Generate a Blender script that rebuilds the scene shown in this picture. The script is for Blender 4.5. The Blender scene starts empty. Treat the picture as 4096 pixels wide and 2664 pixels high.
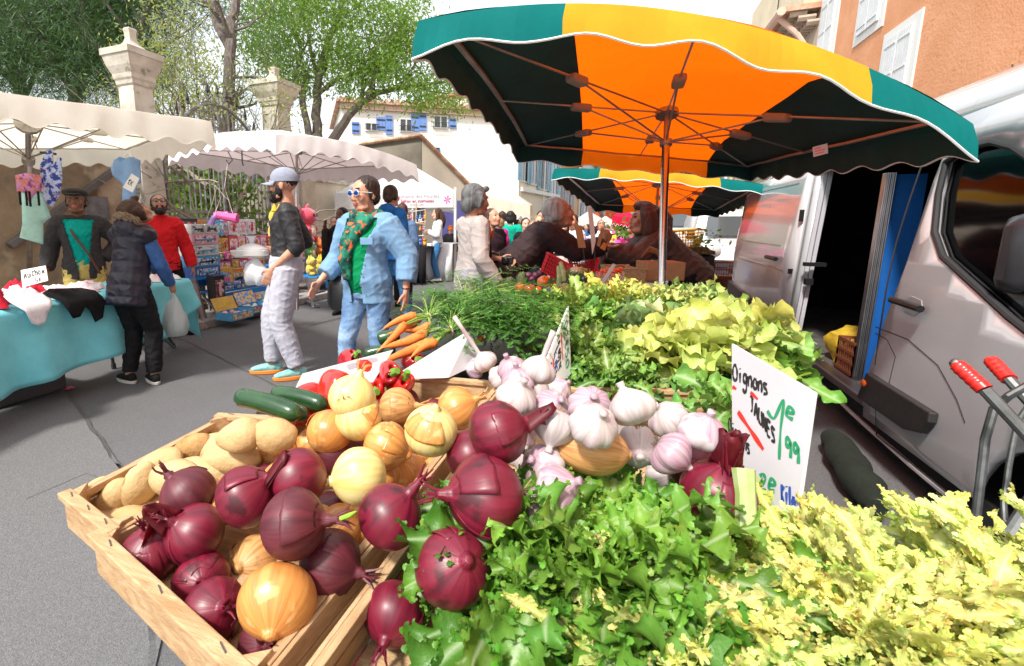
import bpy, bmesh, math, random
from mathutils import Vector as V, Matrix, Quaternion, noise
RN = random.Random(11)
pi = math.pi
def rad(a): return math.radians(a)
# ---------------------------------------------------------------- camera numbers (a photo position turns into a ray)
F=1100.; CX=1000.; PITCH=rad(10); HC=1.30; YH=519.
PY0=YH+F*math.tan(PITCH)
YAW=math.atan(450./F*math.cos(PITCH))
_cy,_sy,_cp,_sp=math.cos(YAW),math.sin(YAW),math.cos(PITCH),math.sin(PITCH)
FW=V((-_sy*_cp,_cy*_cp,-_sp)); RT=V((_cy,_sy,0)); UP=V((-_sy*_sp,_cy*_sp,_cp))
CAMP=V((0,0,HC))
def ray(px,py): return FW+RT*((px-CX)/F)+UP*(-(py-PY0)/F)
def G(px,py,z=0.):
    v=ray(px,py); return CAMP+v*((z-HC)/v.z)
def D(px,py,d): return CAMP+ray(px,py)*d
def PX(px,py,X):
    v=ray(px,py); return CAMP+v*(X/v.x)
def PY(px,py,Y):
    v=ray(px,py); return CAMP+v*(Y/v.y)
# ---------------------------------------------------------------- scene helpers
SC=bpy.context.scene
COL=SC.collection
WM={}
def tag(o,label=None,cat=None,group=None,kind=None):
    if label: o['label']=label
    if cat: o['category']=cat
    if group: o['group']=group
    if kind: o['kind']=kind
    return o
def thing(name,label,cat,loc=(0,0,0),rz=0.,group=None,kind=None):
    o=bpy.data.objects.new(name,None); COL.objects.link(o)
    o.empty_display_size=.05
    o.location=loc; o.rotation_euler=(0,0,rz)
    WM[o.name]=Matrix.Translation(V(loc))@Matrix.Rotation(rz,4,'Z')
    return tag(o,label,cat,group,kind)
def copy_tree(o,parent=None):
    c=o.copy(); COL.objects.link(c)
    if parent is not None: c.parent=parent
    WM[c.name]=WM.get(o.name,Matrix())
    for ch in [x for x in o.children]: copy_tree(ch,c)
    return c
def rot_to(z,roll=0.):
    z=V(z).normalized(); q=V((0,0,1)).rotation_difference(z)
    return q.to_matrix().to_4x4()@Matrix.Rotation(roll,4,'Z')
class MB:
    def __init__(s): s.v=[]; s.f=[]; s.m=[]; s.c=None
    def add(s,vs,fs,m=0,M=None,c=None):
        o=len(s.v)
        s.v.extend([(M@V(p)) if M is not None else V(p) for p in vs])
        s.f.extend([tuple(i+o for i in f) for f in fs]); s.m.extend([m]*len(fs))
        if c is not None or s.c is not None:
            if s.c is None: s.c=[(1,1,1)]*o
            s.c.extend(c if c is not None else [(1,1,1)]*len(vs))
        return s
    def box(s,c,d,m=0,M=None,rz=0.,taper=1.):
        x,y,z=d[0]/2,d[1]/2,d[2]/2; t=taper
        vs=[(-x,-y,-z),(x,-y,-z),(x,y,-z),(-x,y,-z),(-x*t,-y*t,z),(x*t,-y*t,z),(x*t,y*t,z),(-x*t,y*t,z)]
        T=Matrix.Translation(V(c))@Matrix.Rotation(rz,4,'Z')
        if M is not None: T=M@T
        return s.add(vs,[(0,3,2,1),(4,5,6,7),(0,1,5,4),(1,2,6,5),(2,3,7,6),(3,0,4,7)],m,T)
    def hexa(s,p,m=0):   # eight corners: bottom four, top four
        return s.add(p,[(0,3,2,1),(4,5,6,7),(0,1,5,4),(1,2,6,5),(2,3,7,6),(3,0,4,7)],m)
    def bar(s,a,b,w,h,m=0,up=(0,0,1)):  # box beam from a to b
        a=V(a);b=V(b);t=(b-a);L=t.length
        if L<1e-6: return s
        t/=L; u=V(up); x=t.cross(u)
        if x.length<1e-4: x=t.cross(V((1,0,0)))
        x.normalize(); u=x.cross(t)
        M=Matrix((( *x,),( *t,),( *u,))).transposed().to_4x4(); M.translation=(a+b)/2
        return s.box((0,0,0),(w,L,h),m,M)
    def tube(s,pts,r,n=8,m=0,cap=True,c=None):
        pts=[V(p) for p in pts]; k=len(pts)
        rs=r if isinstance(r,(list,tuple)) else [r]*k
        vs=[];fs=[];up=None
        for i,p in enumerate(pts):
            t=(pts[min(i+1,k-1)]-pts[max(i-1,0)])
            if t.length<1e-9: t=V((0,0,1))
            t.normalize()
            if up is None:
                up=V((0,0,1)) if abs(t.z)<.9 else V((1,0,0))
            x=t.cross(up); 
            if x.length<1e-5: x=t.cross(V((0,1,0)))
            x.normalize(); up=x.cross(t).normalized()
            for j in range(n):
                a=2*pi*j/n
                vs.append(p+(x*math.cos(a)+up*math.sin(a))*rs[i])
        for i in range(k-1):
            for j in range(n):
                a=i*n+j;b=i*n+(j+1)%n
                fs.append((a,b,b+n,a+n))
        if cap:
            fs.append(tuple(range(n-1,-1,-1))); fs.append(tuple((k-1)*n+j for j in range(n)))
        cc=None
        if c is not None: cc=[c]*len(vs)
        return s.add(vs,fs,m,None,cc)
    def lathe(s,prof,n=24,m=0,M=None,sx=1.,sy=1.,fn=None,c=None):
        vs=[];fs=[];k=len(prof)
        for i,(r,z) in enumerate(prof):
            for j in range(n):
                a=2*pi*j/n; q=V((r*math.cos(a)*sx,r*math.sin(a)*sy,z))
                if fn: q=fn(q,a,i/(k-1))
                vs.append(q)
        for i in range(k-1):
            for j in range(n):
                a=i*n+j;b=i*n+(j+1)%n; fs.append((a,b,b+n,a+n))
        fs.append(tuple(range(n-1,-1,-1))); fs.append(tuple((k-1)*n+j for j in range(n)))
        return s.add(vs,fs,m,M,[c]*len(vs) if c is not None else None)
    def ell(s,c,r,n=12,k=8,m=0,M=None):
        if not isinstance(r,(tuple,list,V)): r=(r,r,r)
        vs=[(0,0,-r[2])];fs=[]
        for i in range(1,k):
            t=-pi/2+pi*i/k
            for j in range(n):
                a=2*pi*j/n; vs.append((r[0]*math.cos(t)*math.cos(a),r[1]*math.cos(t)*math.sin(a),r[2]*math.sin(t)))
        vs.append((0,0,r[2])); L=len(vs)-1
        for j in range(n): fs.append((0,1+(j+1)%n,1+j)); fs.append((L,1+(k-2)*n+j,1+(k-2)*n+(j+1)%n))
        for i in range(k-2):
            for j in range(n):
                a=1+i*n+j;b=1+i*n+(j+1)%n; fs.append((a,b,b+n,a+n))
        T=Matrix.Translation(V(c))
        if M is not None: T=T@M
        return s.add(vs,fs,m,T)
    def grid(s,P,m=0,c=None,close=False):
        nu=len(P);nv=len(P[0]); vs=[q for row in P for q in row]; fs=[]
        for i in range(nu-1):
            for j in range(nv-1 if not close else nv):
                a=i*nv+j;b=i*nv+(j+1)%nv; fs.append((a,b,b+nv,a+nv))
        return s.add(vs,fs,m,None,c)
    def prism(s,pts,d,m=0):  # closed polygon extruded by vector d
        pts=[V(p) for p in pts];d=V(d);n=len(pts)
        fs=[tuple(range(n-1,-1,-1)),tuple(range(n,2*n))]+[(i,(i+1)%n,(i+1)%n+n,i+n) for i in range(n)]
        return s.add(pts+[p+d for p in pts],fs,m)
    def build(s,name,mats,parent=None,smooth=True,bevel=0.,solid=0.,sub=0,world=True,origin=None,sharp=35,data=None,recalc=False):
        if not isinstance(mats,(list,tuple)): mats=[mats]
        me=bpy.data.meshes.new(name)
        vs=s.v; loc=None
        if parent is not None:
            if world:
                Mi=WM[parent.name].inverted(); vs=[Mi@p for p in vs]
        else:
            if origin is None:
                xs=[p.x for p in vs];ys=[p.y for p in vs];zs=[p.z for p in vs]
                origin=((min(xs)+max(xs))/2,(min(ys)+max(ys))/2,min(zs))
            origin=V(origin); vs=[p-origin for p in vs]
        me.from_pydata([tuple(p) for p in vs],[],s.f)
        for mt in mats: me.materials.append(mt)
        if len(mats)>1: me.polygons.foreach_set('material_index',s.m)
        if s.c is not None:
            ca=me.color_attributes.new('Col','FLOAT_COLOR','POINT')
            flat=[]
            for c in s.c: flat.extend((c[0],c[1],c[2],1.))
            ca.data.foreach_set('color',flat)
        me.update()
        if recalc:
            b=bmesh.new(); b.from_mesh(me); bmesh.ops.recalc_face_normals(b,faces=b.faces); b.to_mesh(me); b.free()
        if smooth:
            me.polygons.foreach_set('use_smooth',[True]*len(me.polygons))
            if sharp<180:
                try: me.set_sharp_from_angle(angle=rad(sharp))
                except Exception: pass
        o=bpy.data.objects.new(name,me); COL.objects.link(o)
        if parent is not None:
            o.parent=parent; WM[o.name]=WM[parent.name]
        else:
            o.location=origin; WM[o.name]=Matrix.Translation(origin)
        if solid: 
            md=o.modifiers.new('s','SOLIDIFY'); md.thickness=solid; md.offset=0
        if bevel:
            md=o.modifiers.new('b','BEVEL'); md.width=bevel; md.segments=2; md.limit_method='ANGLE'; md.angle_limit=rad(50)
        if sub:
            md=o.modifiers.new('u','SUBSURF'); md.levels=sub; md.render_levels=sub
        return o
def lerp(a,b,t): return a+(b-a)*t
def nz(p,s=1.,o=0.): return noise.noise(V(p)*s+V((o,o*1.7,o*.3)))
# ---------------------------------------------------------------- materials
def hx(h):
    r=[int(h[i:i+2],16)/255 for i in (0,2,4)]
    return tuple((x/12.92 if x<=.04045 else ((x+.055)/1.055)**2.4) for x in r)+(1.,)
def col(c): return hx(c) if isinstance(c,str) else (tuple(c)+(1.,))[:4]
MC={}
def mat(name,c,c2=None,scale=8.,rough=.6,bump=0.,bscale=None,metal=0.,stretch=(1,1,1),spec=.5,detail=5.,ramp=(.35,.65),
        trans=None,tamt=.35,coat=0.,vcol=False,c3=None,s3=3.,r3=(.45,.6),sheen=0.,dist=0.,alpha=1.,transm=0.,emit=None,estr=1.,coord='Object',ior=None,sss=0.):
    if name in MC: return MC[name]
    m=bpy.data.materials.new(name); m.use_nodes=True; nt=m.node_tree; N=nt.nodes; L=nt.links
    b=N['Principled BSDF']; out=N['Material Output']
    b.inputs['Roughness'].default_value=rough; b.inputs['Metallic'].default_value=metal
    b.inputs['Specular IOR Level'].default_value=spec; b.inputs['Coat Weight'].default_value=coat; b.inputs['Coat Roughness'].default_value=.08
    if sheen: b.inputs['Sheen Weight'].default_value=sheen
    if sss:
        b.inputs['Subsurface Weight'].default_value=sss; b.inputs['Subsurface Radius'].default_value=(.012,.005,.003)
    if ior: b.inputs['IOR'].default_value=ior
    b.inputs['Alpha'].default_value=alpha; b.inputs['Transmission Weight'].default_value=transm
    c=col(c); src=None
    tc=N.new('ShaderNodeTexCoord'); mp=N.new('ShaderNodeMapping'); mp.inputs['Scale'].default_value=stretch
    L.new(tc.outputs[coord],mp.inputs['Vector'])
    oi=N.new('ShaderNodeObjectInfo'); ad=N.new('ShaderNodeVectorMath'); ad.operation='ADD'
    sc_=N.new('ShaderNodeVectorMath'); sc_.operation='SCALE'; sc_.inputs['Scale'].default_value=37.
    cb=N.new('ShaderNodeCombineXYZ'); L.new(oi.outputs['Random'],cb.inputs[0]); L.new(oi.outputs['Random'],cb.inputs[1])
    L.new(cb.outputs[0],sc_.inputs[0]); L.new(mp.outputs[0],ad.inputs[0]); L.new(sc_.outputs[0],ad.inputs[1])
    vec=ad.outputs[0]
    def nse(s,d=detail,di=0.):
        n=N.new('ShaderNodeTexNoise'); n.inputs['Scale'].default_value=s; n.inputs['Detail'].default_value=d; n.inputs['Roughness'].default_value=.6; n.inputs['Distortion'].default_value=di
        L.new(vec,n.inputs['Vector']); return n.outputs['Fac']
    def rmp(f,a,b2):
        r=N.new('ShaderNodeMapRange'); r.inputs['From Min'].default_value=a; r.inputs['From Max'].default_value=b2; L.new(f,r.inputs['Value']); return r.outputs[0]
    def mixc(f,A,B,mode='MIX'):
        x=N.new('ShaderNodeMix'); x.data_type='RGBA'; x.blend_type=mode
        if hasattr(f,'is_linked'): L.new(f,x.inputs[0])
        else: x.inputs[0].default_value=f
        for q,i in ((A,6),(B,7)):
            if hasattr(q,'is_linked'): L.new(q,x.inputs[i])
            else: x.inputs[i].default_value=q
        return x.outputs[2]
    src=c
    if c2 is not None: src=mixc(rmp(nse(scale,detail,dist),*ramp),c,col(c2))
    if c3 is not None: src=mixc(rmp(nse(s3,4),*r3),src,col(c3))
    if vcol:
        at=N.new('ShaderNodeAttribute'); at.attribute_name='Col'
        src=mixc(1.,src,at.outputs['Color'],'MULTIPLY')
    if hasattr(src,'is_linked'): L.new(src,b.inputs['Base Color'])
    else: b.inputs['Base Color'].default_value=src
    if emit is not None:
        b.inputs['Emission Color'].default_value=col(emit); b.inputs['Emission Strength'].default_value=estr
    if bump:
        bp=N.new('ShaderNodeBump'); bp.inputs['Strength'].default_value=min(1.,bump); bp.inputs['Distance'].default_value=.01 if bump<=1 else .01*bump
        L.new(nse(bscale or scale*2,5),bp.inputs['Height']); L.new(bp.outputs[0],b.inputs['Normal'])
    if trans is not None:
        t=N.new('ShaderNodeBsdfTranslucent'); ms=N.new('ShaderNodeMixShader'); ms.inputs[0].default_value=tamt
        if trans=='same':
            if hasattr(src,'is_linked'): L.new(src,t.inputs['Color'])
            else: t.inputs['Color'].default_value=src
        else: t.inputs['Color'].default_value=col(trans)
        L.new(b.outputs[0],ms.inputs[1]); L.new(t.outputs[0],ms.inputs[2]); L.new(ms.outputs[0],out.inputs['Surface'])
    m.diffuse_color=c
    MC[name]=m; return m
def plain(name,c,rough=.6,metal=0.,**k): return mat(name,c,rough=rough,metal=metal,**k)
def cloth(name,c,k=.75,s=30.,b=.25,**kw):
    c=col(c); return mat(name,c,tuple(x*k for x in c[:3]),scale=s,rough=.85,bump=b,bscale=s*3,spec=.2,**kw)
# longitudinal streaks round a bulb's axis
def streak(name,c1,c2,c3=None,freq=9.,rough=.35,coat=.2,patch=.5,bump=.15,blot=None,spec=.5,wid=(.4,.62)):
    m=bpy.data.materials.new(name); m.use_nodes=True; nt=m.node_tree; N=nt.nodes; L=nt.links; b=N['Principled BSDF']
    b.inputs['Roughness'].default_value=rough; b.inputs['Coat Weight'].default_value=coat; b.inputs['Coat Roughness'].default_value=.25
    b.inputs['Specular IOR Level'].default_value=spec
    tc=N.new('ShaderNodeTexCoord'); sp=N.new('ShaderNodeSeparateXYZ'); L.new(tc.outputs['Object'],sp.inputs[0])
    oi=N.new('ShaderNodeObjectInfo')
    nrm=N.new('ShaderNodeVectorMath'); nrm.operation='NORMALIZE'
    cx=N.new('ShaderNodeCombineXYZ'); L.new(sp.outputs[0],cx.inputs[0]); L.new(sp.outputs[1],cx.inputs[1]); L.new(cx.outputs[0],nrm.inputs[0])
    zz=N.new('ShaderNodeMath'); zz.operation='MULTIPLY_ADD'; zz.inputs[1].default_value=3.; L.new(sp.outputs[2],zz.inputs[0])
    rr=N.new('ShaderNodeMath'); rr.operation='MULTIPLY'; rr.inputs[1].default_value=50.; L.new(oi.outputs['Random'],rr.inputs[0]); L.new(rr.outputs[0],zz.inputs[2])
    sp2=N.new('ShaderNodeSeparateXYZ'); L.new(nrm.outputs[0],sp2.inputs[0])
    cv=N.new('ShaderNodeCombineXYZ'); L.new(sp2.outputs[0],cv.inputs[0]); L.new(sp2.outputs[1],cv.inputs[1]); L.new(zz.outputs[0],cv.inputs[2])
    n1=N.new('ShaderNodeTexNoise'); n1.inputs['Scale'].default_value=freq; n1.inputs['Detail'].default_value=4; L.new(cv.outputs[0],n1.inputs['Vector'])
    n2=N.new('ShaderNodeTexNoise'); n2.noise_dimensions='4D'; n2.inputs['Scale'].default_value=28; n2.inputs['Detail'].default_value=5; L.new(tc.outputs['Object'],n2.inputs['Vector']); L.new(rr.outputs[0],n2.inputs['W'])
    def rmp(f,a,b2):
        r=N.new('ShaderNodeMapRange'); r.inputs['From Min'].default_value=a; r.inputs['From Max'].default_value=b2; L.new(f,r.inputs['Value']); return r.outputs[0]
    def mix(f,A,B):
        x=N.new('ShaderNodeMix'); x.data_type='RGBA'; L.new(f,x.inputs[0])
        for q,i in ((A,6),(B,7)):
            if hasattr(q,'is_linked'): L.new(q,x.inputs[i])
            else: x.inputs[i].default_value=q
        return x.outputs[2]
    s=mix(rmp(n1.outputs['Fac'],*wid),col(c1),col(c2))
    if c3 is not None: s=mix(rmp(n2.outputs['Fac'],patch,patch+.06),s,col(c3))
    if blot is not None:
        n3=N.new('ShaderNodeTexNoise'); n3.inputs['Scale'].default_value=90; n3.inputs['Detail'].default_value=3; L.new(tc.outputs['Object'],n3.inputs['Vector'])
        s=mix(rmp(n3.outputs['Fac'],.62,.7),s,col(blot))
    L.new(s,b.inputs['Base Color'])
    bp=N.new('ShaderNodeBump'); bp.inputs['Strength'].default_value=bump; bp.inputs['Distance'].default_value=.003
    L.new(n1.outputs['Fac'],bp.inputs['Height']); L.new(bp.outputs[0],b.inputs['Normal'])
    MC[name]=m; return m
STEEL=mat('galvanised_steel',(.45,.45,.46),(.3,.3,.32),20,rough=.35,metal=1.)
CHROME=mat('steel_tube',(.62,.58,.55),(.42,.4,.4),6,rough=.25,metal=1.)
DARKMETAL=plain('dark_metal',(.05,.05,.05),.45,metal=.3)
BLACK=plain('black_plastic',(.012,.012,.013),.4)
WHITEP=mat('white_plastic',(.75,.76,.77),(.66,.67,.68),5,rough=.45)
WOODC=mat('crate_wood',(.56,.38,.21),(.36,.2,.09),3.,rough=.7,bump=.35,bscale=30,stretch=(22,3,22),dist=1.5,detail=6,ramp=(.36,.68),c3=(.36,.2,.085),s3=1.2,r3=(.58,.75))
WOODX=mat('crate_wood_cross',(.58,.4,.22),(.38,.215,.095),3.,rough=.7,bump=.35,bscale=30,stretch=(3,22,22),dist=1.5,detail=6,ramp=(.36,.68),c3=(.38,.22,.1),s3=1.2,r3=(.58,.75))
# ================================================================ camera, sky, sun
cam=bpy.data.cameras.new('camera'); co=bpy.data.objects.new('camera',cam); COL.objects.link(co); SC.camera=co
Mc=Matrix(((RT.x,UP.x,-FW.x),(RT.y,UP.y,-FW.y),(RT.z,UP.z,-FW.z))).to_4x4(); Mc.translation=CAMP; co.matrix_world=Mc
cam.sensor_width=36; cam.lens=36*F/2380; cam.shift_x=(1190-CX)/2380; cam.shift_y=(PY0-774)/2380
cam.clip_start=.02; cam.clip_end=600
cam.dof.use_dof=True; cam.dof.focus_distance=1.5; cam.dof.aperture_fstop=13
SC.render.resolution_x=1024; SC.render.resolution_y=666
w=bpy.data.worlds.new('World'); SC.world=w; w.use_nodes=True; wn=w.node_tree
SUN_EL=rad(52); SUN_AZ=V((-.3,-1,0)).normalized()
sky=wn.nodes.new('ShaderNodeTexSky'); sky.sky_type='NISHITA'; sky.sun_disc=False; sky.sun_elevation=SUN_EL
sky.sun_rotation=math.atan2(SUN_AZ.x,SUN_AZ.y); sky.air_density=1.; sky.dust_density=6.; sky.ozone_density=.6; sky.altitude=200
bg=wn.nodes['Background']; bg.inputs[1].default_value=.1
# thin high cloud: procedural whitening of the sky
tcw=wn.nodes.new('ShaderNodeTexCoord'); nw=wn.nodes.new('ShaderNodeTexNoise'); nw.inputs['Scale'].default_value=3.; nw.inputs['Detail'].default_value=6
wn.links.new(tcw.outputs['Generated'],nw.inputs['Vector'])
mr=wn.nodes.new('ShaderNodeMapRange'); mr.inputs['From Min'].default_value=.3; mr.inputs['From Max'].default_value=.7; mr.inputs['To Min'].default_value=.55; mr.inputs['To Max'].default_value=.95
wn.links.new(nw.outputs['Fac'],mr.inputs['Value'])
mx=wn.nodes.new('ShaderNodeMix'); mx.data_type='RGBA'; mx.inputs[7].default_value=(9.5,9.8,10.2,1)
wn.links.new(mr.outputs[0],mx.inputs[0]); wn.links.new(sky.outputs[0],mx.inputs[6]); wn.links.new(mx.outputs[2],bg.inputs[0])
sl=bpy.data.lights.new('sun','SUN'); sl.energy=3.3; sl.angle=rad(6); sl.color=(1,.95,.88)
so=bpy.data.objects.new('sun',sl); COL.objects.link(so)
sd=V((SUN_AZ.x*math.cos(SUN_EL),SUN_AZ.y*math.cos(SUN_EL),math.sin(SUN_EL)))
so.rotation_euler=sd.to_track_quat('Z','Y').to_euler()
vs_=SC.view_settings; vs_.view_transform='Standard'; vs_.look='None'; vs_.exposure=.82; vs_.gamma=1
SC.cycles.max_bounces=8; SC.cycles.transparent_max_bounces=12
# ================================================================ ground
ASPH=mat('asphalt',(.095,.095,.1),(.15,.15,.155),160,rough=.85,bump=.6,bscale=220,c3=(.4,.39,.37),s3=260,r3=(.66,.7),spec=.3)
def asph():
    m=ASPH; nt=m.node_tree; N=nt.nodes; L=nt.links; b=N['Principled BSDF']
    lk=b.inputs['Base Color'].links[0].from_socket
    tc=N.new('ShaderNodeTexCoord'); n=N.new('ShaderNodeTexNoise'); n.inputs['Scale'].default_value=1.1; n.inputs['Detail'].default_value=6; L.new(tc.outputs['Object'],n.inputs['Vector'])
    r=N.new('ShaderNodeMapRange'); r.inputs['From Min'].default_value=.3; r.inputs['From Max'].default_value=.7; r.inputs['To Min'].default_value=.88; r.inputs['To Max'].default_value=1.1; L.new(n.outputs['Fac'],r.inputs['Value'])
    v=N.new('ShaderNodeVectorMath'); v.operation='SCALE'; L.new(lk,v.inputs[0]); L.new(r.outputs[0],v.inputs['Scale']); L.new(v.outputs[0],b.inputs['Base Color'])
asph()
g=MB(); g.grid([[V((x,y,-.002)) for y in (-60,0,10,40,300)] for x in (-250,-60,-8,0,8,60,250)])
tag(g.build('road',ASPH,origin=(0,0,0)),kind='structure')
# lighter asphalt strip along the middle, with a ragged tar joint
AS2=mat('asphalt_worn',(.12,.12,.124),(.18,.18,.184),150,rough=.85,bump=.6,bscale=210,c3=(.4,.39,.37),s3=240,r3=(.66,.7),spec=.3)
TAR=mat('tar',(.05,.05,.05),(.1,.1,.1),60,rough=.6)
p0=G(0,850);  jA=[G(150,905),G(300,1110),G(430,1300)]
m_=MB(); m_.prism([G(-900,1000,.003),G(-400,905,.003),G(150,905,.003),G(300,1110,.003),G(420,1290,.003),V((-.75,.3,.003)),V((-.7,-3,.003)),V((-6,-3,.003))],(0,0,.003))
tag(m_.build('road_patch',AS2,smooth=False),kind='structure')
m_=MB()
jj=[G(150,905,.006),G(200,975,.006),G(250,1045,.006),G(300,1112,.006),G(350,1185,.006),V((-.76,.45,.006))]
def strip(mb,pts,w,seed=0,m=0):
    P=[]
    for i in range(len(pts)-1):
        a,b=V(pts[i]),V(pts[i+1]); k=max(2,int((b-a).length/.05))
        for q in range(k+(i==len(pts)-2)):
            P.append(a.lerp(b,q/k))
    rows=[]
    for i,p in enumerate(P):
        t=(P[min(i+1,len(P)-1)]-P[max(i-1,0)]).normalized(); n=V((-t.y,t.x,0))
        off=nz(p,6,seed)*w*.8; ww=w*(.5+.5*abs(nz(p,14,seed+3)))+w*.2
        rows.append([p+n*(off-ww),p+n*(off+ww)])
    mb.grid(rows,m)
strip(m_,jj,.012)
strip(m_,[G(350,755,.006),G(450,800,.006),G(560,855,.006),G(660,905,.006),G(820,1000,.006)],.006,4)
strip(m_,[G(280,1125,.007),G(200,1100,.007),G(60,1160,.007)],.003,9)
tag(m_.build('road_seam_lines',TAR,smooth=False),kind='structure')
# pavement on the far (left) side
KX=-4.75
PAV=mat('pavement',(.27,.215,.2),(.2,.165,.155),90,rough=.85,bump=.4,bscale=160,c3=(.33,.3,.28),s3=1.5,r3=(.45,.6))
KERB=mat('kerb_stone',(.36,.34,.33),(.24,.23,.22),14,rough=.85,bump=.4,bscale=60)
g=MB(); g.box((KX-3.2,14,.05),(6.1,60,.1)); tag(g.build('pavement',PAV,smooth=False),kind='structure')
g=MB()
y=-6
while y<40:
    g.box((KX-.075,y+.5,.05),(.145,.985,.105)); y+=1
tag(g.build('kerb',KERB,smooth=False,bevel=.012),kind='structure')
# right hand side pavement beyond the van
g=MB(); g.box((4.6,20,.05),(1.9,60,.1)); tag(g.build('pavement',PAV,smooth=False),kind='structure')
# ================================================================ buildings
def hit(px,py,O,N):
    v=ray(px,py); return CAMP+v*((V(O)-CAMP).dot(N)/v.dot(N))
class Face:
    # a vertical facade from a to b (plan points), outward normal towards the camera side
    def __init__(s,a,b):
        s.a=V((a[0],a[1],0)); s.b=V((b[0],b[1],0)); s.u=(s.b-s.a).normalized(); s.L=(s.b-s.a).length
        n=V((s.u.y,-s.u.x,0)); 
        if n.dot(V((0,0,0))-s.a)<0: n=-n
        s.n=n
    def P(s,u,z,d=0.): return s.a+s.u*u+s.n*d+V((0,0,z))
    def px(s,px,py): 
        q=hit(px,py,s.a,s.n); return ((q-s.a).dot(s.u),q.z)
    def slab(s,mb,u0,u1,z0,z1,d0,d1,m=0):
        p=[s.P(u0,z0,d0),s.P(u1,z0,d0),s.P(u1,z0,d1),s.P(u0,z0,d1)]
        mb.hexa(p+[q+V((0,0,z1-z0)) for q in p],m)
GLASSD=plain('window_glass',(.05,.055,.06),.08,spec=.8)
FRAMEW=plain('window_frame_white',(.72,.72,.7),.5)
BLUESH=mat('blue_shutter_paint',(.13,.25,.6),(.17,.31,.66),6,rough=.55)
PALEB=mat('pale_blue_shutter_paint',(.22,.42,.55),(.28,.48,.6),6,rough=.55)
GREENSH=mat('green_shutter_paint',(.06,.2,.09),(.08,.25,.12),6,rough=.55)
WHITESH=mat('white_shutter_paint',(.7,.73,.75),(.62,.65,.67),6,rough=.55)
GREYSH=mat('grey_shutter_paint',(.3,.33,.4),(.36,.39,.46),6,rough=.55)
def plaster(name,c,k=.8,s=2.,**kw): 
    c=col(c); return mat(name,c,tuple(x*k for x in c[:3]),scale=s,rough=.92,bump=.5,bscale=35,spec=.15,detail=8,**kw)
TILE=mat('roof_tile',(.5,.22,.12),(.3,.15,.09),6,rough=.8,c3=(.55,.4,.28),s3=3)
def window(F,par,u0,u1,z0,z1,glass=True,shut=None,open_=(1,1),frame=FRAMEW,rec=.02,bars=1,sw=None,trim=None,tw=.12):
    if trim is not None:
        mb=MB(); F.slab(mb,u0-tw,u1+tw,z0-tw,z1+tw,0.,.035); f=mb.build('window_surround',trim,par,smooth=False)
    w=u1-u0; mb=MB(); t=.06; d0=.03 if trim is None else .037; d1=d0+.04
    F.slab(mb,u0,u0+t,z0,z1,d0-.02,d1);F.slab(mb,u1-t,u1,z0,z1,d0-.02,d1);F.slab(mb,u0+t,u1-t,z1-t,z1,d0-.02,d1);F.slab(mb,u0+t,u1-t,z0,z0+t,d0-.02,d1)
    for i in range(bars):
        uu=u0+w*(i+1)/(bars+1); F.slab(mb,uu-.035,uu+.035,z0+t,z1-t,d0-.02,d1-.004)
    fr=mb.build('window',frame,par,smooth=False)
    if glass:
        mb=MB(); F.slab(mb,u0+t,u1-t,z0+t,z1-t,d0-.028,d0-.002); mb.build('pane',GLASSD,fr,smooth=False)
    if shut is not None:
        sw=sw or w*.5
        for sd,on in ((-1,open_[0]),(1,open_[1])):
            if not on: continue
            a=u0-sw-.02 if sd<0 else u1+.02
            if on==2: a=u0+.01 if sd<0 else u1-sw-.01
            mb=MB(); k=max(2,int(sw/.14))
            for i in range(k): F.slab(mb,a+sw*i/k,a+sw*(i+.94)/k,z0,z1,d1+.01,d1+.045)
            for zz in (.2,.8): F.slab(mb,a+.02,a+sw-.02,lerp(z0,z1,zz)-.03,lerp(z0,z1,zz)+.03,d1+.046,d1+.065)
            mb.build('shutter',shut,par,smooth=False)
    return fr
def sill(F,par,u0,u1,z,m=FRAMEW,h=.07,d=.12):
    mb=MB(); F.slab(mb,u0,u1,z-h,z,0.,d); mb.build('window_sill',m,par,smooth=False)
def tiles_edge(mb,F,u0,u1,z0,z1,step=.3,r=.1,d=.45,m=0):
    k=max(2,int((u1-u0)/step))
    for i in range(k):
        t=(i+.5)/k; u=lerp(u0,u1,t); z=lerp(z0,z1,t)
        p=F.P(u,z+.04,-d); q=F.P(u,z,.25)
        mb.tube([p+V((0,0,.12)),q],r,6,m)
# ---- left: tan wall with a stone plaque, along X=-7
XW=-7.
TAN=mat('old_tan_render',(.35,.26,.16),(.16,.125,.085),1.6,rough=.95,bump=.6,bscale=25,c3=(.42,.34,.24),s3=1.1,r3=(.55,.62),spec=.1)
wl=thing('garden_wall','old stained tan rendered wall behind the underwear stall','wall',(XW-.25,1.5,0))
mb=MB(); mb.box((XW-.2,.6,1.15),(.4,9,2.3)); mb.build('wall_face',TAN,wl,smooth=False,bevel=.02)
mb=MB(); mb.box((XW-.2,.6,2.345),(.55,9,.085)); mb.build('coping',mat('dark_coping',(.16,.13,.1),(.1,.085,.07),6,rough=.9),wl,smooth=False,bevel=.02)
FW_=Face((XW,-4),(XW,5.2)); 
PLQ=mat('slate_plaque',(.17,.16,.155),(.09,.085,.085),9,rough=.8,bump=.4)
a=FW_.px(188,455); b=FW_.px(252,508); mb=MB(); FW_.slab(mb,a[0],b[0],b[1],a[1],0,.05); tag(mb.build('stone_plaque',PLQ,smooth=False,bevel=.01),'dark grey stone plaque fixed to the tan wall beside the vendor in the cap','plaque')
a=FW_.px(15,572); b=FW_.px(262,395); mb=MB(); mb.bar(FW_.P(a[0],a[1],.06),FW_.P(b[0],b[1],.06),.09,.09,up=FW_.n)
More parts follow.
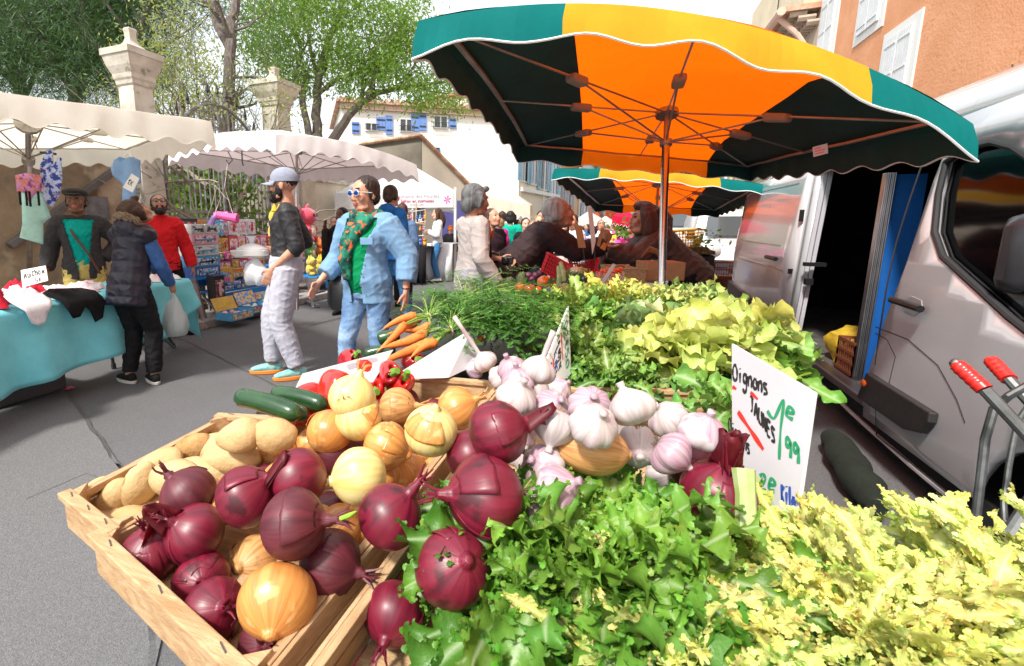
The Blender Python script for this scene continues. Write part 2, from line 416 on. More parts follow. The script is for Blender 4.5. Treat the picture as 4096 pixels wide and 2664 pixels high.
tag(mb.build('wooden_beam',mat('grey_beam',(.13,.11,.1),(.08,.07,.06),5,rough=.85),smooth=False,bevel=.01),'grey weathered beam leaning diagonally across the tan wall','beam')
# ---- gate pillars
LIME=mat('pale_limestone',(.62,.58,.5),(.42,.39,.32),3.,rough=.9,bump=.5,bscale=30,c3=(.3,.28,.22),s3=6.,r3=(.6,.68),spec=.15)
LIME2=mat('tan_limestone',(.5,.44,.35),(.38,.33,.26),3.,rough=.9,bump=.5,bscale=30,spec=.15)
def pillar(Y,ztop,zc,w,label,X=XW):
    t=thing('gate_pillar',label,'pillar',(X,Y,0),group='stone gate pillars')
    mb=MB(); h=w/2
    def sq(prof,mb):
        vs=[];fs=[]
        for r,z in prof: vs+= [(X-r,Y-r,z),(X+r,Y-r,z),(X+r,Y+r,z),(X-r,Y+r,z)]
        for i in range(len(prof)-1):
            for j in range(4):
                a=i*4+j;b=i*4+(j+1)%4; fs.append((a,b,b+4,a+4))
        fs.append((3,2,1,0)); n=4*(len(prof)-1); fs.append((n,n+1,n+2,n+3)); mb.add(vs,fs)
    sq([(h*1.5,0),(h*1.5,.5),(h*1.3,.56),(h*1.1,zc-1.15),(h*1.16,zc-1.12),(h*1.2,zc-1.02),(h,zc-.95),(h*.96,zc-.3)],mb)
    mb.build('shaft',LIME,t,smooth=False)
    mb=MB(); c=zc-.3; 
    sq([(h*1.0,c),(h*1.08,c+.02),(h*1.1,c+.07),(h*1.2,c+.1),(h*1.24,c+.16),(h*1.5,c+.26),(h*1.65,c+.36),(h*1.7,c+.4),(h*1.8,c+.41),(h*1.8,c+.498)],mb); mb.build('cornice',LIME,t,smooth=False)
    mb=MB(); z=c+.472; H=ztop-z
    sq([(h*1.0,z),(h*1.0,z+.1*H),(h*.92,z+.2*H),(h*.62,z+.32*H),(h*.42,z+.46*H),(h*.33,z+.6*H),(h*.34,z+.8*H),(h*.4,z+.93*H),(h*.34,z+H)],mb); mb.build('finial',LIME,t,smooth=False)
    return t
pillar(5.42,4.15,3.62,.33,'pale stone gate pillar with worn finial rising above the large white parasol')
pillar(8.62,4.5,4.0,.42,'pale stone gate pillar with worn finial rising above the smaller grey-white parasol')
# ---- iron gate between the pillars
IRON=mat('grey_iron',(.3,.31,.32),(.17,.15,.14),7,rough=.6,metal=.3)
gt=thing('iron_gate','tall grey iron gate with arched top and spear tips between the stone pillars','gate',(XW,7,0))
mb=MB(); y0,y1=5.8,8.25; n=22
def arch(y):
    t=(y-7.02)/(1.1); return 3.42-.72*min(1.3,abs(t))**2
for i in range(n+1):
    y=lerp(y0,y1,i/n); zt=arch(y)
    r=.014 if i not in (0,11,n) else .035
    mb.tube([(XW,y,.1),(XW,y,zt+.14)],r,6)
    if i%2==1: mb2=MB(); mb2.lathe([(.004,0),(.03,.03),(.012,.06),(.035,.1),(.002,.26)],6,M=Matrix.Translation((XW,y,zt+.12))); mb2.build('spear_tip',DARKMETAL,gt)
mb.build('bars',IRON,gt)
mb=MB(); P=[(XW,lerp(y0,y1,i/30),arch(lerp(y0,y1,i/30))) for i in range(31)]; mb.tube(P,.028,6)
P=[(XW,lerp(y0+.1,y1-.1,i/30),arch(lerp(y0,y1,i/30))-.4) for i in range(31)]; mb.tube(P,.016,6)
for z in (1.38,1.5,.62,.2): mb.bar((XW,y0,z),(XW,y1,z),.03,.05)
mb.build('rails',IRON,gt,smooth=False)
mb=MB()
for i in range(9):
    cy=lerp(y0+.14,y1-.14,i/8)
    for s in (-1,1):
        P=[]
        for k in range(26):
            a=k/25*3.2*pi; r=.115*(1-k/30); P.append((XW+.01,cy+s*(.0+r*math.cos(a)*.9),1.02+s*.16+r*math.sin(a)))
        mb.tube(P,.011,4,cap=False)
    mb.tube([(XW,cy-.14,.65),(XW,cy-.14,1.38)],.012,5)
mb.build('scroll_panel',IRON,gt)
mb=MB(); mb.bar((XW,y0,.38),(XW,y1,.38),.012,.34); mb.build('lower_plate',IRON,gt,smooth=False)
# iron fence left of pillar one? (short run between wall and pillar) and rubble wall behind the gate
RUB=mat('rubble_stone',(.36,.32,.26),(.15,.13,.1),9,rough=.95,bump=1.,bscale=14,detail=3,ramp=(.42,.55),spec=.1)
mb=MB(); mb.box((-10.4,9.6,1.5),(.5,5.0,3.0)); tag(mb.build('rubble_wall',RUB,smooth=False,bevel=.03),'rough rubble stone wall overgrown with ivy seen through the iron gate','wall')
# ---- right of pillar two: beige wall with stone base and coping
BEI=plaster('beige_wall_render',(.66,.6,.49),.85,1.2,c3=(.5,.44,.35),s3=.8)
w2=thing('garden_wall','sunlit beige rendered wall with pale coping behind the plush toy stall','wall',(XW,11,0))
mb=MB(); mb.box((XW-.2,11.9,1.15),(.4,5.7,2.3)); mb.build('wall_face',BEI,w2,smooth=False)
mb=MB(); mb.box((XW-.2,11.9,2.36),(.55,5.7,.12)); mb.build('coping',LIME,w2,smooth=False,bevel=.02)
mb=MB(); mb.box((XW+.05,9.25,1.2),(.5,.5,2.4)); mb.build('pier',LIME2,w2,smooth=False,bevel=.02)
SLATE=mat('slate_roof',(.16,.2,.24),(.1,.12,.15),12,rough=.6)
sh=thing('slate_shed','low shed with blue grey slate roof behind the beige wall','shed',(-8.4,11.6,0))
mb=MB(); mb.hexa([(-7.5,9.8,2.3),(-7.5,14,2.3),(-9.5,14,2.3),(-9.5,9.8,2.3),(-7.5,9.8,2.52),(-7.5,14,2.52),(-9.5,14,3.15),(-9.5,9.8,3.15)]); mb.build('roof',SLATE,sh,smooth=False)
mb=MB(); mb.box((-8.6,11.9,1.14),(1.9,4.1,2.3)); mb.build('wall',BEI,sh,smooth=False)
# ---- grey gable building
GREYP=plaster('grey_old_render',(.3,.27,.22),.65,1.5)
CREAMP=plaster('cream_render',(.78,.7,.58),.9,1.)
C_=D(980,318,17);L_=D(838,338,18.5);R_=D(1092,432,17.6);Bk=D(1150,420,22)
gb=thing('outbuilding','grey and cream outbuilding with sloping tiled roof edge behind the saffron tent','outbuilding',(C_.x,C_.y,0))
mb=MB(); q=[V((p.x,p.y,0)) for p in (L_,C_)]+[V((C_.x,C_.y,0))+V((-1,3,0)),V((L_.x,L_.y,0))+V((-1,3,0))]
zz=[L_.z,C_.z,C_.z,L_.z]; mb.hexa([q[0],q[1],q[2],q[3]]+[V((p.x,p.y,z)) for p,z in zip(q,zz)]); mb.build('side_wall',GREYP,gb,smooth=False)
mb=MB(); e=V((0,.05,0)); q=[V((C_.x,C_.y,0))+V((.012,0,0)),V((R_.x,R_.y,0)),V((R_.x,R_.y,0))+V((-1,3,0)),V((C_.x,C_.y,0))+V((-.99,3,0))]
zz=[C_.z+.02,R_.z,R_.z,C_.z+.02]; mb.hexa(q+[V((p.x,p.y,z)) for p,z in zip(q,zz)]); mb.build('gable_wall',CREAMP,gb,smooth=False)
mb=MB()
for a,b in ((L_,C_),(C_,R_)):
    k=26
    for i in range(k):
        p=a.lerp(b,(i+.1)/k)+V((0,-.08,.05)); q2=a.lerp(b,(i+1)/k)+V((0,-.08,.02)); mb.tube([p,q2],.07,6)
mb.build('roof_edge',TILE,gb)
# ---- white house with blue shutters
WH=plaster('white_render',(.92,.87,.78),.93,1.)
A_=D(795,300,27); B_=D(1208,380,30)
F1=Face(A_,B_); ztop=9.0
hs=thing('white_house','large white rendered house with blue shutters and tiled eaves behind the tree','house',(A_.x,A_.y,0))
mb=MB(); F1.slab(mb,0,F1.L,0,8.0,-8,0); mb.build('wall',WH,hs,smooth=False)
uA,zA=F1.px(822,285); uB,zB=F1.px(1075,250)
mb=MB(); F1.slab(mb,-.3,F1.L+.2,8.0,8.12,-8,.35); r_=mb.build('roof',TILE,hs,smooth=False)
mb=MB(); tiles_edge(mb,F1,-.2,F1.L+.1,8.2,8.2,.32,.13,7.8)
mb.build('roof_tiles',TILE,r_)
mb=MB(); F1.slab(mb,-.1,F1.L,7.7,8.0,0.,.22); mb.build('eaves_moulding',plaster('pink_moulding',(.6,.4,.3),.85,4),hs,smooth=False)
for (x0,y0_,x1,y1_,lo,ro,sw) in ((848,284,878,306,1,0,26),(928,275,960,308,0,0,30),(1007,268,1040,300,0,0,20)):
    a=F1.px(x0,y0_);b=F1.px(x1,y1_); window(F1,hs,a[0],b[0],b[1],a[1])
for (x0,y0_,x1,y1_) in ((817,283,836,311),(874,272,896,303),(896,269,913,313),(955,264,973,306),(973,261,991,304),(1044,274,1060,299),(1010,343,1022,354)):
    a=F1.px(x0,y0_);b=F1.px(x1,y1_); mb=MB(); k=3
    for i in range(k): F1.slab(mb,lerp(a[0],b[0],i/k),lerp(a[0],b[0],(i+.95)/k),b[1],a[1],.02,.07)
    for t in (.22,.78): F1.slab(mb,a[0]+.04,b[0]-.04,lerp(b[1],a[1],t)-.04,lerp(b[1],a[1],t)+.04,.072,.09,1)
    mb.build('shutter',[BLUESH,DARKMETAL],hs,smooth=False)
for (x0,x1,yy) in ((848,880,302),(925,962,305),(1000,1042,297)):
    a=F1.px(x0,yy);b=F1.px(x1,yy); mb=MB()
    F1.slab(mb,a[0],b[0],a[1]+.28,a[1]+.31,.2,.23); F1.slab(mb,a[0],b[0],a[1]+.03,a[1]+.05,.2,.23)
    for i in range(9): u=lerp(a[0],b[0]-.03,i/8); F1.slab(mb,u,u+.02,a[1]+.05,a[1]+.28,.205,.225)
    mb.build('window_rail',DARKMETAL,hs,smooth=False)
# ---- street row on the left, cream house with tall pale blue shutters, orange house, more beyond
def house(label,cat,a,b,zt,m,depth=7,name='town_house',roof=True,zr=None):
    F_=Face(a,b); t=thing(name,label,cat,(a[0],a[1],0))
    mb=MB(); F_.slab(mb,0,F_.L,0,zt,-depth,0); mb.build('wall',m,t,smooth=False)
    if roof:
        mb=MB(); F_.slab(mb,-.1,F_.L+.1,zt,zt+.1,-depth,.45); r=mb.build('roof',TILE,t,smooth=False)
        mb=MB(); tiles_edge(mb,F_,-.05,F_.L+.05,zt+.16,zt+.16,.3,.12,depth-.2); mb.build('roof_tiles',TILE,r)
    return F_,t
F2,t2=house('cream town house with tall pale blue shutters beyond the white house','house',(-6.3,31.2),(-5.2,41),9.5,CREAMP)
for (x0,y0_,x1,y1_) in ((1210,375,1219,425),(1232,378,1240,432),(1256,382,1263,444),(1281,388,1287,462)):
    a=F2.px(x0,y0_);b=F2.px(x1+6,y1_); window(F2,t2,a[0],b[0],b[1],a[1]+.8,shut=PALEB,sw=.75)
a=F2.px(1205,430); mb=MB(); F2.slab(mb,0,F2.L,a[1]-.35,a[1]-.1,0,.18); mb.build('string_course',FRAMEW,t2,smooth=False)
mb=MB(); u=F2.px(1258,500)[0]; mb.tube([F2.P(u,.2,.12),F2.P(u,9.2,.12)],.05,6); mb.build('downpipe',FRAMEW,t2)
ORA=plaster('orange_render_far',(.72,.36,.14),.88,1.)
F3,t3=house('small orange house with lilac shutters further down the street','house',(-5.6,43),(-4.6,52),6.9,ORA)
for (x0,y0_,x1,y1_) in ((1298,455,1303,480),(1312,462,1318,490),(1326,466,1332,494)):
    a=F3.px(x0,y0_);b=F3.px(x1,y1_); window(F3,t3,a[0],a[0]+1.,2.3+.0,4.6,shut=GREYSH,sw=.5)
STONE=plaster('stone_render',(.45,.42,.37),.8,2.)
F4,t4=house('narrow grey stone house wedged between the blue shuttered and orange houses','house',(-5.3,41.2),(-5.25,42.8),9.2,STONE)
F5,t5=house('tall pale grey terraced house with air conditioner past the orange house','house',(-4.5,53),(-3.6,66),8.5,plaster('pale_grey_render',(.6,.57,.52),.9,1.))
for i in range(3):
    for z in (1.2,4.2): window(F5,t5,1.5+i*4,2.6+i*4,z+.6,z+2.3,shut=GREYSH,sw=.5)
mb=MB(); F5.slab(mb,.6,1.6,4.3,5.4,.02,.5); mb.build('air_conditioner',WHITEP,t5,smooth=False,bevel=.02)
REDP=plaster('red_render',(.55,.1,.05),.85,1.)
F6,t6=house('red rendered house at the far end of the street','house',(-3.4,74),(2.5,78),8.5,REDP)
mb=MB(); F6.slab(mb,4.,9,0,7.8,.02,.4); mb.build('annex_wall',CREAMP,t6,smooth=False)
for u in (4.8,6.6): window(F6,t6,u,u+1.,4.0,6,shut=GREYSH,sw=.5)
F7,t7=house('pale ochre house closing the far end of the street','house',(-8,84),(12,90),9,plaster('ochre_render',(.62,.5,.32),.85,1.),depth=4)
for i in range(7):
    for z in (1.,4.5): window(F7,t7,3.+i*2.4,4.+i*2.4,z+.6,z+2.2)
# ---- right row
XR=3.7
CR2=plaster('warm_cream_render',(.72,.62,.45),.85,1.2)
FR1=Face((XR,15.1),(XR,21.0))
r1=thing('town_house','cream street house with green ground floor shutters beyond the van','house',(XR,15,0))
mb=MB(); FR1.slab(mb,0,FR1.L,0,8.5,-6,0); mb.build('wall',CR2,r1,smooth=False)
mb=MB(); FR1.slab(mb,0,FR1.L,3.1,3.25,0,.1); mb.build('string_course',CREAMP,r1,smooth=False)
mb=MB(); FR1.slab(mb,0,FR1.L,0,.5,0,.03); mb.build('plinth',plaster('grey_plinth',(.25,.25,.25)),r1,smooth=False)
a=FR1.px(1700,520)
uu=FR1.px(1706,600)[0]
DOORW=plain('white_door',(.75,.78,.8),.5)
mb=MB(); FR1.slab(mb,uu-.45,uu+.45,.25,2.5,.0,.05); mb.build('door',DOORW,r1,smooth=False)
for s in (-1,1):
    mb=MB(); u=uu+s*.62
    for k in range(3): FR1.slab(mb,u-.22+k*.15,u-.22+k*.15+.14,.25,2.6,.06,.1)
    for z in (.6,1.4,2.2): FR1.slab(mb,u-.2,u+.2,z,z+.06,.101,.12)
    mb.build('shutter',GREENSH,r1,smooth=False)
window(FR1,r1,3.6,4.2,1.3,2.3)
mb=MB(); FR1.slab(mb,2.3,2.6,2.35,2.75,.0,.15); mb.build('meter_box',WHITEP,r1,smooth=False)
mb=MB(); mb.tube([FR1.P(2.45,2.3,.05),FR1.P(2.4,2.1,.06),FR1.P(3.,2.0,.05)],.015,5); mb.tube([FR1.P(2.2,8,.05),FR1.P(2.2,2.8,.05)],.015,5); mb.build('cable',DARKMETAL,r1)
for i in range(2): window(FR1,r1,.8+i*3,1.9+i*3,4,6.,shut=GREENSH)
FR2,r2=house('ochre terraced house with green upstairs shutters beside the parked vans','house',(XR-.1,21.2),(XR-.2,31),7.8,plaster('pale_ochre_render',(.68,.52,.33),.85,1.2),depth=6)
for i in range(3):
    window(FR2,r2,1.+i*3.2,2.0+i*3.2,3.2,5.0,shut=GREENSH,sw=.55); window(FR2,r2,1.+i*3.2,2.0+i*3.2,.8,2.2)
mb=MB(); mb.tube([FR2.P(.3,0,.1),FR2.P(.3,7.6,.1)],.05,6); mb.build('downpipe',FRAMEW,r2)
FR3,r3=house('yellowish terraced house with grey green shutters near the plane trees','house',(XR-.3,31.2),(XR-.6,47),7.4,plaster('yellow_render',(.7,.56,.36),.88,1.),depth=6)
for i in range(5):
    window(FR3,r3,1.+i*3.,2.0+i*3.,3.2,5.0,shut=GREENSH,sw=.55)
# near right: orange building and a cream neighbour with gutter
ORG=mat('orange_render',(.74,.37,.21),(.66,.31,.16),2.2,rough=.93,bump=.7,bscale=24,c3=(.58,.26,.13),s3=7.,r3=(.6,.74),spec=.15,detail=8)
XO=3.4
FO=Face((XO,-3.),(XO,12.6))
ob=thing('orange_house','orange rendered house with white framed shuttered windows above the white van','house',(XO,2,0))
mb=MB(); FO.slab(mb,0,FO.L,0,11,-6,0); mb.build('wall',ORG,ob,smooth=False)
def shwin(F_,par,x0,y0_,x1,y1_,closed=True,zfix=None,tr=.13):
    a=F_.px(x0,y0_);b=F_.px(x1,y1_); u0,u1=sorted((a[0],b[0])); z0,z1=sorted((a[1],b[1]))
    return shw(F_,par,u0,u1,z0,z1,tr)
def shw(F_,par,u0,u1,z0,z1,tr=.13):
    mb=MB(); F_.slab(mb,u0-tr,u1+tr,z0-tr,z1+tr,0,.02); mb.build('window_surround',FRAMEW,par,smooth=False)
    for s in (0,1):
        a=lerp(u0,u1,s*.5)+.01; b=lerp(u0,u1,s*.5+.5)-.01; mb=MB(); k=5
        mb2=MB()
        for i in range(k): F_.slab(mb,lerp(a,b,i/k)+.003,lerp(a,b,(i+1)/k)-.003,z0,z1,.022,.05)
        for t in (.1,.5,.9):
            F_.slab(mb2,a+.02,b-.02,lerp(z0,z1,t)-.012,lerp(z0,z1,t)+.012,.051,.058)
        sh_=mb.build('shutter',WHITESH,par,smooth=False); mb2.build('hinge',FRAMEW,sh_,smooth=False)
for (xc,yt,yb,wd,ht) in ((2098,75,0,.74,1.0),(2045,-105,0,.74,1.05),(1935,-10,0,.7,1.2)):
    u,zt_=FO.px(xc,yt); shw(FO,ob,u-wd/2,u+wd/2,zt_-ht,zt_)
CRN=plaster('cream_old_render',(.62,.53,.42),.75,2.)
FN=Face((XO+.02,12.65),(XO+.02,15.05))
nb=thing('town_house','cream house with deep tiled eaves and gutter next to the orange house','house',(XO,12.7,0))
mb=MB(); FN.slab(mb,0,FN.L,0,5.6,-6,0); mb.build('wall',CRN,nb,smooth=False)
mb=MB(); FN.slab(mb,-.02,FN.L,5.6,5.7,-6,.6); r_=mb.build('roof',TILE,nb,smooth=False)
mb=MB(); 
for k in range(3): 
    n=14
    for i in range(n): u=FN.L*(i+.5)/n; q=FN.P(u,5.56-k*.1,.1+.16*(2-k)); mb.tube([q+FN.n*-.2,q+FN.n*.1],.065,6)
mb.build('eaves_tiles',plaster('eaves_mortar',(.55,.45,.36),.7,5),nb)
mb=MB(); mb.tube([FN.P(-.02,5.62,.68),FN.P(FN.L,5.62,.68)],.085,8); mb.tube([FN.P(.2,5.55,.66),FN.P(.22,5.2,.3),FN.P(.22,4.9,.1),FN.P(.22,.2,.1)],.055,8); mb.build('gutter',plaster('peach_gutter',(.72,.52,.42),.9,3),nb)
a=FN.px(1842,40); window(FN,nb,.95,1.55,3.9,5.3,shut=WHITESH,sw=.5,open_=(0,1))
mb=MB(); mb.tube([D(2352,150,4.6),D(2382,215,4.4)],.006,5); tag(mb.build('vehicle_aerial',DARKMETAL),'thin black aerial in front of the orange wall','aerial')
# ================================================================ trees
def branch(mb,p,d,L,r,depth,tips,rg,spread=.7,up=.15,n=6,grav=0.,kids=(2,4)):
    pts=[V(p)];rr=[r];d=V(d).normalized(); k=5
    for i in range(k):
        d=(d+V((rg.uniform(-1,1),rg.uniform(-1,1),rg.uniform(-1,1)))*.16+V((0,0,up*.3-grav*.3))).normalized()
        pts.append(pts[-1]+d*L/k); rr.append(r*(1-.55*(i+1)/k))
    mb.tube(pts,rr,max(3,n))
    if depth==0: tips.append((pts[-1],d)); tips.append((pts[-3],d)); return
    for c in range(rg.randint(*kids)):
        i=rg.randint(2,k); ax=V((rg.uniform(-1,1),rg.uniform(-1,1),rg.uniform(-1,1))).normalized()
        nd=(d+ax*spread).normalized()
        branch(mb,pts[i],nd,L*rg.uniform(.55,.8),rr[i]*.75,depth-1,tips,rg,spread,up,n-1,grav,kids)
def leaves(mb,tips,rg,n,size,rad_,asp=.35,droop=.3,tint=((1,1,1),(.6,.7,.5))):
    for (p,d) in tips:
        cl=rg.random()
        for i in range(n):
            o=V((rg.gauss(0,1),rg.gauss(0,1),rg.gauss(0,.8)))*rad_*.5; q=p+o
            a=V((rg.uniform(-1,1),rg.uniform(-1,1),rg.uniform(-1,.5)-droop)).normalized(); b=a.cross(V((rg.uniform(-1,1),rg.uniform(-1,1),rg.uniform(-1,1)))).normalized()
            s=size*rg.uniform(.6,1.3); f=cl*.6+rg.random()*.4
            c=tuple(lerp(tint[0][j],tint[1][j],f) for j in range(3))
            mb.add([q,q+a*s*.5+b*s*asp*.5,q+a*s,q+a*s*.5-b*s*asp*.5],[(0,1,2,3)],0,None,[c]*4)
BARK=mat('pine_bark',(.2,.165,.15),(.09,.075,.068),16,rough=.95,bump=1.,bscale=26,stretch=(1,1,.35))
BARK2=mat('grey_brown_bark',(.17,.145,.125),(.09,.075,.065),14,rough=.95,bump=1.,bscale=26,stretch=(1,1,.4))
LEAF=mat('broad_leaf',(.11,.2,.035),rough=.5,vcol=True,trans=(.3,.45,.05),tamt=.4)
PINEL=mat('pine_needles',(.04,.085,.03),rough=.6,vcol=True,trans=(.1,.18,.04),tamt=.25)
PLANEL=mat('spring_leaf',(.3,.34,.12),rough=.6,vcol=True,trans=(.5,.5,.15),tamt=.4)
def tree(name,label,paths,tips_extra,m_b,m_l,rg,nl,ls,lr,tint,asp=.35,depth=2,L=1.6,group=None,droop=.3,up=.15,kids=(2,4),spread=.7):
    o=V(paths[0][0][0]); t=thing(name,label,'tree',(o.x,o.y,0),group=group)
    mb=MB();tips=[]
    for pts,r0,r1,nb in paths:
        pts=[V(p) for p in pts]; k=len(pts); sub=[]
        for i in range(k-1):
            for q in range(4): sub.append(pts[i].lerp(pts[i+1],q/4)+V((nz(pts[i]*3+V((q,0,0)),1.7,i),nz(pts[i]*3+V((q,5,0)),1.7,i),0))*r0*.5*(1 if (i or q) else 0))
        sub.append(pts[-1]); n=len(sub)
        mb.tube(sub,[lerp(r0,r1,i/(n-1)) for i in range(n)],9)
        for b in range(nb):
            i=rg.randint(n//3,n-1); dd=(sub[min(i+1,n-1)]-sub[max(0,i-1)]).normalized()
            nd=(dd+V((rg.uniform(-1,1),rg.uniform(-1,1),rg.uniform(-.4,.9)))*1.1).normalized()
            branch(mb,sub[i],nd,L*rg.uniform(.7,1.2),lerp(r0,r1,i/(n-1))*.6,depth,tips,rg,spread,up,6,0,kids)
    mb.build('trunk',m_b,t)
    mb=MB(); mb.c=[]; leaves(mb,tips+tips_extra,rg,nl,ls,lr,asp,droop,tint); mb.build('crown',m_l,t,smooth=False)
    return t
rg=random.Random(5)
dT=12.8
def pp(*l): return [D(x,y,d) for x,y,d in l]
def clump(x0,x1,y0,y1,d0,d1,n,rg,keep=None):
    out=[]
    while len(out)<n:
        x=rg.uniform(x0,x1);y=rg.uniform(y0,y1)
        if keep and not keep(x,y): continue
        out.append((D(x,y,rg.uniform(d0,d1)),V((0,0,-1))))
    return out
# the broad-leaved tree: three leaning stems
def kp(x,y):
    c=[(700,60,150,110),(830,60,130,110),(950,110,110,90),(650,80,60,60),(900,200,110,40),(1010,190,80,55),(730,170,90,60),(1060,215,50,35),(870,30,160,60)]
    return any(((x-a)/w)**2+((y-b)/h)**2<1 for a,b,w,h in c) and nz((x*.017,y*.017,3))>-.12
tree('broadleaf_tree','leafy evergreen tree with several leaning stems behind the grey-white parasol',
 [(pp((740,330,12.5),(735,250,12.6),(738,180,12.8),(760,110,13),(790,30,13.2),(810,-60,13.3)),.14,.05,7),
  (pp((722,330,12.3),(705,240,12.4),(690,180,12.5),(700,120,12.5),(680,50,12.5)),.1,.03,5),
  (pp((735,220,12.6),(790,180,12.7),(850,165,12.8),(900,150,13)),.07,.02,5),
  (pp((770,330,12.4),(810,270,12.5),(840,240,12.6),(880,215,12.8),(960,200,13),(1040,190,13.2)),.13,.03,8),
  (pp((838,240,12.6),(850,180,12.7),(870,120,12.8)),.05,.02,4),
  (pp((738,180,12.8),(720,100,12.9),(700,20,13)),.06,.02,5)],
 clump(540,1120,-60,270,11.6,14.2,560,rg,kp),BARK2,LEAF,rg,44,.13,.5,((1.3,1.35,.9),(.55,.75,.5)),asp=.3,depth=1,L=1.0,kids=(1,3))
# tall bare pine trunk, forked
tree('pine_tree','tall forked pine trunk between the two stone pillars',
 [(pp((512,560,9.6),(522,440,9.7),(530,330,9.8),(533,200,9.9),(535,100,10),(545,30,10.1),(560,-60,10.2)),.17,.08,5),
  (pp((533,110,10),(505,60,10.05),(495,10,10.1),(488,-60,10.1)),.1,.07,2),
  (pp((540,180,9.95),(590,178,10),(640,190,10)),.03,.01,3),(pp((536,75,10),(580,60,10),(600,40,10)),.03,.01,2)],
 clump(430,560,-40,100,10,12,40,rg),BARK,PINEL,rg,14,.14,.4,((2.6,2.6,2.),(1.8,2,1.4)),asp=.08,depth=2,L=.8)
# big dark pines on the left
def kp2(x,y): return nz((x*.012,y*.012,8))>-.18 and y<250+nz((x*.02,0,1))*60 and not (x>330 and y>150+nz((x*.03,2,1))*60)
tree('pine_tree','large dark green pine crown rising at the far left above the white parasol',
 [(pp((120,420,13),(170,250,13),(200,120,13),(230,20,13)),.22,.08,9),(pp((60,420,14),(50,250,14),(20,100,14)),.2,.08,8)],
 clump(-160,300,-80,270,11.5,15,900,rg,kp2),BARK,PINEL,rg,56,.24,.95,((1.7,1.9,1.4),(.7,.9,.7)),asp=.07,depth=2,L=1.7)
tree('pine_tree','mid green pine with bare crooked branches behind the first stone pillar',
 [(pp((300,420,12),(310,250,12),(305,150,12),(330,60,12.2),(360,-40,12.4)),.17,.07,8),(pp((308,160,12),(380,110,12.1),(450,60,12.2)),.05,.015,5),(pp((306,230,12),(250,160,12),(220,100,12)),.07,.02,5)],
 clump(230,420,-80,210,12,14,300,rg,lambda x,y: nz((x*.015,y*.015,2))>-.1),BARK,PINEL,rg,44,.22,.8,((1.7,2.0,1.2),(.7,.95,.7)),asp=.07,depth=2,L=1.2)
tree('garden_tree','thin bare twigged tree with sparse new leaves behind the iron gate',
 [(pp((430,520,10),(440,400,10),(430,300,10.2),(420,200,10.4)),.08,.03,9),(pp((470,520,9.6),(490,400,9.6),(480,300,9.6),(460,240,9.7)),.06,.02,8),(pp((560,520,9.8),(550,420,9.8),(555,330,9.8)),.05,.02,4)],
 clump(380,560,170,330,9.5,11,70,rg,lambda x,y: nz((x*.02,y*.02,5))>0.02),BARK2,PLANEL,rg,14,.09,.5,((.9,1,.8),(.5,.7,.4)),depth=2,L=1.1,kids=(2,4))
# ivy and shrubs behind the gate
def ivy(label,regs,n,seed,tint,dd=(8.9,9.8)):
    rg=random.Random(seed); mb=MB(); mb.c=[]; tips=[]
    for (x0,x1,y0,y1) in regs: tips+=clump(x0,x1,y0,y1,dd[0],dd[1],n,rg)
    leaves(mb,tips,rg,26,.12,.4,.7,.2,tint)
    tag(mb.build('climbing_plant',LEAF,smooth=False),label,'climbing plant',kind='stuff')
ivy('dark ivy climbing low behind the iron gate',[(470,600,400,520),(420,500,440,560)],26,3,((.6,.7,.5),(.2,.3,.2)))
ivy('light green shrub leaves behind the gate bars',[(330,480,330,480)],26,4,((1.3,1.4,.7),(.6,.8,.4)))
mb=MB(); rg=random.Random(9); tips=[]
for i in range(10): 
    p=D(rg.uniform(350,580),rg.uniform(380,560),rg.uniform(8.6,9.6)); branch(mb,p,(rg.uniform(-1,1),rg.uniform(-1,1),rg.uniform(-.2,.8)),1.7,.04,2,tips,rg,.8,.05,5)
tag(mb.build('bare_shrub',mat('pale_twigs',(.33,.28,.22),(.2,.17,.13),10,rough=.9)),'tangle of bare crooked grey branches behind the iron gate','shrub')
g=MB(); g.box((-12,7,.06),(5.5,14,.1)); tag(g.build('garden_ground',mat('garden_soil',(.2,.2,.1),(.1,.12,.05),4,rough=.95),smooth=False),kind='structure')
# plane trees far away
for i,(x,lab,d) in enumerate(((1400,'pale budding plane tree nearest the orange house',60),(1440,'pale budding plane tree in the middle of the far street',66),(1520,'broad budding plane tree with mottled trunk behind the second parasol',34))):
    rg=random.Random(40+i); h=9 if i<2 else 6.; b=D(x,519,d); 
    tr=[b*1,]; base=V((b.x,b.y,0))
    if i==2: base=V((2.2,32,0))
    P=[base,base+V((.1,0,1.5)),base+V((0,.1,3)),base+V((.3,0,h*.6))]
    tree('plane_tree',lab,[(P,.5 if i==2 else .3,.15,9)],[],mat('plane_bark',(.42,.4,.32),(.22,.22,.17),3,rough=.9),PLANEL,rg,22,.28 if i<2 else .2,1.3,((1.1,1.1,.8),(.7,.8,.4)),depth=2,L=3. if i<2 else 2.2,asp=.5,kids=(2,4))
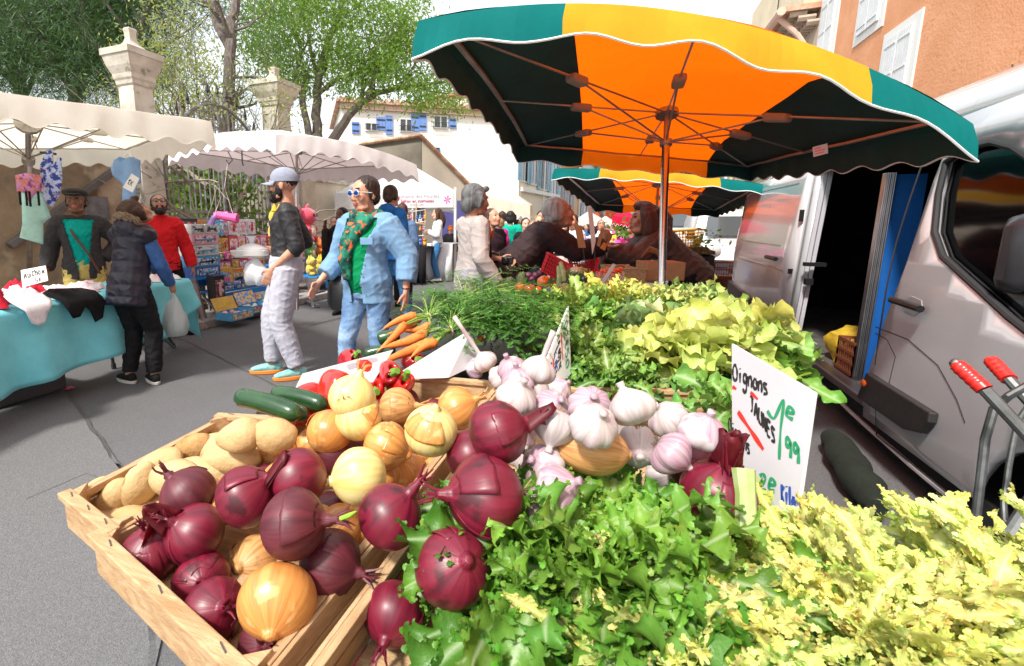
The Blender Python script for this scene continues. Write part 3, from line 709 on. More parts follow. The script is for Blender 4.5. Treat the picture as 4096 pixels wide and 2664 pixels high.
# ================================================================ vehicles
from mathutils.geometry import delaunay_2d_cdt
def inpoly(x,y,P):
    c=False;n=len(P);j=n-1
    for i in range(n):
        if ((P[i][1]>y)!=(P[j][1]>y)) and (x<(P[j][0]-P[i][0])*(y-P[i][1])/(P[j][1]-P[i][1])+P[i][0]): c=not c
        j=i
    return c
def panel(mb,outer,holes,fn,m=0,step=.12):
    vs=[];es=[]
    for L in [outer]+holes:
        o=len(vs);n=len(L); vs+= [V((p[0],p[1])) for p in L]; es+=[(o+i,o+(i+1)%n) for i in range(n)]
    x0=min(p[0] for p in outer);x1=max(p[0] for p in outer);y0=min(p[1] for p in outer);y1=max(p[1] for p in outer)
    x=x0+step/2
    while x<x1:
        y=y0+step/2
        while y<y1:
            if inpoly(x,y,outer) and not any(inpoly(x,y,h) for h in holes): vs.append(V((x,y)))
            y+=step
        x+=step
    ov,oe,of,_,_,_=delaunay_2d_cdt(vs,es,[],0,1e-5)
    fs=[]
    for f in of:
        cx=sum(ov[i].x for i in f)/len(f);cy=sum(ov[i].y for i in f)/len(f)
        if inpoly(cx,cy,outer) and not any(inpoly(cx,cy,h) for h in holes): fs.append(tuple(f))
    mb.add([fn(p.x,p.y) for p in ov],fs,m)
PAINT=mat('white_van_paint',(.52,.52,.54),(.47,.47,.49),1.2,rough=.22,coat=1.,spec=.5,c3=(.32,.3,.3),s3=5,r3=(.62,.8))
TRIM=mat('black_trim',(.022,.02,.02),(.03,.028,.028),30,rough=.55,bump=.1)
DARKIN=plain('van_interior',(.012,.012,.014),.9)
RUBR=plain('black_rubber',(.02,.02,.022),.75)
TINT=plain('tinted_glass',(.002,.002,.003),.08,spec=.35)
def SX(y,z): # side surface
    x=1.35
    if z>.95: x+=.10*(z-.95)**1.5
    if z<.42: x+=.03*(.42-z)/.3
    return x
def yz(px,py,X=1.35):
    q=PX(px,py,X); return (q.y,q.z)
van=thing('panel_van','large white panel van with its sliding side door open beside the vegetable stall','van',(2.3,3.6,0))
def VS(y,z,off=0.): return V((SX(y,z)-off,y,z))
# front part: door with window
YB=3.12
outer=[(3.34,.2),(3.33,.4),(3.22,.8),(YB,1.15),(YB-.02,1.5),(YB-.05,1.78),(2.6,1.8),(2.0,1.78),(1.4,1.55),(.9,1.15),(.3,1.0),(.3,.2)]
arc=[(1.95+.47*math.cos(a),.12+.47*math.sin(a)) for a in [i*pi/14 for i in range(15)]]
outer2=outer[:-1]+[(.3,.2)]+[p for p in reversed(arc) if p[1]>=.2 ]
win=[yz(*p) for p in ((2170,378),(2163,450),(2165,540),(2190,597),(2240,640),(2300,692),(2352,738),(2400,775),(2460,810),(2500,780),(2470,560),(2420,440),(2370,375),(2320,345),(2270,333),(2210,348))]
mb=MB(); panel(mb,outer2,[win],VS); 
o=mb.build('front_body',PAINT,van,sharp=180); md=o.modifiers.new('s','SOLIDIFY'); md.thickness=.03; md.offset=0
wp=[VS(*p,.006) for p in win]
mb=MB(); mb.tube(wp+[wp[0]],.014,8); mb.build('window_seal',RUBR,van)
mb=MB(); panel(mb,win,[],lambda y,z:VS(y,z,-.02)); mb.build('side_window',TINT,van,sharp=180)
# thin dark panel gaps
def gap(pts,r=.004,off=.014,m=RUBR,name='panel_gap'):
    mb=MB(); P=[V(p) for p in pts]; q=[]
    for i in range(len(P)-1):
        for k in range(6): a=P[i].lerp(P[i+1],k/6); q.append(VS(a.x,a.y,off))
    q.append(VS(P[-1].x,P[-1].y,off)); mb.tube(q,r,5); return mb.build(name,m,van)
Q=lambda *l:[yz(*p) for p in l]
gap(Q((2125,360),(2085,560),(2052,770),(2042,850)))
gap(Q((2042,775),(2070,790),(2090,830),(2072,905),(2040,895)),.003)
gap(Q((2042,760),(2120,790),(2190,850),(2235,930),(2255,985)),.003)
gap(Q((2042,900),(2030,1010),(2090,1060),(2200,1150)),.003)
# black side moulding, marker lamp, handle
def pad(pts,name,m,d=.03,off=.015,bev=.008,step=.1):
    mb=MB(); n=len(pts); a=[VS(p[0],p[1],off) for p in pts]; mb.prism(a,V((-d,0,0))); return mb.build(name,m,van,smooth=False,bevel=bev,recalc=True)
pad(Q((2038,868),(2195,962),(2190,985),(2165,1010),(2120,1000),(2010,925)),'side_moulding',TRIM,.035)
mb=MB(); q=VS(*yz(2036,893),.055); mb.ell(q,(.01,.028,.02)); mb.build('side_marker_lamp',plain('amber_lamp',(.5,.08,.01),.2),van)
pad(Q((2128,688),(2108,700),(2112,724),(2135,735),(2155,722),(2152,698)),'handle_recess',plain('recess_paint',(.35,.34,.35),.3),.004,.013,.002)
mb=MB(); mb.tube([VS(*yz(2102,698),.05),VS(*yz(2172,720),.05)],.017,8); mb.build('door_handle',BLACK,van)
gap(Q((1855,850),(1995,985),(2100,1080),(2230,1190)),.014,.0,PAINT,'sill')
# roof and upper shell
mb=MB(); ys=[.2,.9,1.5,2.0,2.4,3.0,4,5,6,7.05]
rows=[]
for y in ys:
    k=0 if y>=2.4 else (2.4-y)/2.2
    dz=-.95*k**1.6
    prof=[(SX(y,1.74),1.74),(1.44,1.86),(1.55,1.97),(1.8,2.07),(2.35,2.11),(2.95,2.07),(3.15,1.97),(3.28,1.8),(3.3,1.2)]
    rows.append([V((x,y,z+dz)) for x,z in prof])
mb.grid(rows); mb.build('roof',PAINT,van,sharp=180,solid=.02)
for pts in (((2380,330),(2320,285),(2260,262),(2215,255)),):
    mb=MB(); mb.tube([V((1.6,a.y,a.z)) for a in [PX(*p,1.6) for p in pts]],.006,5); mb.build('roof_gutter',RUBR,van)
# rear quarter
YD=4.62
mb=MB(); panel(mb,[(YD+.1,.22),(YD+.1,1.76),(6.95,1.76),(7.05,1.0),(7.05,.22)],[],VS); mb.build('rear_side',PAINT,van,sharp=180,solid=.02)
mb=MB(); panel(mb,[(YB,1.7),(YB,1.77),(YD+.1,1.77),(YD+.1,1.7)],[],VS); mb.build('door_head',PAINT,van,sharp=180,solid=.02)
# sliding door slid back
sd_=lambda y,z:V((SX(y,z)-.085,y,z))
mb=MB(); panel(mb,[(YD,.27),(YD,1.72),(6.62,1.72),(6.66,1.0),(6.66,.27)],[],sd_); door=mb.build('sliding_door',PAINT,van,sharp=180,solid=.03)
def dpad(pts,name,m,d=.02,off=.1,bev=.006):
    mb=MB(); mb.prism([V((SX(p[0],p[1])-off,p[0],p[1])) for p in pts],V((-d,0,0))); return mb.build(name,m,door,smooth=False,bevel=bev,recalc=True)
for u in (('rib',[(4.8,1.63),(6.5,1.63),(6.5,1.62),(4.8,1.62)]),('rib',[(4.72,.92),(6.6,.92),(6.6,.912),(4.72,.912)]),('rib',[(4.9,1.12),(6.5,1.12),(6.5,1.113),(4.9,1.113)])): dpad(u[1],u[0],plain('panel_crease',(.3,.29,.3),.3),.003,.101,.001)
dpad([(4.68,.36),(4.68,.5),(6.66,.62),(6.66,.48)],'moulding',TRIM,.03)
mb=MB(); mb.tube([V((SX(5,1)-.13,4.85,1.0)),V((SX(5,1)-.13,5.15,1.0))],.018,8); mb.build('handle',BLACK,door)
for z,h in ((1.36,.09),(.92,.04),(.55,.09),(.4,.09)): mb=MB(); mb.box((SX(YD,z)-.085,YD-.018,z),(.03,.01,h)); mb.build('latch',BLACK,door,smooth=False)
FR_=plain('door_frame_paint',(.5,.5,.54),.35,coat=.5)
mb=MB()
for i in range(2): 
    y=YD+.09-.012*i; mb.bar((1.37+.03*i,y,.3),(1.44+.03*i,y,1.74),.025,.03,up=(0,1,0))
mb.build('door_pillar',FR_,van,smooth=False)
mb=MB(); mb.box((1.48,YB-.02,1.0),(.16,.05,1.5)); mb.build('front_pillar',FR_,van,smooth=False,bevel=.01)
mb=MB(); mb.box((1.42,YD-.01,.98),(.14,.05,.03)); mb.box((1.4,YD-.0,.84),(.05,.05,.05)); mb.build('door_arm',BLACK,van,smooth=False)
# interior
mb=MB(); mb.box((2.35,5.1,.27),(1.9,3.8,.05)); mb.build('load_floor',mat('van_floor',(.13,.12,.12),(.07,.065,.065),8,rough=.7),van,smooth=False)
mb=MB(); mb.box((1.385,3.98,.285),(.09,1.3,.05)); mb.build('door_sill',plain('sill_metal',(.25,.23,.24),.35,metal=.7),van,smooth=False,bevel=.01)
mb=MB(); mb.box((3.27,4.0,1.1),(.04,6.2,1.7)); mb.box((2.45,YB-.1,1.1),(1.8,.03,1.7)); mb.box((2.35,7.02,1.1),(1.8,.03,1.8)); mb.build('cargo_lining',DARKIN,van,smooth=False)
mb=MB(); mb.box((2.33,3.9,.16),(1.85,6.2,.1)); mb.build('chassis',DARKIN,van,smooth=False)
for y in (1.95,6.0):
    mb=MB(); mb.lathe([(.0,0),(.30,0),(.335,.03),(.335,.19),(.3,.22),(0,.22)],28,M=Matrix.Translation((1.42,y,.335))@Matrix.Rotation(pi/2,4,'Y')); wh=mb.build('wheel',RUBR,van)
    mb=MB(); mb.lathe([(0,-.005),(.08,-.012),(.1,0),(.2,.02),(.21,-.004),(.215,.02)],20,M=Matrix.Translation((1.42,y,.335))@Matrix.Rotation(pi/2,4,'Y')); mb.build('rim',plain('wheel_cover',(.2,.2,.21),.4,metal=.5),wh)
mb=MB(); mb.box((1.4,7.0,.85),(.1,.06,.3)); mb.build('tail_lamp',plain('red_lamp',(.5,.02,.02),.2),van,smooth=False,bevel=.02)
mb=MB(); mb.box((2.3,7.12,.35),(1.9,.12,.25)); mb.build('rear_bumper',TRIM,van,smooth=False,bevel=.03)
# door mirror
mb=MB(); q=D(2385,590,1.75); mb.box(q,(.12,.14,.3)); mb.build('door_mirror',plain('mirror_shell',(.03,.03,.035),.3),van,bevel=.05)
mb=MB(); mb.bar(q+V((.0,.02,-.12)),q+V((.25,.0,-.2)),.04,.05); mb.build('mirror_arm',BLACK,van)
# things inside the van
ALU=mat('aluminium_profile',(.5,.5,.52),(.34,.34,.36),6,rough=.3,metal=1.)
t=thing('folding_panel','bright blue folding panel with aluminium edges standing in the van doorway','panel',(1.6,3.6,.3))
Yp=3.8
xa,xb,xc=PY(2022,600,Yp).x,PY(2046,600,Yp).x,PY(2120,600,Yp).x
mb=MB(); mb.box(((xb+xc)/2,Yp,.94),(xc-xb,.03,1.3)); mb.build('blue_board',mat('blue_board',(.012,.11,.42),(.015,.13,.47),3,rough=.4),t,smooth=False)
mb=MB()
for i in range(3):
    x_=lerp(xa,xb,(i+.5)/3); mb.box((x_,Yp-.01,.93),((xb-xa)/3.3,.05,1.34)); mb.box((x_,Yp-.04,.93),(.006,.02,1.34))
mb.build('edge_profile',ALU,t,smooth=False,bevel=.004)
YEL=mat('yellow_woven_sack',(.62,.43,.03),(.4,.27,.02),14,rough=.6,bump=.5)
mb=MB(); c=V((1.66,4.25,.42))
mb.lathe([(.0,0),(.13,.0),(.17,.06),(.165,.14),(.13,.2),(.07,.24),(.03,.25)],18,M=Matrix.Translation((1.62,4.27,.3)),sx=.9,sy=1.2,fn=lambda q,a,t:q+V((nz(q,9),nz(q,9,4),nz(q,9,7)*.6))*.05)
sk=mb.build('sack',YEL); tag(sk,'yellow printed sack slumped on the van floor','sack')
CRB=plain('brown_plastic',(.2,.06,.025),.5)
def plcrate(o,sx,sy,sz,m,name,label,cat,rz=0.,group=None,nb=3):
    t=thing(name,label,cat,o,rz,group)
    L=V(o); 
    def W(x,y,z): return WM[t.name]@V((x,y,z))
    mb=MB(); mb.box((0,0,.01),(sx,sy,.02)); mb.build('base',m,t,smooth=False,world=False)
    for (ax,L_,off) in ((0,sx,-sy/2),(0,sx,sy/2),(1,sy,-sx/2),(1,sy,sx/2)):
        mb=MB()
        for k in range(nb+1):
            z=.02+(sz-.02)*k/nb
            mb.box((0,off,z) if ax==0 else (off,0,z),((L_,.012,.02) if ax==0 else (.012,L_,.02)))
        n=int(L_/.03)
        for i in range(n+1):
            u=-L_/2+L_*i/n; mb.box((u,off,sz/2) if ax==0 else (off,u,sz/2),((.008,.008,sz) if ax==0 else (.008,.008,sz)))
        mb.build('side',m,t,smooth=False,world=False)
    return t
plcrate((1.6,3.93,.3),.3,.26,.22,CRB,'plastic_crate','brown plastic crate on the van floor beside the yellow sack','crate')
# sandbag rolls under the van
for (x0,y0,x1,y1,lab) in ((1935,1010,2040,1180,'long dark green sandbag lying beside the van sill'),):
    a=G(x0,y0,.09);b=G(x1,y1,.09); mb=MB(); P=[];R=[]
    for i in range(15): t_=i/14; P.append(a.lerp(b,t_)+V((nz((t_*4,0,1))*.05,0,0))); R.append(.075*(1-.5*abs(t_*2-1)**4)*(1+.15*nz((t_*7,3,1))))
    mb.tube(P,R,14); tag(mb.build('sandbag',mat('dark_green_canvas',(.008,.016,.008),(.004,.008,.004),12,rough=.9,bump=.8)),lab,'sandbag')
# hand truck at the right edge
REDG=plain('red_grip',(.62,.02,.015),.3,coat=.3)
ht=thing('hand_truck','grey tubular hand truck with two red ribbed grips in front of the van door','hand truck',tuple(G(2390,1200,0)))
def tb(pts,r,name,m,p=ht): 
    mb=MB(); mb.tube(pts,r,10); return mb.build(name,m,p)
TUBE=mat('scuffed_tube',(.2,.21,.21),(.1,.105,.1),20,rough=.45,metal=.8)
a0,a1,a2=D(2222,845,1.15),D(2288,905,1.1),D(2480,1110,1.0)
b0,b1,b2=D(2302,836,1.28),D(2345,882,1.22),D(2480,1030,1.1)
def grip(a,b,r=.0165):
    mb=MB(); P=[];R=[]
    for i in range(25): t_=i/24; P.append(a.lerp(b,t_)); R.append(r*(1+(.06*math.sin(t_*5*2*pi) if .1<t_<.85 else 0))*(1. if t_>.06 else .8))
    mb.tube(P,R,14); mb.build('grip',REDG,ht)
grip(a0,a1);grip(b0,b1); tb([a1,a2],.0125,'frame_tube',TUBE);tb([b1,b2],.0125,'frame_tube',TUBE)
mb=MB(); mb.ell(a0,(.012,.012,.012)); mb.build('end_cap',STEEL,ht)
tb([D(2262,1260,1.15),D(2275,1150,1.15),D(2290,1020,1.15),D(2310,950,1.15),D(2345,920,1.12),D(2400,890,1.1)],.009,'support_bar',TUBE)
tb([D(2358,1235,1.1),D(2335,1210,1.12),D(2333,1170,1.14),D(2345,1080,1.16),D(2365,980,1.16),D(2400,930,1.15)],.006,'support_bar',TUBE)
tb([D(2340,1250,1.1),D(2420,1130,1.1)],.014,'frame_tube',TUBE)
tb([a2,V((a2.x+.1,a2.y-.12,.14))],.0125,'frame_tube',TUBE);tb([b2,V((b2.x+.12,b2.y-.1,.14))],.0125,'frame_tube',TUBE)
q1,q2=V((a2.x+.06,a2.y-.14,.13)),V((b2.x+.16,b2.y-.08,.13)); tb([q1,q2],.012,'axle',TUBE)
for q in (q1,q2):
    mb=MB(); u=(q2-q1).normalized(); mb.lathe([(0,-.025),(.1,-.025),(.128,-.012),(.128,.012),(.1,.025),(0,.025)],20,M=Matrix.Translation(q)@rot_to(u)); mb.build('wheel',RUBR,ht)
for (x,y,d) in ((2262,1260,1.15),(2358,1235,1.1),(2340,1250,1.1)):
    q=D(x,y,d); tb([q,q1.lerp(q2,.5)],.009,'support_bar',TUBE)
# ---------------- far vans
WPAINT=mat('bright_white_paint',(.75,.76,.78),(.7,.71,.73),2,rough=.25,coat=.8)
def carbody(name,label,x,y,W,L,H,hood,ws,mid,plate=None,z0=.25,oy=.0,lz=.74):
    # front faces the camera (towards -Y); x centre, y front
    t=thing(name,label,'van',(x,y+L/2,0))
    w=W/2; prof=[(0,z0),(0,z0+.35),(.06,lz),(.18,hood-.06),(.75,hood),(ws,mid),(ws+.25,H-.06),(ws+.6,H),(L-.15,H-.03),(L,H-.25),(L,z0)]
    rows=[]
    for f,dx in ((-1,0),(-.985,.0),(-.9,.0),(-.5,0),(0,0),(.5,0),(.9,0),(.985,0),(1,0)):
        r=[]
        for (yy,zz) in prof:
            tum=1-.16*max(0,(zz-.95))/(H-.95); e=abs(f)
            bulge=.12*(e**3) if yy<.7 else 0
            drop=.04*(e**6) if zz>.9 else 0
            r.append(V((x+f*w*tum,y+yy+bulge,zz-drop)))
        rows.append(r)
    mb=MB(); mb.grid(rows)
    k=len(prof)
    mb.add([p for p in rows[0]],[tuple(range(k))]); mb.add([p for p in rows[-1]],[tuple(range(k-1,-1,-1))])
    mb.build('body',WPAINT,t,sharp=30)
    # windscreen, lamps, bumper, grille, plate, wheels
    mb=MB(); a,b=(.72+.12,hood+.06),(ws+.14,H-.18)
    q=[V((x-w*.84,y+a[0]-.03,a[1])),V((x+w*.84,y+a[0]-.03,a[1])),V((x+w*.7,y+b[0]-.1,b[1])),V((x-w*.7,y+b[0]-.1,b[1]))]; mb.prism(q,V((0,-.03,.012))); wsn=mb.build('windscreen',plain('windscreen_glass',(.06,.07,.075),.06,spec=.8),t,smooth=False,recalc=True)
    mb=MB(); mb.box((x,y-.02,z0+.17),(W*.97,.16,.36)); mb.build('bumper',plain('dark_bumper',(.045,.05,.065),.5),t,bevel=.05,smooth=False)
    mb=MB(); mb.box((x,y-.11,z0+.2),(W*.45,.03,.12)); mb.build('grille',BLACK,t,smooth=False)
    for s in (-1,1):
        mb=MB(); mb.ell((x+s*w*.78,y+.08,lz+.04),(.17,.1,.12)); mb.build('headlight',plain('lamp_glass',(.5,.52,.52),.1,coat=1.),t)
        mb=MB(); mb.box((x+s*(w+.1),y+1.0,1.05),(.14,.1,.2)); mb.build('door_mirror',BLACK,t,smooth=False,bevel=.03)
        for yy in (.75,L-.7):
            mb=MB(); mb.lathe([(0,-.1),(.28,-.1),(.31,-.06),(.31,.06),(.28,.1),(0,.1)],20,M=Matrix.Translation((x+s*(w-.1),y+yy,.31))@Matrix.Rotation(pi/2,4,'Y')); mb.build('wheel',RUBR,t)
    mb=MB()
    for s in (-1,1):
        mb.tube([V((x+s*.02,y+.04,lz+.03)),V((x+s*.05,y+.03,lz+.1)),V((x,y+.02,lz+.15))],.014,5)
    mb.build('badge',CHROME,t)
    if plate:
        mb=MB(); mb.box((x,y-.125,z0+.06),(.5,.02,.11)); pl=mb.build('number_plate',plain('plate_white',(.7,.7,.68),.5),t,smooth=False)
        text(plate,(x+.1,y-.137,z0+.025),.1,plain('plate_ink',(.01,.01,.01)),(pi/2,0,0),pl,'plate_lettering')
    return t
def text(s,loc,size,m,rot=(0,0,0),par=None,name='lettering',align='CENTER',ext=.0005,M=None,bold=0.):
    cu=bpy.data.curves.new(name,'FONT'); cu.body=s; cu.size=size; cu.extrude=ext; cu.align_x=align; cu.offset=bold
    cu.materials.append(m); o=bpy.data.objects.new(name,cu); COL.objects.link(o)
    Mw=M if M is not None else Matrix.Translation(V(loc))@Matrix.Rotation(rot[2],4,'Z')@Matrix.Rotation(rot[1],4,'Y')@Matrix.Rotation(rot[0],4,'X')
    dg=bpy.context.evaluated_depsgraph_get(); me=bpy.data.meshes.new_from_object(o.evaluated_get(dg)); bpy.data.objects.remove(o)
    o=bpy.data.objects.new(name,me); COL.objects.link(o)
    if par is not None:
        o.parent=par; o.matrix_local=WM[par.name].inverted()@Mw
    else: o.matrix_world=Mw
    return o
carbody('parked_minivan','small white minivan with dark bumper and number plate parked beside the green shutters',2.3,10.6,1.72,4.1,1.62,.98,1.45,1.1,'DX')
carbody('parked_van','taller white high roofed van parked behind the small white minivan',1.9,15.6,1.8,4.6,2.02,1.15,1.35,1.3,None)
# ================================================================ parasols
def fab(name,c,tr,amt=.5,rough=.8,k=.9):
    return mat(name,c,tuple(x*k for x in col(c)[:3]),scale=5,rough=rough,bump=.25,bscale=9,trans=tr,tamt=amt,spec=.15,detail=3)
YF=fab('yellow_orange_canvas',(1.,.68,.05),(1.,.12,.0),.52)
GF=fab('green_canvas',(.0,.15,.145),(.0,.01,.01),.02)
WF=fab('white_canvas',(.85,.84,.8),(.9,.83,.68),.5)
PF=fab('offwhite_canvas',(.84,.83,.83),(.75,.6,.58),.3)
RF=fab('crimson_canvas',(.6,.01,.06),(.5,.0,.03),.3)
CRF=fab('cream_canvas',(.8,.72,.6),(.8,.66,.5),.35)
SHADEG=mat('painted_shade_green',(.0,.05,.047),(.0,.035,.034),5,rough=.9)  # near-black green painted in for the shade under the green canvas
PIPE=plain('white_piping',(.85,.85,.85),.6)
ALT=mat('parasol_frame',(.42,.38,.34),(.3,.27,.24),8,rough=.4,metal=.7)
def parasol(label,P,hub,mastb,mats,seg=(.24,.76),arch=(0,0,0,0),rise=.22,val=.17,waves=(5,7,5,7),run=.2,r=.022,name='market_parasol',pipe=True,nrib=8,stretch=True,flare=.03,group=None,run_z=None,patch=None):
    # P: four rim corners NL,NR,FR,FL ; sheets bilinear with a raised centre
    P=[V(p) for p in P]; hub=V(hub)
    t=thing(name,label,'parasol',tuple(mastb),group=group)
    A=[(0,1,arch[0]),(1,2,arch[1]),(2,3,arch[2]),(3,0,arch[3])]
    def rim(e,s): # point on edge e at s
        i,j,a=A[e]; return P[i].lerp(P[j],s)+V((0,0,a*4*s*(1-s)))
    def S(u,v): # coons patch
        b,r_,f,l=rim(0,u),rim(1,v),rim(2,1-u),rim(3,1-v)
        q=(b*(1-v)+f*v)+(l*(1-u)+r_*u)-(P[0]*(1-u)*(1-v)+P[1]*u*(1-v)+P[2]*u*v+P[3]*(1-u)*v)
        m=1-max(abs(2*u-1),abs(2*v-1)); 
        q.z+=rise*min(1,m*1.08)+.012*nz((u*6,v*6,3)); return q
    us=sorted(set([i/24 for i in range(25)]+list(seg))); vs_=[i/24 for i in range(25)]
    mid=lambda u:0 if (u<seg[0] or u>seg[1]) else 1
    mb=MB(); 
    for i in range(len(us)-1):
        mb.grid([[S(us[i],v) for v in vs_],[S(us[i+1],v) for v in vs_]],mid((us[i]+us[i+1])/2) if len(mats)>1 else 0)
    cp=mb.build('canopy',mats,t,sharp=180)
    if len(mats)>1:  # added sheet just below the green panels, its dark colour imitates shade
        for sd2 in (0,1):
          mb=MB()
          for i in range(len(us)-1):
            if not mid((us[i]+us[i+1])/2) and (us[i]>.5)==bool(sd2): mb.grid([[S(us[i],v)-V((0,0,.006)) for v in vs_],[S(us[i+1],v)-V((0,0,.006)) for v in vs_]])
          mb.build('shade_sheet',SHADEG,t,sharp=180)
    c0=(P[0]+P[1]+P[2]+P[3])/4
    vb=MB();pb=MB();lb=MB()
    for e in range(4):
        n=waves[e]*10; rows=[];bot=[]
        L=(P[A[e][1]]-P[A[e][0]]).length
        ks=sorted(set([k/n for k in range(n+1)]+([seg[0],seg[1]] if e==0 else [1-seg[1],1-seg[0]] if e==2 else [])))
        for s in ks:
            p=rim(e,s); o=p-c0; o.z=0; o.normalize()
            d=val*(1.-.22*(.5-.5*math.cos(2*pi*s*waves[e]))-.0)
            d*=1+.1*nz((s*5,e*3,2))
            q=p+o*(flare+.03*nz((s*9,e,5)))-V((0,0,d))
            md_=p+o*(flare*.75+.02*nz((s*14,e,7)))-V((0,0,d*.5))
            rows.append([p,md_,q]); bot.append(q)
        for i in range(len(rows)-1):
            s=(ks[i]+ks[i+1])/2
            u=s if e==0 else (1-s if e==2 else (1. if e==1 else 0.))
            vb.grid([rows[i],rows[i+1]],mid(u) if len(mats)>1 else 0)
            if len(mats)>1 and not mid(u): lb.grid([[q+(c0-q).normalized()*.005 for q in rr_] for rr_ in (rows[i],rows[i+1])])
        pb.tube(bot,.0045 if pipe else .0035,5)
    vo=vb.build('valance',mats,t,sharp=180)
    if lb.v: lb.build('shade_sheet',SHADEG,vo,sharp=180)  # same added shade-coloured sheet inside the green valance
    pb.build('piping',PIPE if pipe else mats[0],t)
    up=(hub-V(mastb)).normalized()
    mb=MB(); mb.tube([V(mastb),hub-up*run],r,14); mb.build('mast',CHROME,t)
    mb=MB(); mb.tube([hub-up*run,hub],r*.7,12); mb.tube([hub-up*run*1.12,hub-up*run*.95],r*1.6,12); mb.tube([hub-up*.02,hub+up*.01],r*3,12); mb.build('hub',ALT,t)
    ends=[]
    for k in range(nrib):
        e,s=((0,0),(0,.5),(1,0),(1,.5),(2,0),(2,.5),(3,0),(3,.5))[k]
        u,v={0:(s,0),1:(1,s),2:(1-s,1),3:(0,1-s)}[e]
        u=.5+(u-.5)*.94; v=.5+(v-.5)*.94
        q=S(u,v)-V((0,0,.03)); ends.append(q)
        mb=MB(); mb.tube([hub,q],.0055,8); m_=hub.lerp(q,.52); rb=mb.build('rib',ALT,t)
        mb=MB(); mb.tube([hub-up*run,m_],.0055,8); mb.build('strut',ALT,rb)
        if patch is not None:
            dd=(q-hub).normalized(); mb=MB(); n=V((0,0,1)).cross(dd).normalized()
            mb.hexa([m_-dd*.06-n*.03-V((0,0,.03)),m_+dd*.06-n*.03-V((0,0,.025)),m_+dd*.06+n*.03-V((0,0,.025)),m_-dd*.06+n*.03-V((0,0,.03)),m_-dd*.06-n*.03+V((0,0,.015)),m_+dd*.06-n*.03+V((0,0,.015)),m_+dd*.06+n*.03+V((0,0,.015)),m_-dd*.06+n*.03+V((0,0,.015))]); mb.build('joint_cover',patch,rb,bevel=.012,smooth=True)
    cs=[ends[i] for i in range(0,nrib,2)] if nrib==8 else ends
    mb=MB()
    for i in range(4): 
        uv=[(.03,.03),(.97,.03),(.97,.97),(.03,.97),(.03,.03)]; pr=[S(lerp(uv[i][0],uv[i+1][0],k/10),lerp(uv[i][1],uv[i+1][1],k/10))-V((0,0,.025)) for k in range(11)]
        for k in range(10): mb.bar(pr[k],pr[k+1].lerp(pr[k],-.03),.024,.012)
    mb.build('rim_bar',ALT,t,smooth=False)
    return t
PLAST=fab('clear_joint_plastic',(.45,.38,.33),(.5,.4,.35),.4)
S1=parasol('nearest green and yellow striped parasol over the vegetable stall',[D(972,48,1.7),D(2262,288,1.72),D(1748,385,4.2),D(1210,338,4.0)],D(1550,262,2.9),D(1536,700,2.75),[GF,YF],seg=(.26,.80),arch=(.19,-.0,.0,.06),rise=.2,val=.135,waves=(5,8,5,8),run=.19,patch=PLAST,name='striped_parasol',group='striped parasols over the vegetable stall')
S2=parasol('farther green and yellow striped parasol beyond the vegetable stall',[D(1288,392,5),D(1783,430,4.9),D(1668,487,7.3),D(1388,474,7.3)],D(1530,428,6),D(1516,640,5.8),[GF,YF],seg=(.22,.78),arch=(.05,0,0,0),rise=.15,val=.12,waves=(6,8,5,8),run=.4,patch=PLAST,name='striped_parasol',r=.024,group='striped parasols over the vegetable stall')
# maker's label sewn on the near parasol
parasol('large white square parasol over the underwear stall',[D(-260,178,2.6),D(490,282,3.5),D(302,345,5.3),D(-170,345,4.5)],D(65,287,3.8),tuple(G(70,720,.02)),[WF],rise=.2,val=.19,waves=(8,7,8,7),run=.5,r=.03,pipe=False,patch=WF)
parasol('worn off-white parasol with scalloped valance over the toy stall',[D(393,348,6.),D(640,312,4.75),D(968,383,5.6),D(705,392,7.2)],D(690,352,6.),D(690,720,5.9),[PF],arch=(.1,.08,0,0),rise=.12,val=.2,waves=(9,9,9,9),run=.3,r=.025,pipe=False)
parasol('crimson market parasol over the far flower stall',[D(1424,502,11),D(1478,508,10.6),D(1482,515,13),D(1428,512,13)],D(1452,508,12),D(1452,600,12),[RF],rise=.25,val=.22,waves=(6,6,6,6),run=.3)
parasol('cream scalloped parasol behind the elderly woman in grey',[D(1120,455,10.5),D(1232,478,9.5),D(1238,476,12),D(1128,462,13)],D(1180,462,11.5),D(1180,600,11.5),[CRF],rise=.3,val=.3,waves=(9,9,9,9),run=.3)
parasol('white parasol in front of the orange house',[D(1335,512,17),D(1395,512,16),D(1400,508,20),D(1345,508,21)],D(1368,508,18),D(1368,560,18),[WF],rise=.3,val=.2,waves=(6,6,6,6),run=.3)
parasol('pale distant parasol in the middle of the far street',[D(1385,517,24),D(1425,517,23),D(1428,514,28),D(1390,514,29)],D(1406,515,26),D(1406,545,26),[CRF],rise=.3,val=.25,waves=(6,6,6,6),run=.3)
# ================================================================ underwear stall
TURQ=mat('turquoise_cloth',(.2,.66,.75),(.15,.56,.65),5,rough=.85,bump=.3,bscale=7,spec=.1,sheen=.2)
tb_=thing('trestle_table','folding trestle table under the turquoise cloth','table',(-3.9,2.2,0))
A0,B0,C0,D0=V((-3.2,-.2,.75)),V((-4.0,3.45,.75)),V((-4.55,3.37,.75)),V((-3.8,-.3,.75))
mb=MB(); mb.prism([p-V((0,0,.03)) for p in (A0,B0,C0,D0)],V((0,0,.025))); mb.build('tabletop',plain('table_board',(.3,.3,.3)),tb_,smooth=False,recalc=True)
def tleg(px,py,off=(0,0),lean=.0,z1=.72):
    b=G(px,py,0); mb=MB(); mb.tube([b,b+V((off[0],off[1],z1))],.014,8); mb.tube([b,b+V((off[0]*.05,off[1]*.05,.05))],.02,8); mb.build('leg',DARKMETAL,tb_)
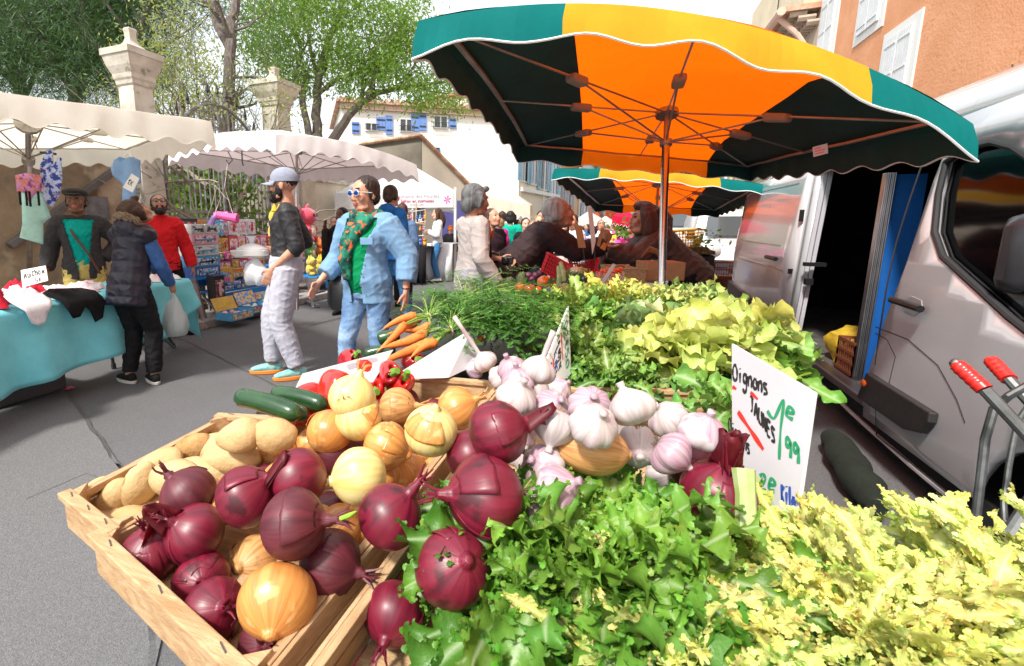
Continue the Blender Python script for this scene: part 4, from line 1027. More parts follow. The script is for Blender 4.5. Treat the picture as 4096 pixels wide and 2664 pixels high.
tleg(265,857,(-.02,-.02)); tleg(405,808,(.0,-.3)); 
mb=MB(); mb.tube([G(405,808,.25),G(360,770,.3)],.012,6); mb.build('brace',DARKMETAL,tb_)
rows=[];K=70;Mv=14
for i in range(K+1):
    s=i/K; f=A0.lerp(B0,s); b_=D0.lerp(C0,s); r=[]
    for j in range(5): q=b_.lerp(f,j/4); r.append(q+V((0,0,.008+.004*nz(q,5))))
    zb=lerp(.14,.3,s**.8) if s<.9 else lerp(.3,.5,(s-.9)/.1)
    if .78<s<.80: zb=.1
    n=V((1,.22,0)).normalized()
    for j in range(1,Mv+1):
        t_=j/Mv; z=lerp(.758,zb,t_); w=.03+.05*t_+ .05*t_*math.sin(s*46+2*nz((s*9,0,0)))+.04*t_*nz((s*14,t_*1.5,5))
        r.append(V((f.x,f.y,0))+n*w+V((0,0,z)))
    rows.append(r)
mb=MB(); mb.grid(rows)
rows=[]
for i in range(13):
    s=i/12; p=B0.lerp(C0,s)
    zb=.08+.45*s if s<.6 else .35
    rows.append([p+V((.02*math.sin(s*14+t*3)*t-.05*t,.02+.12*t+.03*math.sin(s*16)*t,.008-(.75-zb)*t)) for t in [k/8 for k in range(9)]])
mb.grid(rows)
cl=mb.build('tablecloth',TURQ,solid=.004,sharp=180); tag(cl,'turquoise cloth hanging to the ground over the underwear table','tablecloth')
mb=MB(); mb.box((-4.0,1.0,.16),(.5,.6,.3)); tag(mb.build('storage_box',plain('dark_box',(.05,.045,.045)),smooth=False,bevel=.02),'dark storage box under the turquoise table end nearest the camera','box')
mb=MB(); mb.box((-4.25,2.0,.14),(.5,.5,.26)); tag(mb.build('storage_box',plain('dark_grey_box',(.1,.09,.1)),smooth=False,bevel=.02),'dark grey storage box under the middle of the turquoise table','box')
def crumple(c,sx,sy,h,m,seed,rz=0.,name='garment',n=18,drape=None,label=None,cat='underwear',group=None):
    rows=[];c=V(c)
    for i in range(n+1):
        r=[]
        for j in range(n+1):
            u=i/n*2-1;v=j/n*2-1; e=max(abs(u),abs(v)); rr=1+.22*nz((u*1.6,v*1.6,seed))
            x=u*sx/2*rr*(1-.15*v*v);y=v*sy/2*rr*(1-.15*u*u)
            z=h*(1-e**3)*(.55+.6*abs(nz((u*2.6,v*2.6,seed*3.1)))+.35*nz((u*6,v*6,seed)))
            q=V((x*math.cos(rz)-y*math.sin(rz),x*math.sin(rz)+y*math.cos(rz),max(0.002,z)))
            r.append(c+q)
        rows.append(r)
    mb=MB(); mb.grid(rows); o=mb.build(name,m,sharp=180)
    return tag(o,label,cat,group)
CW=cloth('white_lace',(.8,.8,.84),.85,60);CR=cloth('red_knit',(.62,.02,.05),.7,50);CB=cloth('black_lace',(.012,.012,.014),.6,60);CG=cloth('grey_cotton',(.35,.35,.38),.8,50);CPK=cloth('pink_print',(.8,.5,.58),.7,40,c3=(.85,.82,.85),s3=12);CLV=cloth('lilac_cotton',(.62,.62,.8),.85,50);CSK=cloth('skin_beige',(.6,.42,.3),.85,50);CMR=cloth('maroon_cotton',(.25,.02,.05),.7,50)
def T(s,w,z=.765): # table frame: along, across
    f=A0.lerp(B0,s); b_=D0.lerp(C0,s); q=f.lerp(b_,w); q.z=z; return q
UG='garments heaped on the turquoise table'
items=[(.36,.7,.2,.3,.06,CB,'black garment heap at the near end behind the white card'),(.47,.2,.24,.3,.07,CW,'white lace pile near the left end of the table'),(.43,.1,.24,.26,.1,CR,'bright red briefs on the near front edge'),(.42,.5,.2,.22,.07,CG,'grey striped garment beside the red briefs'),(.52,.3,.24,.24,.1,CR,'red garment heap behind the white knickers'),(.47,.5,.2,.2,.07,CB,'black lace heap in front of the white card'),(.55,.5,.22,.2,.09,CR,'red lace heap in the middle of the table'),(.56,.68,.2,.18,.06,CR,'flat red garment near the vendor'),(.6,.45,.2,.22,.08,CLV,'lilac ruffled garment heap in the middle'),(.63,.62,.18,.2,.08,CW,'white ruffled garment behind the black set'),(.66,.8,.24,.18,.06,CR,'scarlet garment below the vendor hand'),(.6,.85,.2,.2,.04,CSK,'beige garment at the vendor side'),(.7,.35,.22,.3,.06,CPK,'pink printed garment right of the black set'),(.7,.7,.2,.24,.06,CW,'white and pink folded pile near the vendor'),(.76,.5,.2,.2,.07,CPK,'pink printed pile beside the padded vest shopper'),(.86,.4,.2,.24,.05,CMR,'maroon folded garment right of the shopper'),(.92,.35,.26,.28,.06,CPK,'pale pink folded pile at the far table end'),(.97,.25,.2,.2,.05,CW,'white folded pile on the far corner'),(.9,.7,.24,.24,.05,CLV,'lilac folded pile at the back corner'),(.3,.3,.3,.4,.07,CW,'white pile at the nearest edge of the stall'),(.25,.6,.3,.4,.07,CB,'black pile at the nearest back edge')]
for i,(s,w_,sx,sy,h,m,l) in enumerate(items): crumple(T(s,w_),sx*1.2,sy*1.2,h*(2.3 if m in (CR,CB) else 1.2),m,i+1,i*.7,label=l,group=UG)
# flat garments drawn on a plane at a given distance, with folds and real thickness
def flat(pts,d,mats,name,thick=.012,fold=.02,fk=40.,label=None,cat=None,group=None,parent=None,dd=None,step=.05,tilt=0.,smooth=True):
    o=D(pts[0][0],pts[0][1],d)
    n=V((-ray(pts[0][0],pts[0][1]).x,-ray(pts[0][0],pts[0][1]).y,0)).normalized()
    if tilt: n=(Matrix.Rotation(tilt,3,'Z')@n)
    ux=V((-n.y,n.x,0)); P=[]
    for p in pts:
        q=hit(p[0],p[1],o,n); P.append(((q-o).dot(ux),q.z-o.z))
    mb=MB(); panel(mb,P,[],lambda a,b:o+ux*a+V((0,0,b))+n*(fold*math.sin(a*fk+nz((a*5,b*5,d))*3)+fold*.8*nz((a*14,b*9,d))),step=step)
    ob=mb.build(name,mats,parent,sharp=180); 
    md=ob.modifiers.new('s','SOLIDIFY'); md.thickness=thick; md.offset=0
    if label: tag(ob,label,cat,group)
    return ob
def onfront(pts,m,off,label,name='underwear_item',fold=.006):
    n=V((1,.22,0)).normalized(); P=[]
    o=A0.lerp(B0,.5)+n*off; u=(B0-A0).normalized()
    for p in pts: q=hit(p[0],p[1],o,n); P.append(((q-o).dot(u),q.z))
    def fn(a,b):
        q=V((o.x,o.y,0))+u*a+V((0,0,b)); return q+n*(fold*nz((a*20,b*20,1))*2-(0 if b<.74 else (b-.74)*1.2))
    mb=MB(); panel(mb,P,[],fn,step=.04); ob=mb.build(name,m,sharp=180,solid=.006); return tag(ob,label,'underwear')
onfront([(44,690),(60,684),(125,684),(135,692),(128,705),(112,725),(102,752),(88,757),(74,752),(60,724),(46,704)],CW,.09,'white lace knickers hanging over the front edge of the table')
onfront([(128,682),(150,672),(215,670),(238,676),(243,700),(238,738),(222,749),(208,722),(198,712),(186,736),(170,740),(158,722),(150,700),(132,690)],CB,.1,'black lace underwear set hanging over the front edge of the table')
# white card
def card(pts,d,name,label,m,thick=.004,lines=(),cat='price card',stick=None,group=None,M=None):
    pass
WCARD=plain('white_card',(.8,.8,.8),.7); INK=plain('black_marker',(.02,.02,.02),.6); INKG=plain('green_marker',(.02,.28,.12),.6); INKB=plain('blue_marker',(.03,.08,.4),.6); INKR=plain('red_marker',(.75,.03,.02),.6)
def signplane(c0,c1,c2,c3,name,label,cat,m=WCARD,thick=.004,rnd=0):
    # corners TL,TR,BR,BL (3-D); returns thing and mapping
    t=thing(name,label,cat,tuple(c3)); n=(c1-c0).cross(c3-c0).normalized()
    if n.dot(CAMP-c0)<0: n=-n
    v_=(c2-CAMP); c2=CAMP+v_*((c0-CAMP).dot(n)/v_.dot(n))
    mb=MB(); mb.prism([c0,c1,c2,c3],-n*thick); mb.build('board',m,t,smooth=False,recalc=True,bevel=.001)
    def mp(u,v): return c0*(1-u)*(1-v)+c1*u*(1-v)+c2*u*v+c3*(1-u)*v+n*.0006
    return t,mp,n
def stroke(t,mp,n,pts,w,m,name='writing',step=8):
    # smooth handwritten stroke through (u,v) points
    P=[]; k=len(pts)
    for i in range(k-1):
        p0=pts[max(i-1,0)];p1=pts[i];p2=pts[i+1];p3=pts[min(i+2,k-1)]
        for q in range(step):
            s=q/step; s2=s*s;s3=s2*s
            P.append(tuple(.5*((2*p1[a])+(-p0[a]+p2[a])*s+(2*p0[a]-5*p1[a]+4*p2[a]-p3[a])*s2+(-p0[a]+3*p1[a]-3*p2[a]+p3[a])*s3) for a in (0,1)))
    P.append(tuple(pts[-1])); W=[mp(*p) for p in P]
    rows=[]
    for i,p in enumerate(W):
        tt=(W[min(i+1,len(W)-1)]-W[max(i-1,0)])
        if tt.length<1e-9: tt=V((1,0,0))
        s=tt.normalized().cross(n)*w*(.5+.12*math.sin(i*.7)); rows.append([p-s,p+s])
    return rows
GL={ # little handwritten alphabet, unit box, y down
'o':[[(.5,.1),(.15,.3),(.1,.7),(.5,.95),(.85,.7),(.8,.3),(.5,.1)]],'O':[[(.5,-.3),(.05,.1),(.05,.7),(.5,1),(.95,.7),(.95,.1),(.5,-.3)]],
'i':[[(.5,.2),(.5,.95)],[(.5,-.15),(.52,-.08)]],'g':[[(.85,.2),(.4,.1),(.1,.5),(.4,.85),(.8,.6),(.85,.2)],[(.85,.2),(.8,1.2),(.4,1.6),(.0,1.3)]],
'n':[[(.1,.15),(.1,.95)],[(.1,.4),(.5,.1),(.85,.4),(.85,.95)]],'s':[[(.85,.2),(.3,.1),(.2,.4),(.8,.6),(.75,.9),(.1,.95)]],
'J':[[(.1,0),(.95,0)],[(.6,0),(.6,.8),(.2,1)]],'A':[[(.05,1),(.45,0),(.9,1)],[(.2,.6),(.75,.6)]],'U':[[(.1,0),(.1,.8),(.5,1),(.9,.8),(.9,0)]],'N':[[(.1,1),(.1,0),(.85,1),(.85,0)]],
'E':[[(.9,0),(.1,0),(.1,1),(.9,1)],[(.1,.5),(.7,.5)]],'S':[[(.9,.1),(.3,0),(.15,.35),(.8,.6),(.75,.95),(.1,1)]],'1':[[(.1,.4),(.55,0),(.5,1)]],'9':[[(.85,.3),(.4,.0),(.1,.35),(.45,.6),(.85,.3),(.8,1.1)]],
'e':[[(.1,.5),(.85,.45),(.6,.1),(.15,.3),(.15,.8),(.8,.85)]],'2':[[(.1,.2),(.5,0),(.8,.3),(.1,1),(.9,1)]],'K':[[(.1,0),(.1,1)],[(.85,0),(.1,.55),(.9,1)]],'l':[[(.4,-.3),(.4,1)]],
'0':[[(.5,0),(.1,.3),(.1,.8),(.5,1),(.9,.8),(.9,.3),(.5,0)]],'5':[[(.85,0),(.2,0),(.15,.45),(.7,.45),(.8,.8),(.4,1),(.1,.9)]],'u':[[(.1,.15),(.15,.85),(.6,.9),(.8,.15)],[(.8,.15),(.85,.95)]],
'C':[[(.9,.15),(.4,0),(.1,.5),(.4,1),(.9,.85)]],'h':[[(.1,-.3),(.1,1)],[(.1,.5),(.5,.2),(.85,.5),(.85,1)]],'x':[[(.1,.2),(.85,.95)],[(.85,.2),(.1,.95)]],'k':[[(.1,-.3),(.1,1)],[(.8,.2),(.1,.6),(.85,1)]],
'a':[[(.85,.2),(.4,.1),(.1,.5),(.4,.9),(.85,.6),(.85,.2)],[(.85,.2),(.9,.95)]],'r':[[(.1,.15),(.1,.95)],[(.1,.4),(.5,.12),(.85,.2)]],'c':[[(.85,.2),(.4,.1),(.1,.5),(.4,.9),(.85,.85)]],'t':[[(.4,-.3),(.4,.9),(.8,.95)],[(.05,.2),(.8,.2)]],
'R':[[(.1,1),(.1,0),(.8,.1),(.75,.45),(.1,.5)],[(.4,.5),(.9,1)]],'T':[[(0,0),(1,0)],[(.5,0),(.5,1)]],'B':[[(.1,0),(.1,1),(.8,.9),(.7,.5),(.1,.5),(.7,.4),(.7,.05),(.1,0)]],'I':[[(.5,0),(.5,1)]],'D':[[(.1,0),(.1,1),(.7,.9),(.9,.5),(.7,.1),(.1,0)]],
'€':[[(.9,.15),(.4,.1),(.2,.5),(.4,.95),(.9,.9)],[(0,.4),(.7,.4)],[(0,.62),(.7,.62)]],'L':[[(.1,0),(.1,1),(.85,1)]],'P':[[(.1,1),(.1,0),(.8,.1),(.75,.45),(.1,.5)]],'G':[[(.9,.15),(.4,0),(.1,.5),(.4,1),(.9,.9),(.9,.55),(.5,.55)]],'F':[[(.9,0),(.1,0),(.1,1)],[(.1,.5),(.7,.5)]]}
def write(t,mp,n,s,u,v,sz,w,m,dx=1.05,asp=1.,slope=0.,name='writing'):
    mb=MB()
    for ch in s:
        for st in GL.get(ch,[]):
            rows=stroke(t,mp,n,[(u+p[0]*sz*asp*.8,v+p[1]*sz+slope*(p[0]*.8*sz)) for p in st],w,m); mb.grid(rows)
        u+=sz*asp*dx*(.45 if ch in 'il1I' else .95); v+=slope*sz*asp*dx
    return mb.build(name,m,t,smooth=False)
c=[D(48,628,3.25),D(106,617,3.3),D(112,652,3.28),D(52,668,3.22)]
t,mp,n=signplane(*c,'price_card','white card reading Au Choix standing among the underwear','price card')
write(t,mp,n,'Au',.1,.25,.3,.006,INK,asp=.5);write(t,mp,n,'Choix',.42,.2,.3,.006,INK,asp=.4);write(t,mp,n,'5€',.5,.68,.25,.005,INK,asp=.6)
# hanging clothes
FLOR=mat('blue_floral_print',(.03,.05,.28),(.45,.55,.8),26,rough=.8,ramp=(.47,.52),c3=(.75,.35,.28),s3=22,r3=(.6,.64))
FLO2=mat('pink_floral_print',(.6,.2,.12),(.55,.25,.5),40,rough=.8,ramp=(.47,.52),c3=(.25,.06,.25),s3=30,r3=(.55,.6))
MINT=cloth('mint_cloth',(.42,.7,.6),.85,20); BLUB=cloth('light_blue_cotton',(.3,.5,.82),.88,20)
flat([(108,350),(122,348),(124,385),(136,365),(143,368),(145,420),(138,455),(122,482),(108,472),(96,440),(92,385)],3.75,FLOR,'swimsuit',label='blue floral swimsuit hanging under the white parasol',cat='swimsuit')
flat([(36,408),(62,402),(96,408),(97,440),(80,452),(68,470),(60,450),(40,445)],3.55,FLO2,'bikini',label='orange and purple floral bikini with black ties hanging by the parasol mast',cat='bikini')
flat([(50,440),(98,450),(118,505),(100,520),(100,568),(46,552),(52,520)],3.8,MINT,'dress',fk=60,label='mint green dress hanging behind the parasol mast',cat='dress')
bl=flat([(278,365),(292,368),(306,364),(326,372),(328,425),(316,428),(318,475),(284,474),(286,430),(262,408),(258,392),(265,372)],4.4,BLUB,'blouse',fk=70,label='light blue short sleeved blouse hanging from the parasol corner',cat='blouse')
mb=MB(); mb.tube([D(288,366,4.4),D(293,358,4.4),D(300,356,4.4),D(306,365,4.4)],.006,6); mb.tube([D(296,357,4.4),D(297,350,4.4)],.004,5); mb.build('hanger',PIPE,bl)
c=[D(306,403,4.33),D(324,415,4.33),D(308,448,4.33),D(285,435,4.33)]
t,mp,n=signplane(c[0],c[1],c[2],c[3],'price_card','white card reading 10 euros pinned to the light blue blouse','price card')
write(t,mp,n,'10€',.12,.35,.32,.005,INK,asp=.75)
mb=MB()
for x in (45,60,68,88): mb.tube([D(x,445,3.5),D(x+3,470+(x%7)*2,3.5)],.008,5)
tag(mb.build('bikini_ties',CB),'black tie strings dangling below the floral bikini','strings')
mb=MB(); mb.tube([D(94,354,3.8),D(130,358,3.8)],.01,6); tag(mb.build('clip_hanger',BLACK),'black clip hanger holding the blue floral swimsuit','hanger')
# pink paper flower on the road
mb=MB(); c=G(157,903,.004); vs=[]
for i in range(16): a=i*pi/8; r=.05 if i%2 else .035; vs.append(c+V((r*math.cos(a)*1.2,r*math.sin(a),.004)))
mb.prism(vs,V((0,0,.003))); tag(mb.build('paper_flower',plain('pink_paper',(.8,.15,.3),.8),smooth=False,recalc=True),'small pink paper flower lying on the asphalt','paper flower')
# ================================================================ toy stall
tt=thing('display_shelf','stepped metal legged display shelf carrying boxed toys','shelf',(-5.3,5.4,0))
TG=mat('shelf_metal',(.3,.31,.32),(.2,.2,.21),10,rough=.5,metal=.5)
BLC=mat('bright_blue_cloth',(.02,.24,.62),(.02,.19,.52),6,rough=.8,bump=.3)
tiers=[(-4.98,-5.28,.40,4.72,6.3),(-5.3,-5.6,.62,4.6,6.6),(-5.62,-5.95,.88,4.5,6.9)]
for i,(x0,x1,z,ya,yb) in enumerate(tiers):
    mb=MB(); mb.box(((x0+x1)/2,(ya+yb)/2,z-.015),(abs(x1-x0),yb-ya,.025)); mb.build('shelf_board',BLC,tt,smooth=False)
    mb=MB(); mb.box((x0+.012,(ya+yb)/2,z-.09-(.0 if i else .02)),(.012,yb-ya-.02,.15)); mb.build('cloth_skirt',BLC,tt,smooth=False)
for y in (4.74,6.28):
    for s in (0,1):
        mb=MB(); mb.bar((-4.96+.0,y+.1*s,0),(-5.1+.0,y+.03*s,.4),.035,.03); mb.build('leg',TG,tt,smooth=False)
    mb=MB(); mb.bar((-4.99,y,.12),(-4.99,y+.12,.12),.03,.03); mb.bar((-5.0,y,.15),(-5.9,y,.8),.03,.03); mb.build('brace',TG,tt,smooth=False)
for (a,b) in (((-4.75,4.3,0),(-4.95,4.35,.62)),((-4.85,4.42,0),(-5.0,4.42,.62)),((-5.05,4.46,0),(-5.1,4.5,.6))):
    mb=MB(); mb.bar(a,b,.035,.03); mb.build('leg',TG,tt,smooth=False)
PALS={'pink':(.75,.18,.36),'pale pink':(.8,.45,.55),'sky blue':(.1,.4,.7),'yellow':(.7,.45,.06),'black':(.02,.02,.025),'white':(.72,.76,.78),'red':(.55,.03,.04),'magenta':(.5,.06,.25),'blue':(.05,.15,.5),'gold':(.55,.36,.08),'teal':(.2,.5,.5),'orange':(.7,.25,.04),'lilac':(.5,.4,.7)}
TM={k:mat('carton_'+k.replace(' ','_'),v,tuple(x*.75 for x in v),14,rough=.4,coat=.3) for k,v in PALS.items()}
def pr(nm,a,b,c,s): return mat('print_'+nm,a,b,s,rough=.35,ramp=(.48,.52),c3=c,s3=s*.7,r3=(.56,.58),coat=.4)
PRT=[pr('one',(.7,.3,.35),(.85,.75,.7),(.1,.1,.3),30),pr('two',(.1,.35,.7),(.8,.8,.85),(.05,.05,.1),26),pr('three',(.6,.4,.1),(.2,.1,.03),(.8,.7,.5),30),pr('four',(.05,.05,.06),(.3,.1,.1),(.6,.5,.5),24),pr('five',(.75,.75,.78),(.1,.12,.14),(.3,.6,.7),16),pr('six',(.8,.6,.1),(.1,.3,.7),(.7,.1,.1),24)]
def toybox(y,z,w,h,d,x,cname,prt,label,kind='window',group='boxed toys on the stepped toy display',rz=0.):
    t=thing('toy_box',label,'toy box',(x,y,z),rz,group)
    mb=MB(); mb.box((-d/2,0,h/2),(d,w,h)); mb.build('carton',TM[cname],t,smooth=False,world=False,bevel=.003)
    mb=MB(); mb.box((.002,0,h*.5),(.004,w*.8,h*.66)); pn=mb.build('window' if kind=='window' else 'print',PRT[prt],t,smooth=False,world=False)
    if kind=='window':
        mb=MB(); mb.ell((.012,0,h*.38),(.01,w*.16,h*.17),8,6); mb.ell((.014,0,h*.62),(.012,w*.13,h*.13),8,6); mb.build('toy_figure',TM[RN.choice(['yellow','pale pink','orange','teal','red'])],pn,world=False)
    else:
        mb=MB(); mb.bar((.008,-w*.3,h*.45),(.008,w*.3,h*.5),.006,h*.14); mb.box((.008,w*.18,h*.36),(.006,w*.08,h*.2)); mb.build('print_shape',TM[RN.choice(['pink','sky blue','black'])],pn,world=False,smooth=False)
    return t
# tall stack at the left end (near end)
x=-4.98; y=4.62; z=.62
st=thing('side_table','small metal table carrying the tall stack of toy gun boxes','table',(x,y,0))
mb=MB(); mb.box((x-.14,y+.02,z-.015),(.34,.5,.03)); mb.build('tabletop',BLC,st,smooth=False)
for (a,b) in ((-.28,-.2),(0,-.2),(-.28,.24),(0,.24)):
    mb=MB(); mb.bar((x+a,y+b,0),(x+a,y+b,z-.03),.025,.025); mb.build('leg',TG,st,smooth=False)
for k,(cn,p,h,l) in enumerate((('blue',1,.13,'blue toy gun box, lowest of the tall stack'),('sky blue',1,.14,'sky blue toy gun box in the middle of the tall stack'),('white',4,.14,'white box with blue toy gun, second from top of the tall stack'),('pale pink',0,.14,'pale pink toy gun box just under the submarine boxes'))):
    toybox(y,z,.42,h-.005,.24,x,cn,p,l,'print'); z+=h
for i in (0,1): toybox(y-.1+.22*i,z,.21,.12,.2,x,'white',4,('left' if i==0 else 'right')+' one of the two white submarine boxes on top of the tall stack','print')
toybox(4.6,.3,.17,.34,.12,-4.78,'black',3,'tall black action figure box leaning at the near end of the display')
rgx=random.Random(21)
names3=['nearest','second','third','fourth','fifth','sixth','seventh','eighth','ninth','tenth','eleventh','twelfth']
rows_=[(2,.0,'upper shelf, lower layer',[('black',3,.3,.24),('black',3,.26,.22),('yellow',2,.14,.2),('yellow',2,.14,.2),('red',0,.2,.22),('pale pink',0,.17,.22),('magenta',0,.17,.22),('magenta',0,.16,.22),('pink',0,.16,.22),('red',2,.2,.2)]),
 (2,.245,'upper shelf, top layer',[('black',3,.28,.24),('orange',2,.18,.22),('sky blue',1,.15,.22),('sky blue',1,.15,.22),('pink',0,.1,.22),('white',0,.2,.24),('white',0,.2,.24),('white',0,.18,.24)]),
 (1,.0,'middle shelf, lower layer',[('white',4,.24,.13),('yellow',2,.15,.15),('yellow',2,.14,.15),('magenta',0,.24,.14),('gold',2,.14,.15),('red',0,.2,.15),('pink',0,.2,.14),('gold',2,.15,.15)]),
 (1,.155,'middle shelf, top layer',[('pale pink',0,.22,.1),('gold',2,.17,.11),('gold',2,.13,.11),('gold',2,.13,.11),('magenta',0,.16,.11),('black',3,.15,.11),('red',0,.16,.11)]),
]
for (ti,dz,nm,bx) in rows_:
    x0,x1,z,ya,yb=tiers[ti]; yy=ya+.03+(0 if ti==1 else .32)
    for k,(cn,p,w_,h) in enumerate(bx):
        toybox(yy+w_/2,z+dz,w_-.006,h,.17,x0-.03-rgx.uniform(0,.03),cn,p,'%s toy box, %s from the near end of the %s'%(cn,names3[k],nm),'window' if p!=4 else 'print'); yy+=w_
# lowest shelf: binders, card packs, tins
x0,x1,z,ya,yb=tiers[0]
toybox(4.95,z,.3,.3,.04,x0-.06,'yellow',5,'large yellow binder standing on the lowest display shelf','print')
toybox(5.22,z,.24,.27,.04,x0-.07,'orange',5,'orange binder beside the large yellow binder','print')
for k in range(6): toybox(5.45+.15*k,z,.145,.2 if k%2 else .24,.03,x0-.07-.02*(k%2),['lilac','sky blue','teal','yellow','blue','sky blue'][k],5,'%s card pack, %s one right of the orange binder'%(['lilac','sky blue','teal','yellow','deep blue','last sky blue'][k],names3[k]),'print')
for k in range(5): toybox(4.82+.15*k,z,.14,.05,.1,x0+.0,['blue','white','blue','yellow','lilac'][k],1,'small flat %s tin, %s from the near end of the lowest shelf'%(['blue','white','blue','yellow','lilac'][k],names3[k]),'print')
for k in range(5): toybox(4.82+.15*k,z+.055,.13,.045,.1,x0-.0,['white','blue','lilac','blue','white'][k],1,'small flat %s tin on top of another, %s from the near end'%(['white','blue','lilac','blue','white'][k],names3[k]),'print')
# display boxes on the ground
for i,(px,py,l,cn) in enumerate(((575,742,'open blue and yellow display box on the kerb under the toy display','yellow'),(620,725,'open light blue display box with white balls on the ground','sky blue'),(652,712,'light blue and orange display box farthest along the kerb','orange'))):
    o=G(px,py,.1); t=thing('display_box',l,'display box',(o.x-.2,o.y,.1))
    mb=MB(); w_,d_,h_=.36,.26,.1
    for (cx,cy,a,b) in ((0,-w_/2,d_,.01),(0,w_/2,d_,.01),(d_/2,0,.01,w_),(-d_/2,0,.01,w_)): mb.box((cx,cy,h_/2),(a,b,h_))
    mb.box((0,0,.005),(d_,w_,.01)); mb.build('tray',TM['sky blue'],t,smooth=False,world=False)
    mb=MB(); mb.box((d_/2+.007,0,h_/2),(.004,w_*.9,h_*.7)); mb.build('print',PRT[5],t,smooth=False,world=False)
    mb=MB(); mb.hexa([V(p) for p in ((-d_/2,-w_/2,h_),(-d_/2+.01,-w_/2,h_),(-d_/2+.01,w_/2,h_),(-d_/2,w_/2,h_),(-d_/2-.08,-w_/2,h_+.16),(-d_/2-.07,-w_/2,h_+.16),(-d_/2-.07,w_/2,h_+.16),(-d_/2-.08,w_/2,h_+.16))]); mb.build('lid',PRT[5] if cn!='yellow' else TM['yellow'],t,smooth=False,world=False)
    mb=MB()
    for k in range(8): mb.ell((RN.uniform(-.09,.09),RN.uniform(-.13,.13),.07),(.035,.035,.03),8,6)
    tag(mb.build('contents',TM['white'] if i else TM['pale pink'],t,world=False))
crumple(G(455,715,.1)-V((.1,0,0)),.2,.2,.2,plain('white_bag_plastic',(.75,.75,.75),.4),55,label='small white plastic bag on the pavement under the toy display',cat='bag',name='plastic_bag')
crumple(G(440,700,.1)-V((.2,0,0)),.25,.2,.16,TM['yellow'],56,label='crumpled yellow packet on the pavement behind the white bag',cat='packet',name='packet')
mb=MB(); mb.box(G(490,725,.1)+V((-.35,.05,.22)),(.18,.3,.42)); tag(mb.build('shopping_bag',PRT[2],bevel=.03),'tall printed brown and cream shopping bag beside the shelf leg','bag')
# pink toy gun hanging
gd=5.2
gn=thing('toy_blaster','pink and purple toy gun hanging on a ribbon from the parasol','toy',tuple(D(520,505,gd)))
mb=MB(); mb.tube([D(505,500,gd),D(545,507,gd)],.045,10); mb.tube([D(545,507,gd),D(552,508,gd)],.055,10); mb.tube([D(498,499,gd),D(530,497,gd)],.025,8); mb.build('barrel',plain('pink_plastic',(.85,.12,.38),.3),gn)
mb=MB(); mb.tube([D(505,500,gd),D(496,508,gd),D(490,522,gd)],[.03,.03,.035],8); mb.build('handle',plain('purple_plastic',(.5,.3,.75),.35),gn)
mb=MB(); mb.tube([D(499,497,gd),D(522,435,gd),D(542,500,gd)],.004,5); mb.tube([D(522,435,gd),D(530,375,5.1)],.004,5); mb.build('ribbon',CPK,gn)
mb=MB(); mb.tube([D(530,352,5),D(540,372,5),D(532,382,5),D(526,372,5)],.006,5); mb.tube([D(562,352,5),D(563,375,5),D(565,385,5)],.008,5); tag(mb.build('hanging_cord',BLACK),'dark cords dangling under the off-white parasol','cord')
# plush toys
def plush(p,s,m,label,ear='round',belly=None,rz=0.3,cat='soft toy'):
    s*=1.2
    t=thing('plush_toy',label,cat,p,rz,'soft toys on the far half of the toy stall')
    mb=MB(); mb.ell((0,0,s*.3),(s*.24,s*.27,s*.3),12,8); mb.ell((s*.05,0,s*.68),(s*.25,s*.27,s*.23),12,8)
    for q in (-1,1):
        mb.ell((s*.15,q*s*.2,s*.1),(s*.15,s*.1,s*.1),8,6); mb.ell((s*.12,q*s*.27,s*.36),(s*.12,s*.08,s*.08),8,6)
        if ear=='round': mb.ell((0,q*s*.22,s*.88),(s*.05,s*.1,s*.1),8,6)
        elif ear=='long': mb.ell((-s*.05,q*s*.3,s*.85),(s*.05,s*.12,s*.22),8,6,0,Matrix.Rotation(-q*.7,4,'X'))
        else: mb.lathe([(s*.09,0),(.002,s*.2)],8,M=Matrix.Translation((0,q*s*.15,s*.82)))
    mb.build('body',m,t,world=False)
    for q in (-1,1):
        mb=MB(); mb.ell((s*.27,q*s*.1,s*.72),(s*.03,s*.04,s*.05),8,6); mb.build('eye',BLACK,t,world=False)
    if belly: mb=MB(); mb.ell((s*.1,0,s*.3),(s*.18,s*.18,s*.2),10,8); mb.build('belly',belly,t,world=False)
    mb=MB(); mb.ell((s*.29,0,s*.62),(s*.05,s*.05,s*.04),8,6); mb.build('nose',TM['lilac'],t,world=False)
fur=lambda n,c: mat('fur_'+n,c,tuple(x*.7 for x in c),60,rough=.95,bump=.5,bscale=200,sheen=.5)
ps=mat; 
sh2=thing('display_table','low trestle table with blue cloth under the soft toys','table',(-5.3,7.9,0))
mb=MB(); mb.box((-5.3,7.9,.36),(.7,1.9,.03)); mb.box((-5.55,7.9,.62),(.3,1.9,.03)); mb.box((-5.75,7.9,.9),(.3,1.9,.03)); mb.build('boards',BLC,sh2,smooth=False)
mb=MB(); mb.box((-4.94,7.95,.25),(.012,1.5,.22)); mb.build('cloth_skirt',BLC,sh2,smooth=False)
for y in (7.0,8.7):
    for x in (-4.98,-5.6):
        mb=MB(); mb.bar((x,y,0),(x,y+.05,.35),.035,.03); mb.build('leg',TG,sh2,smooth=False)
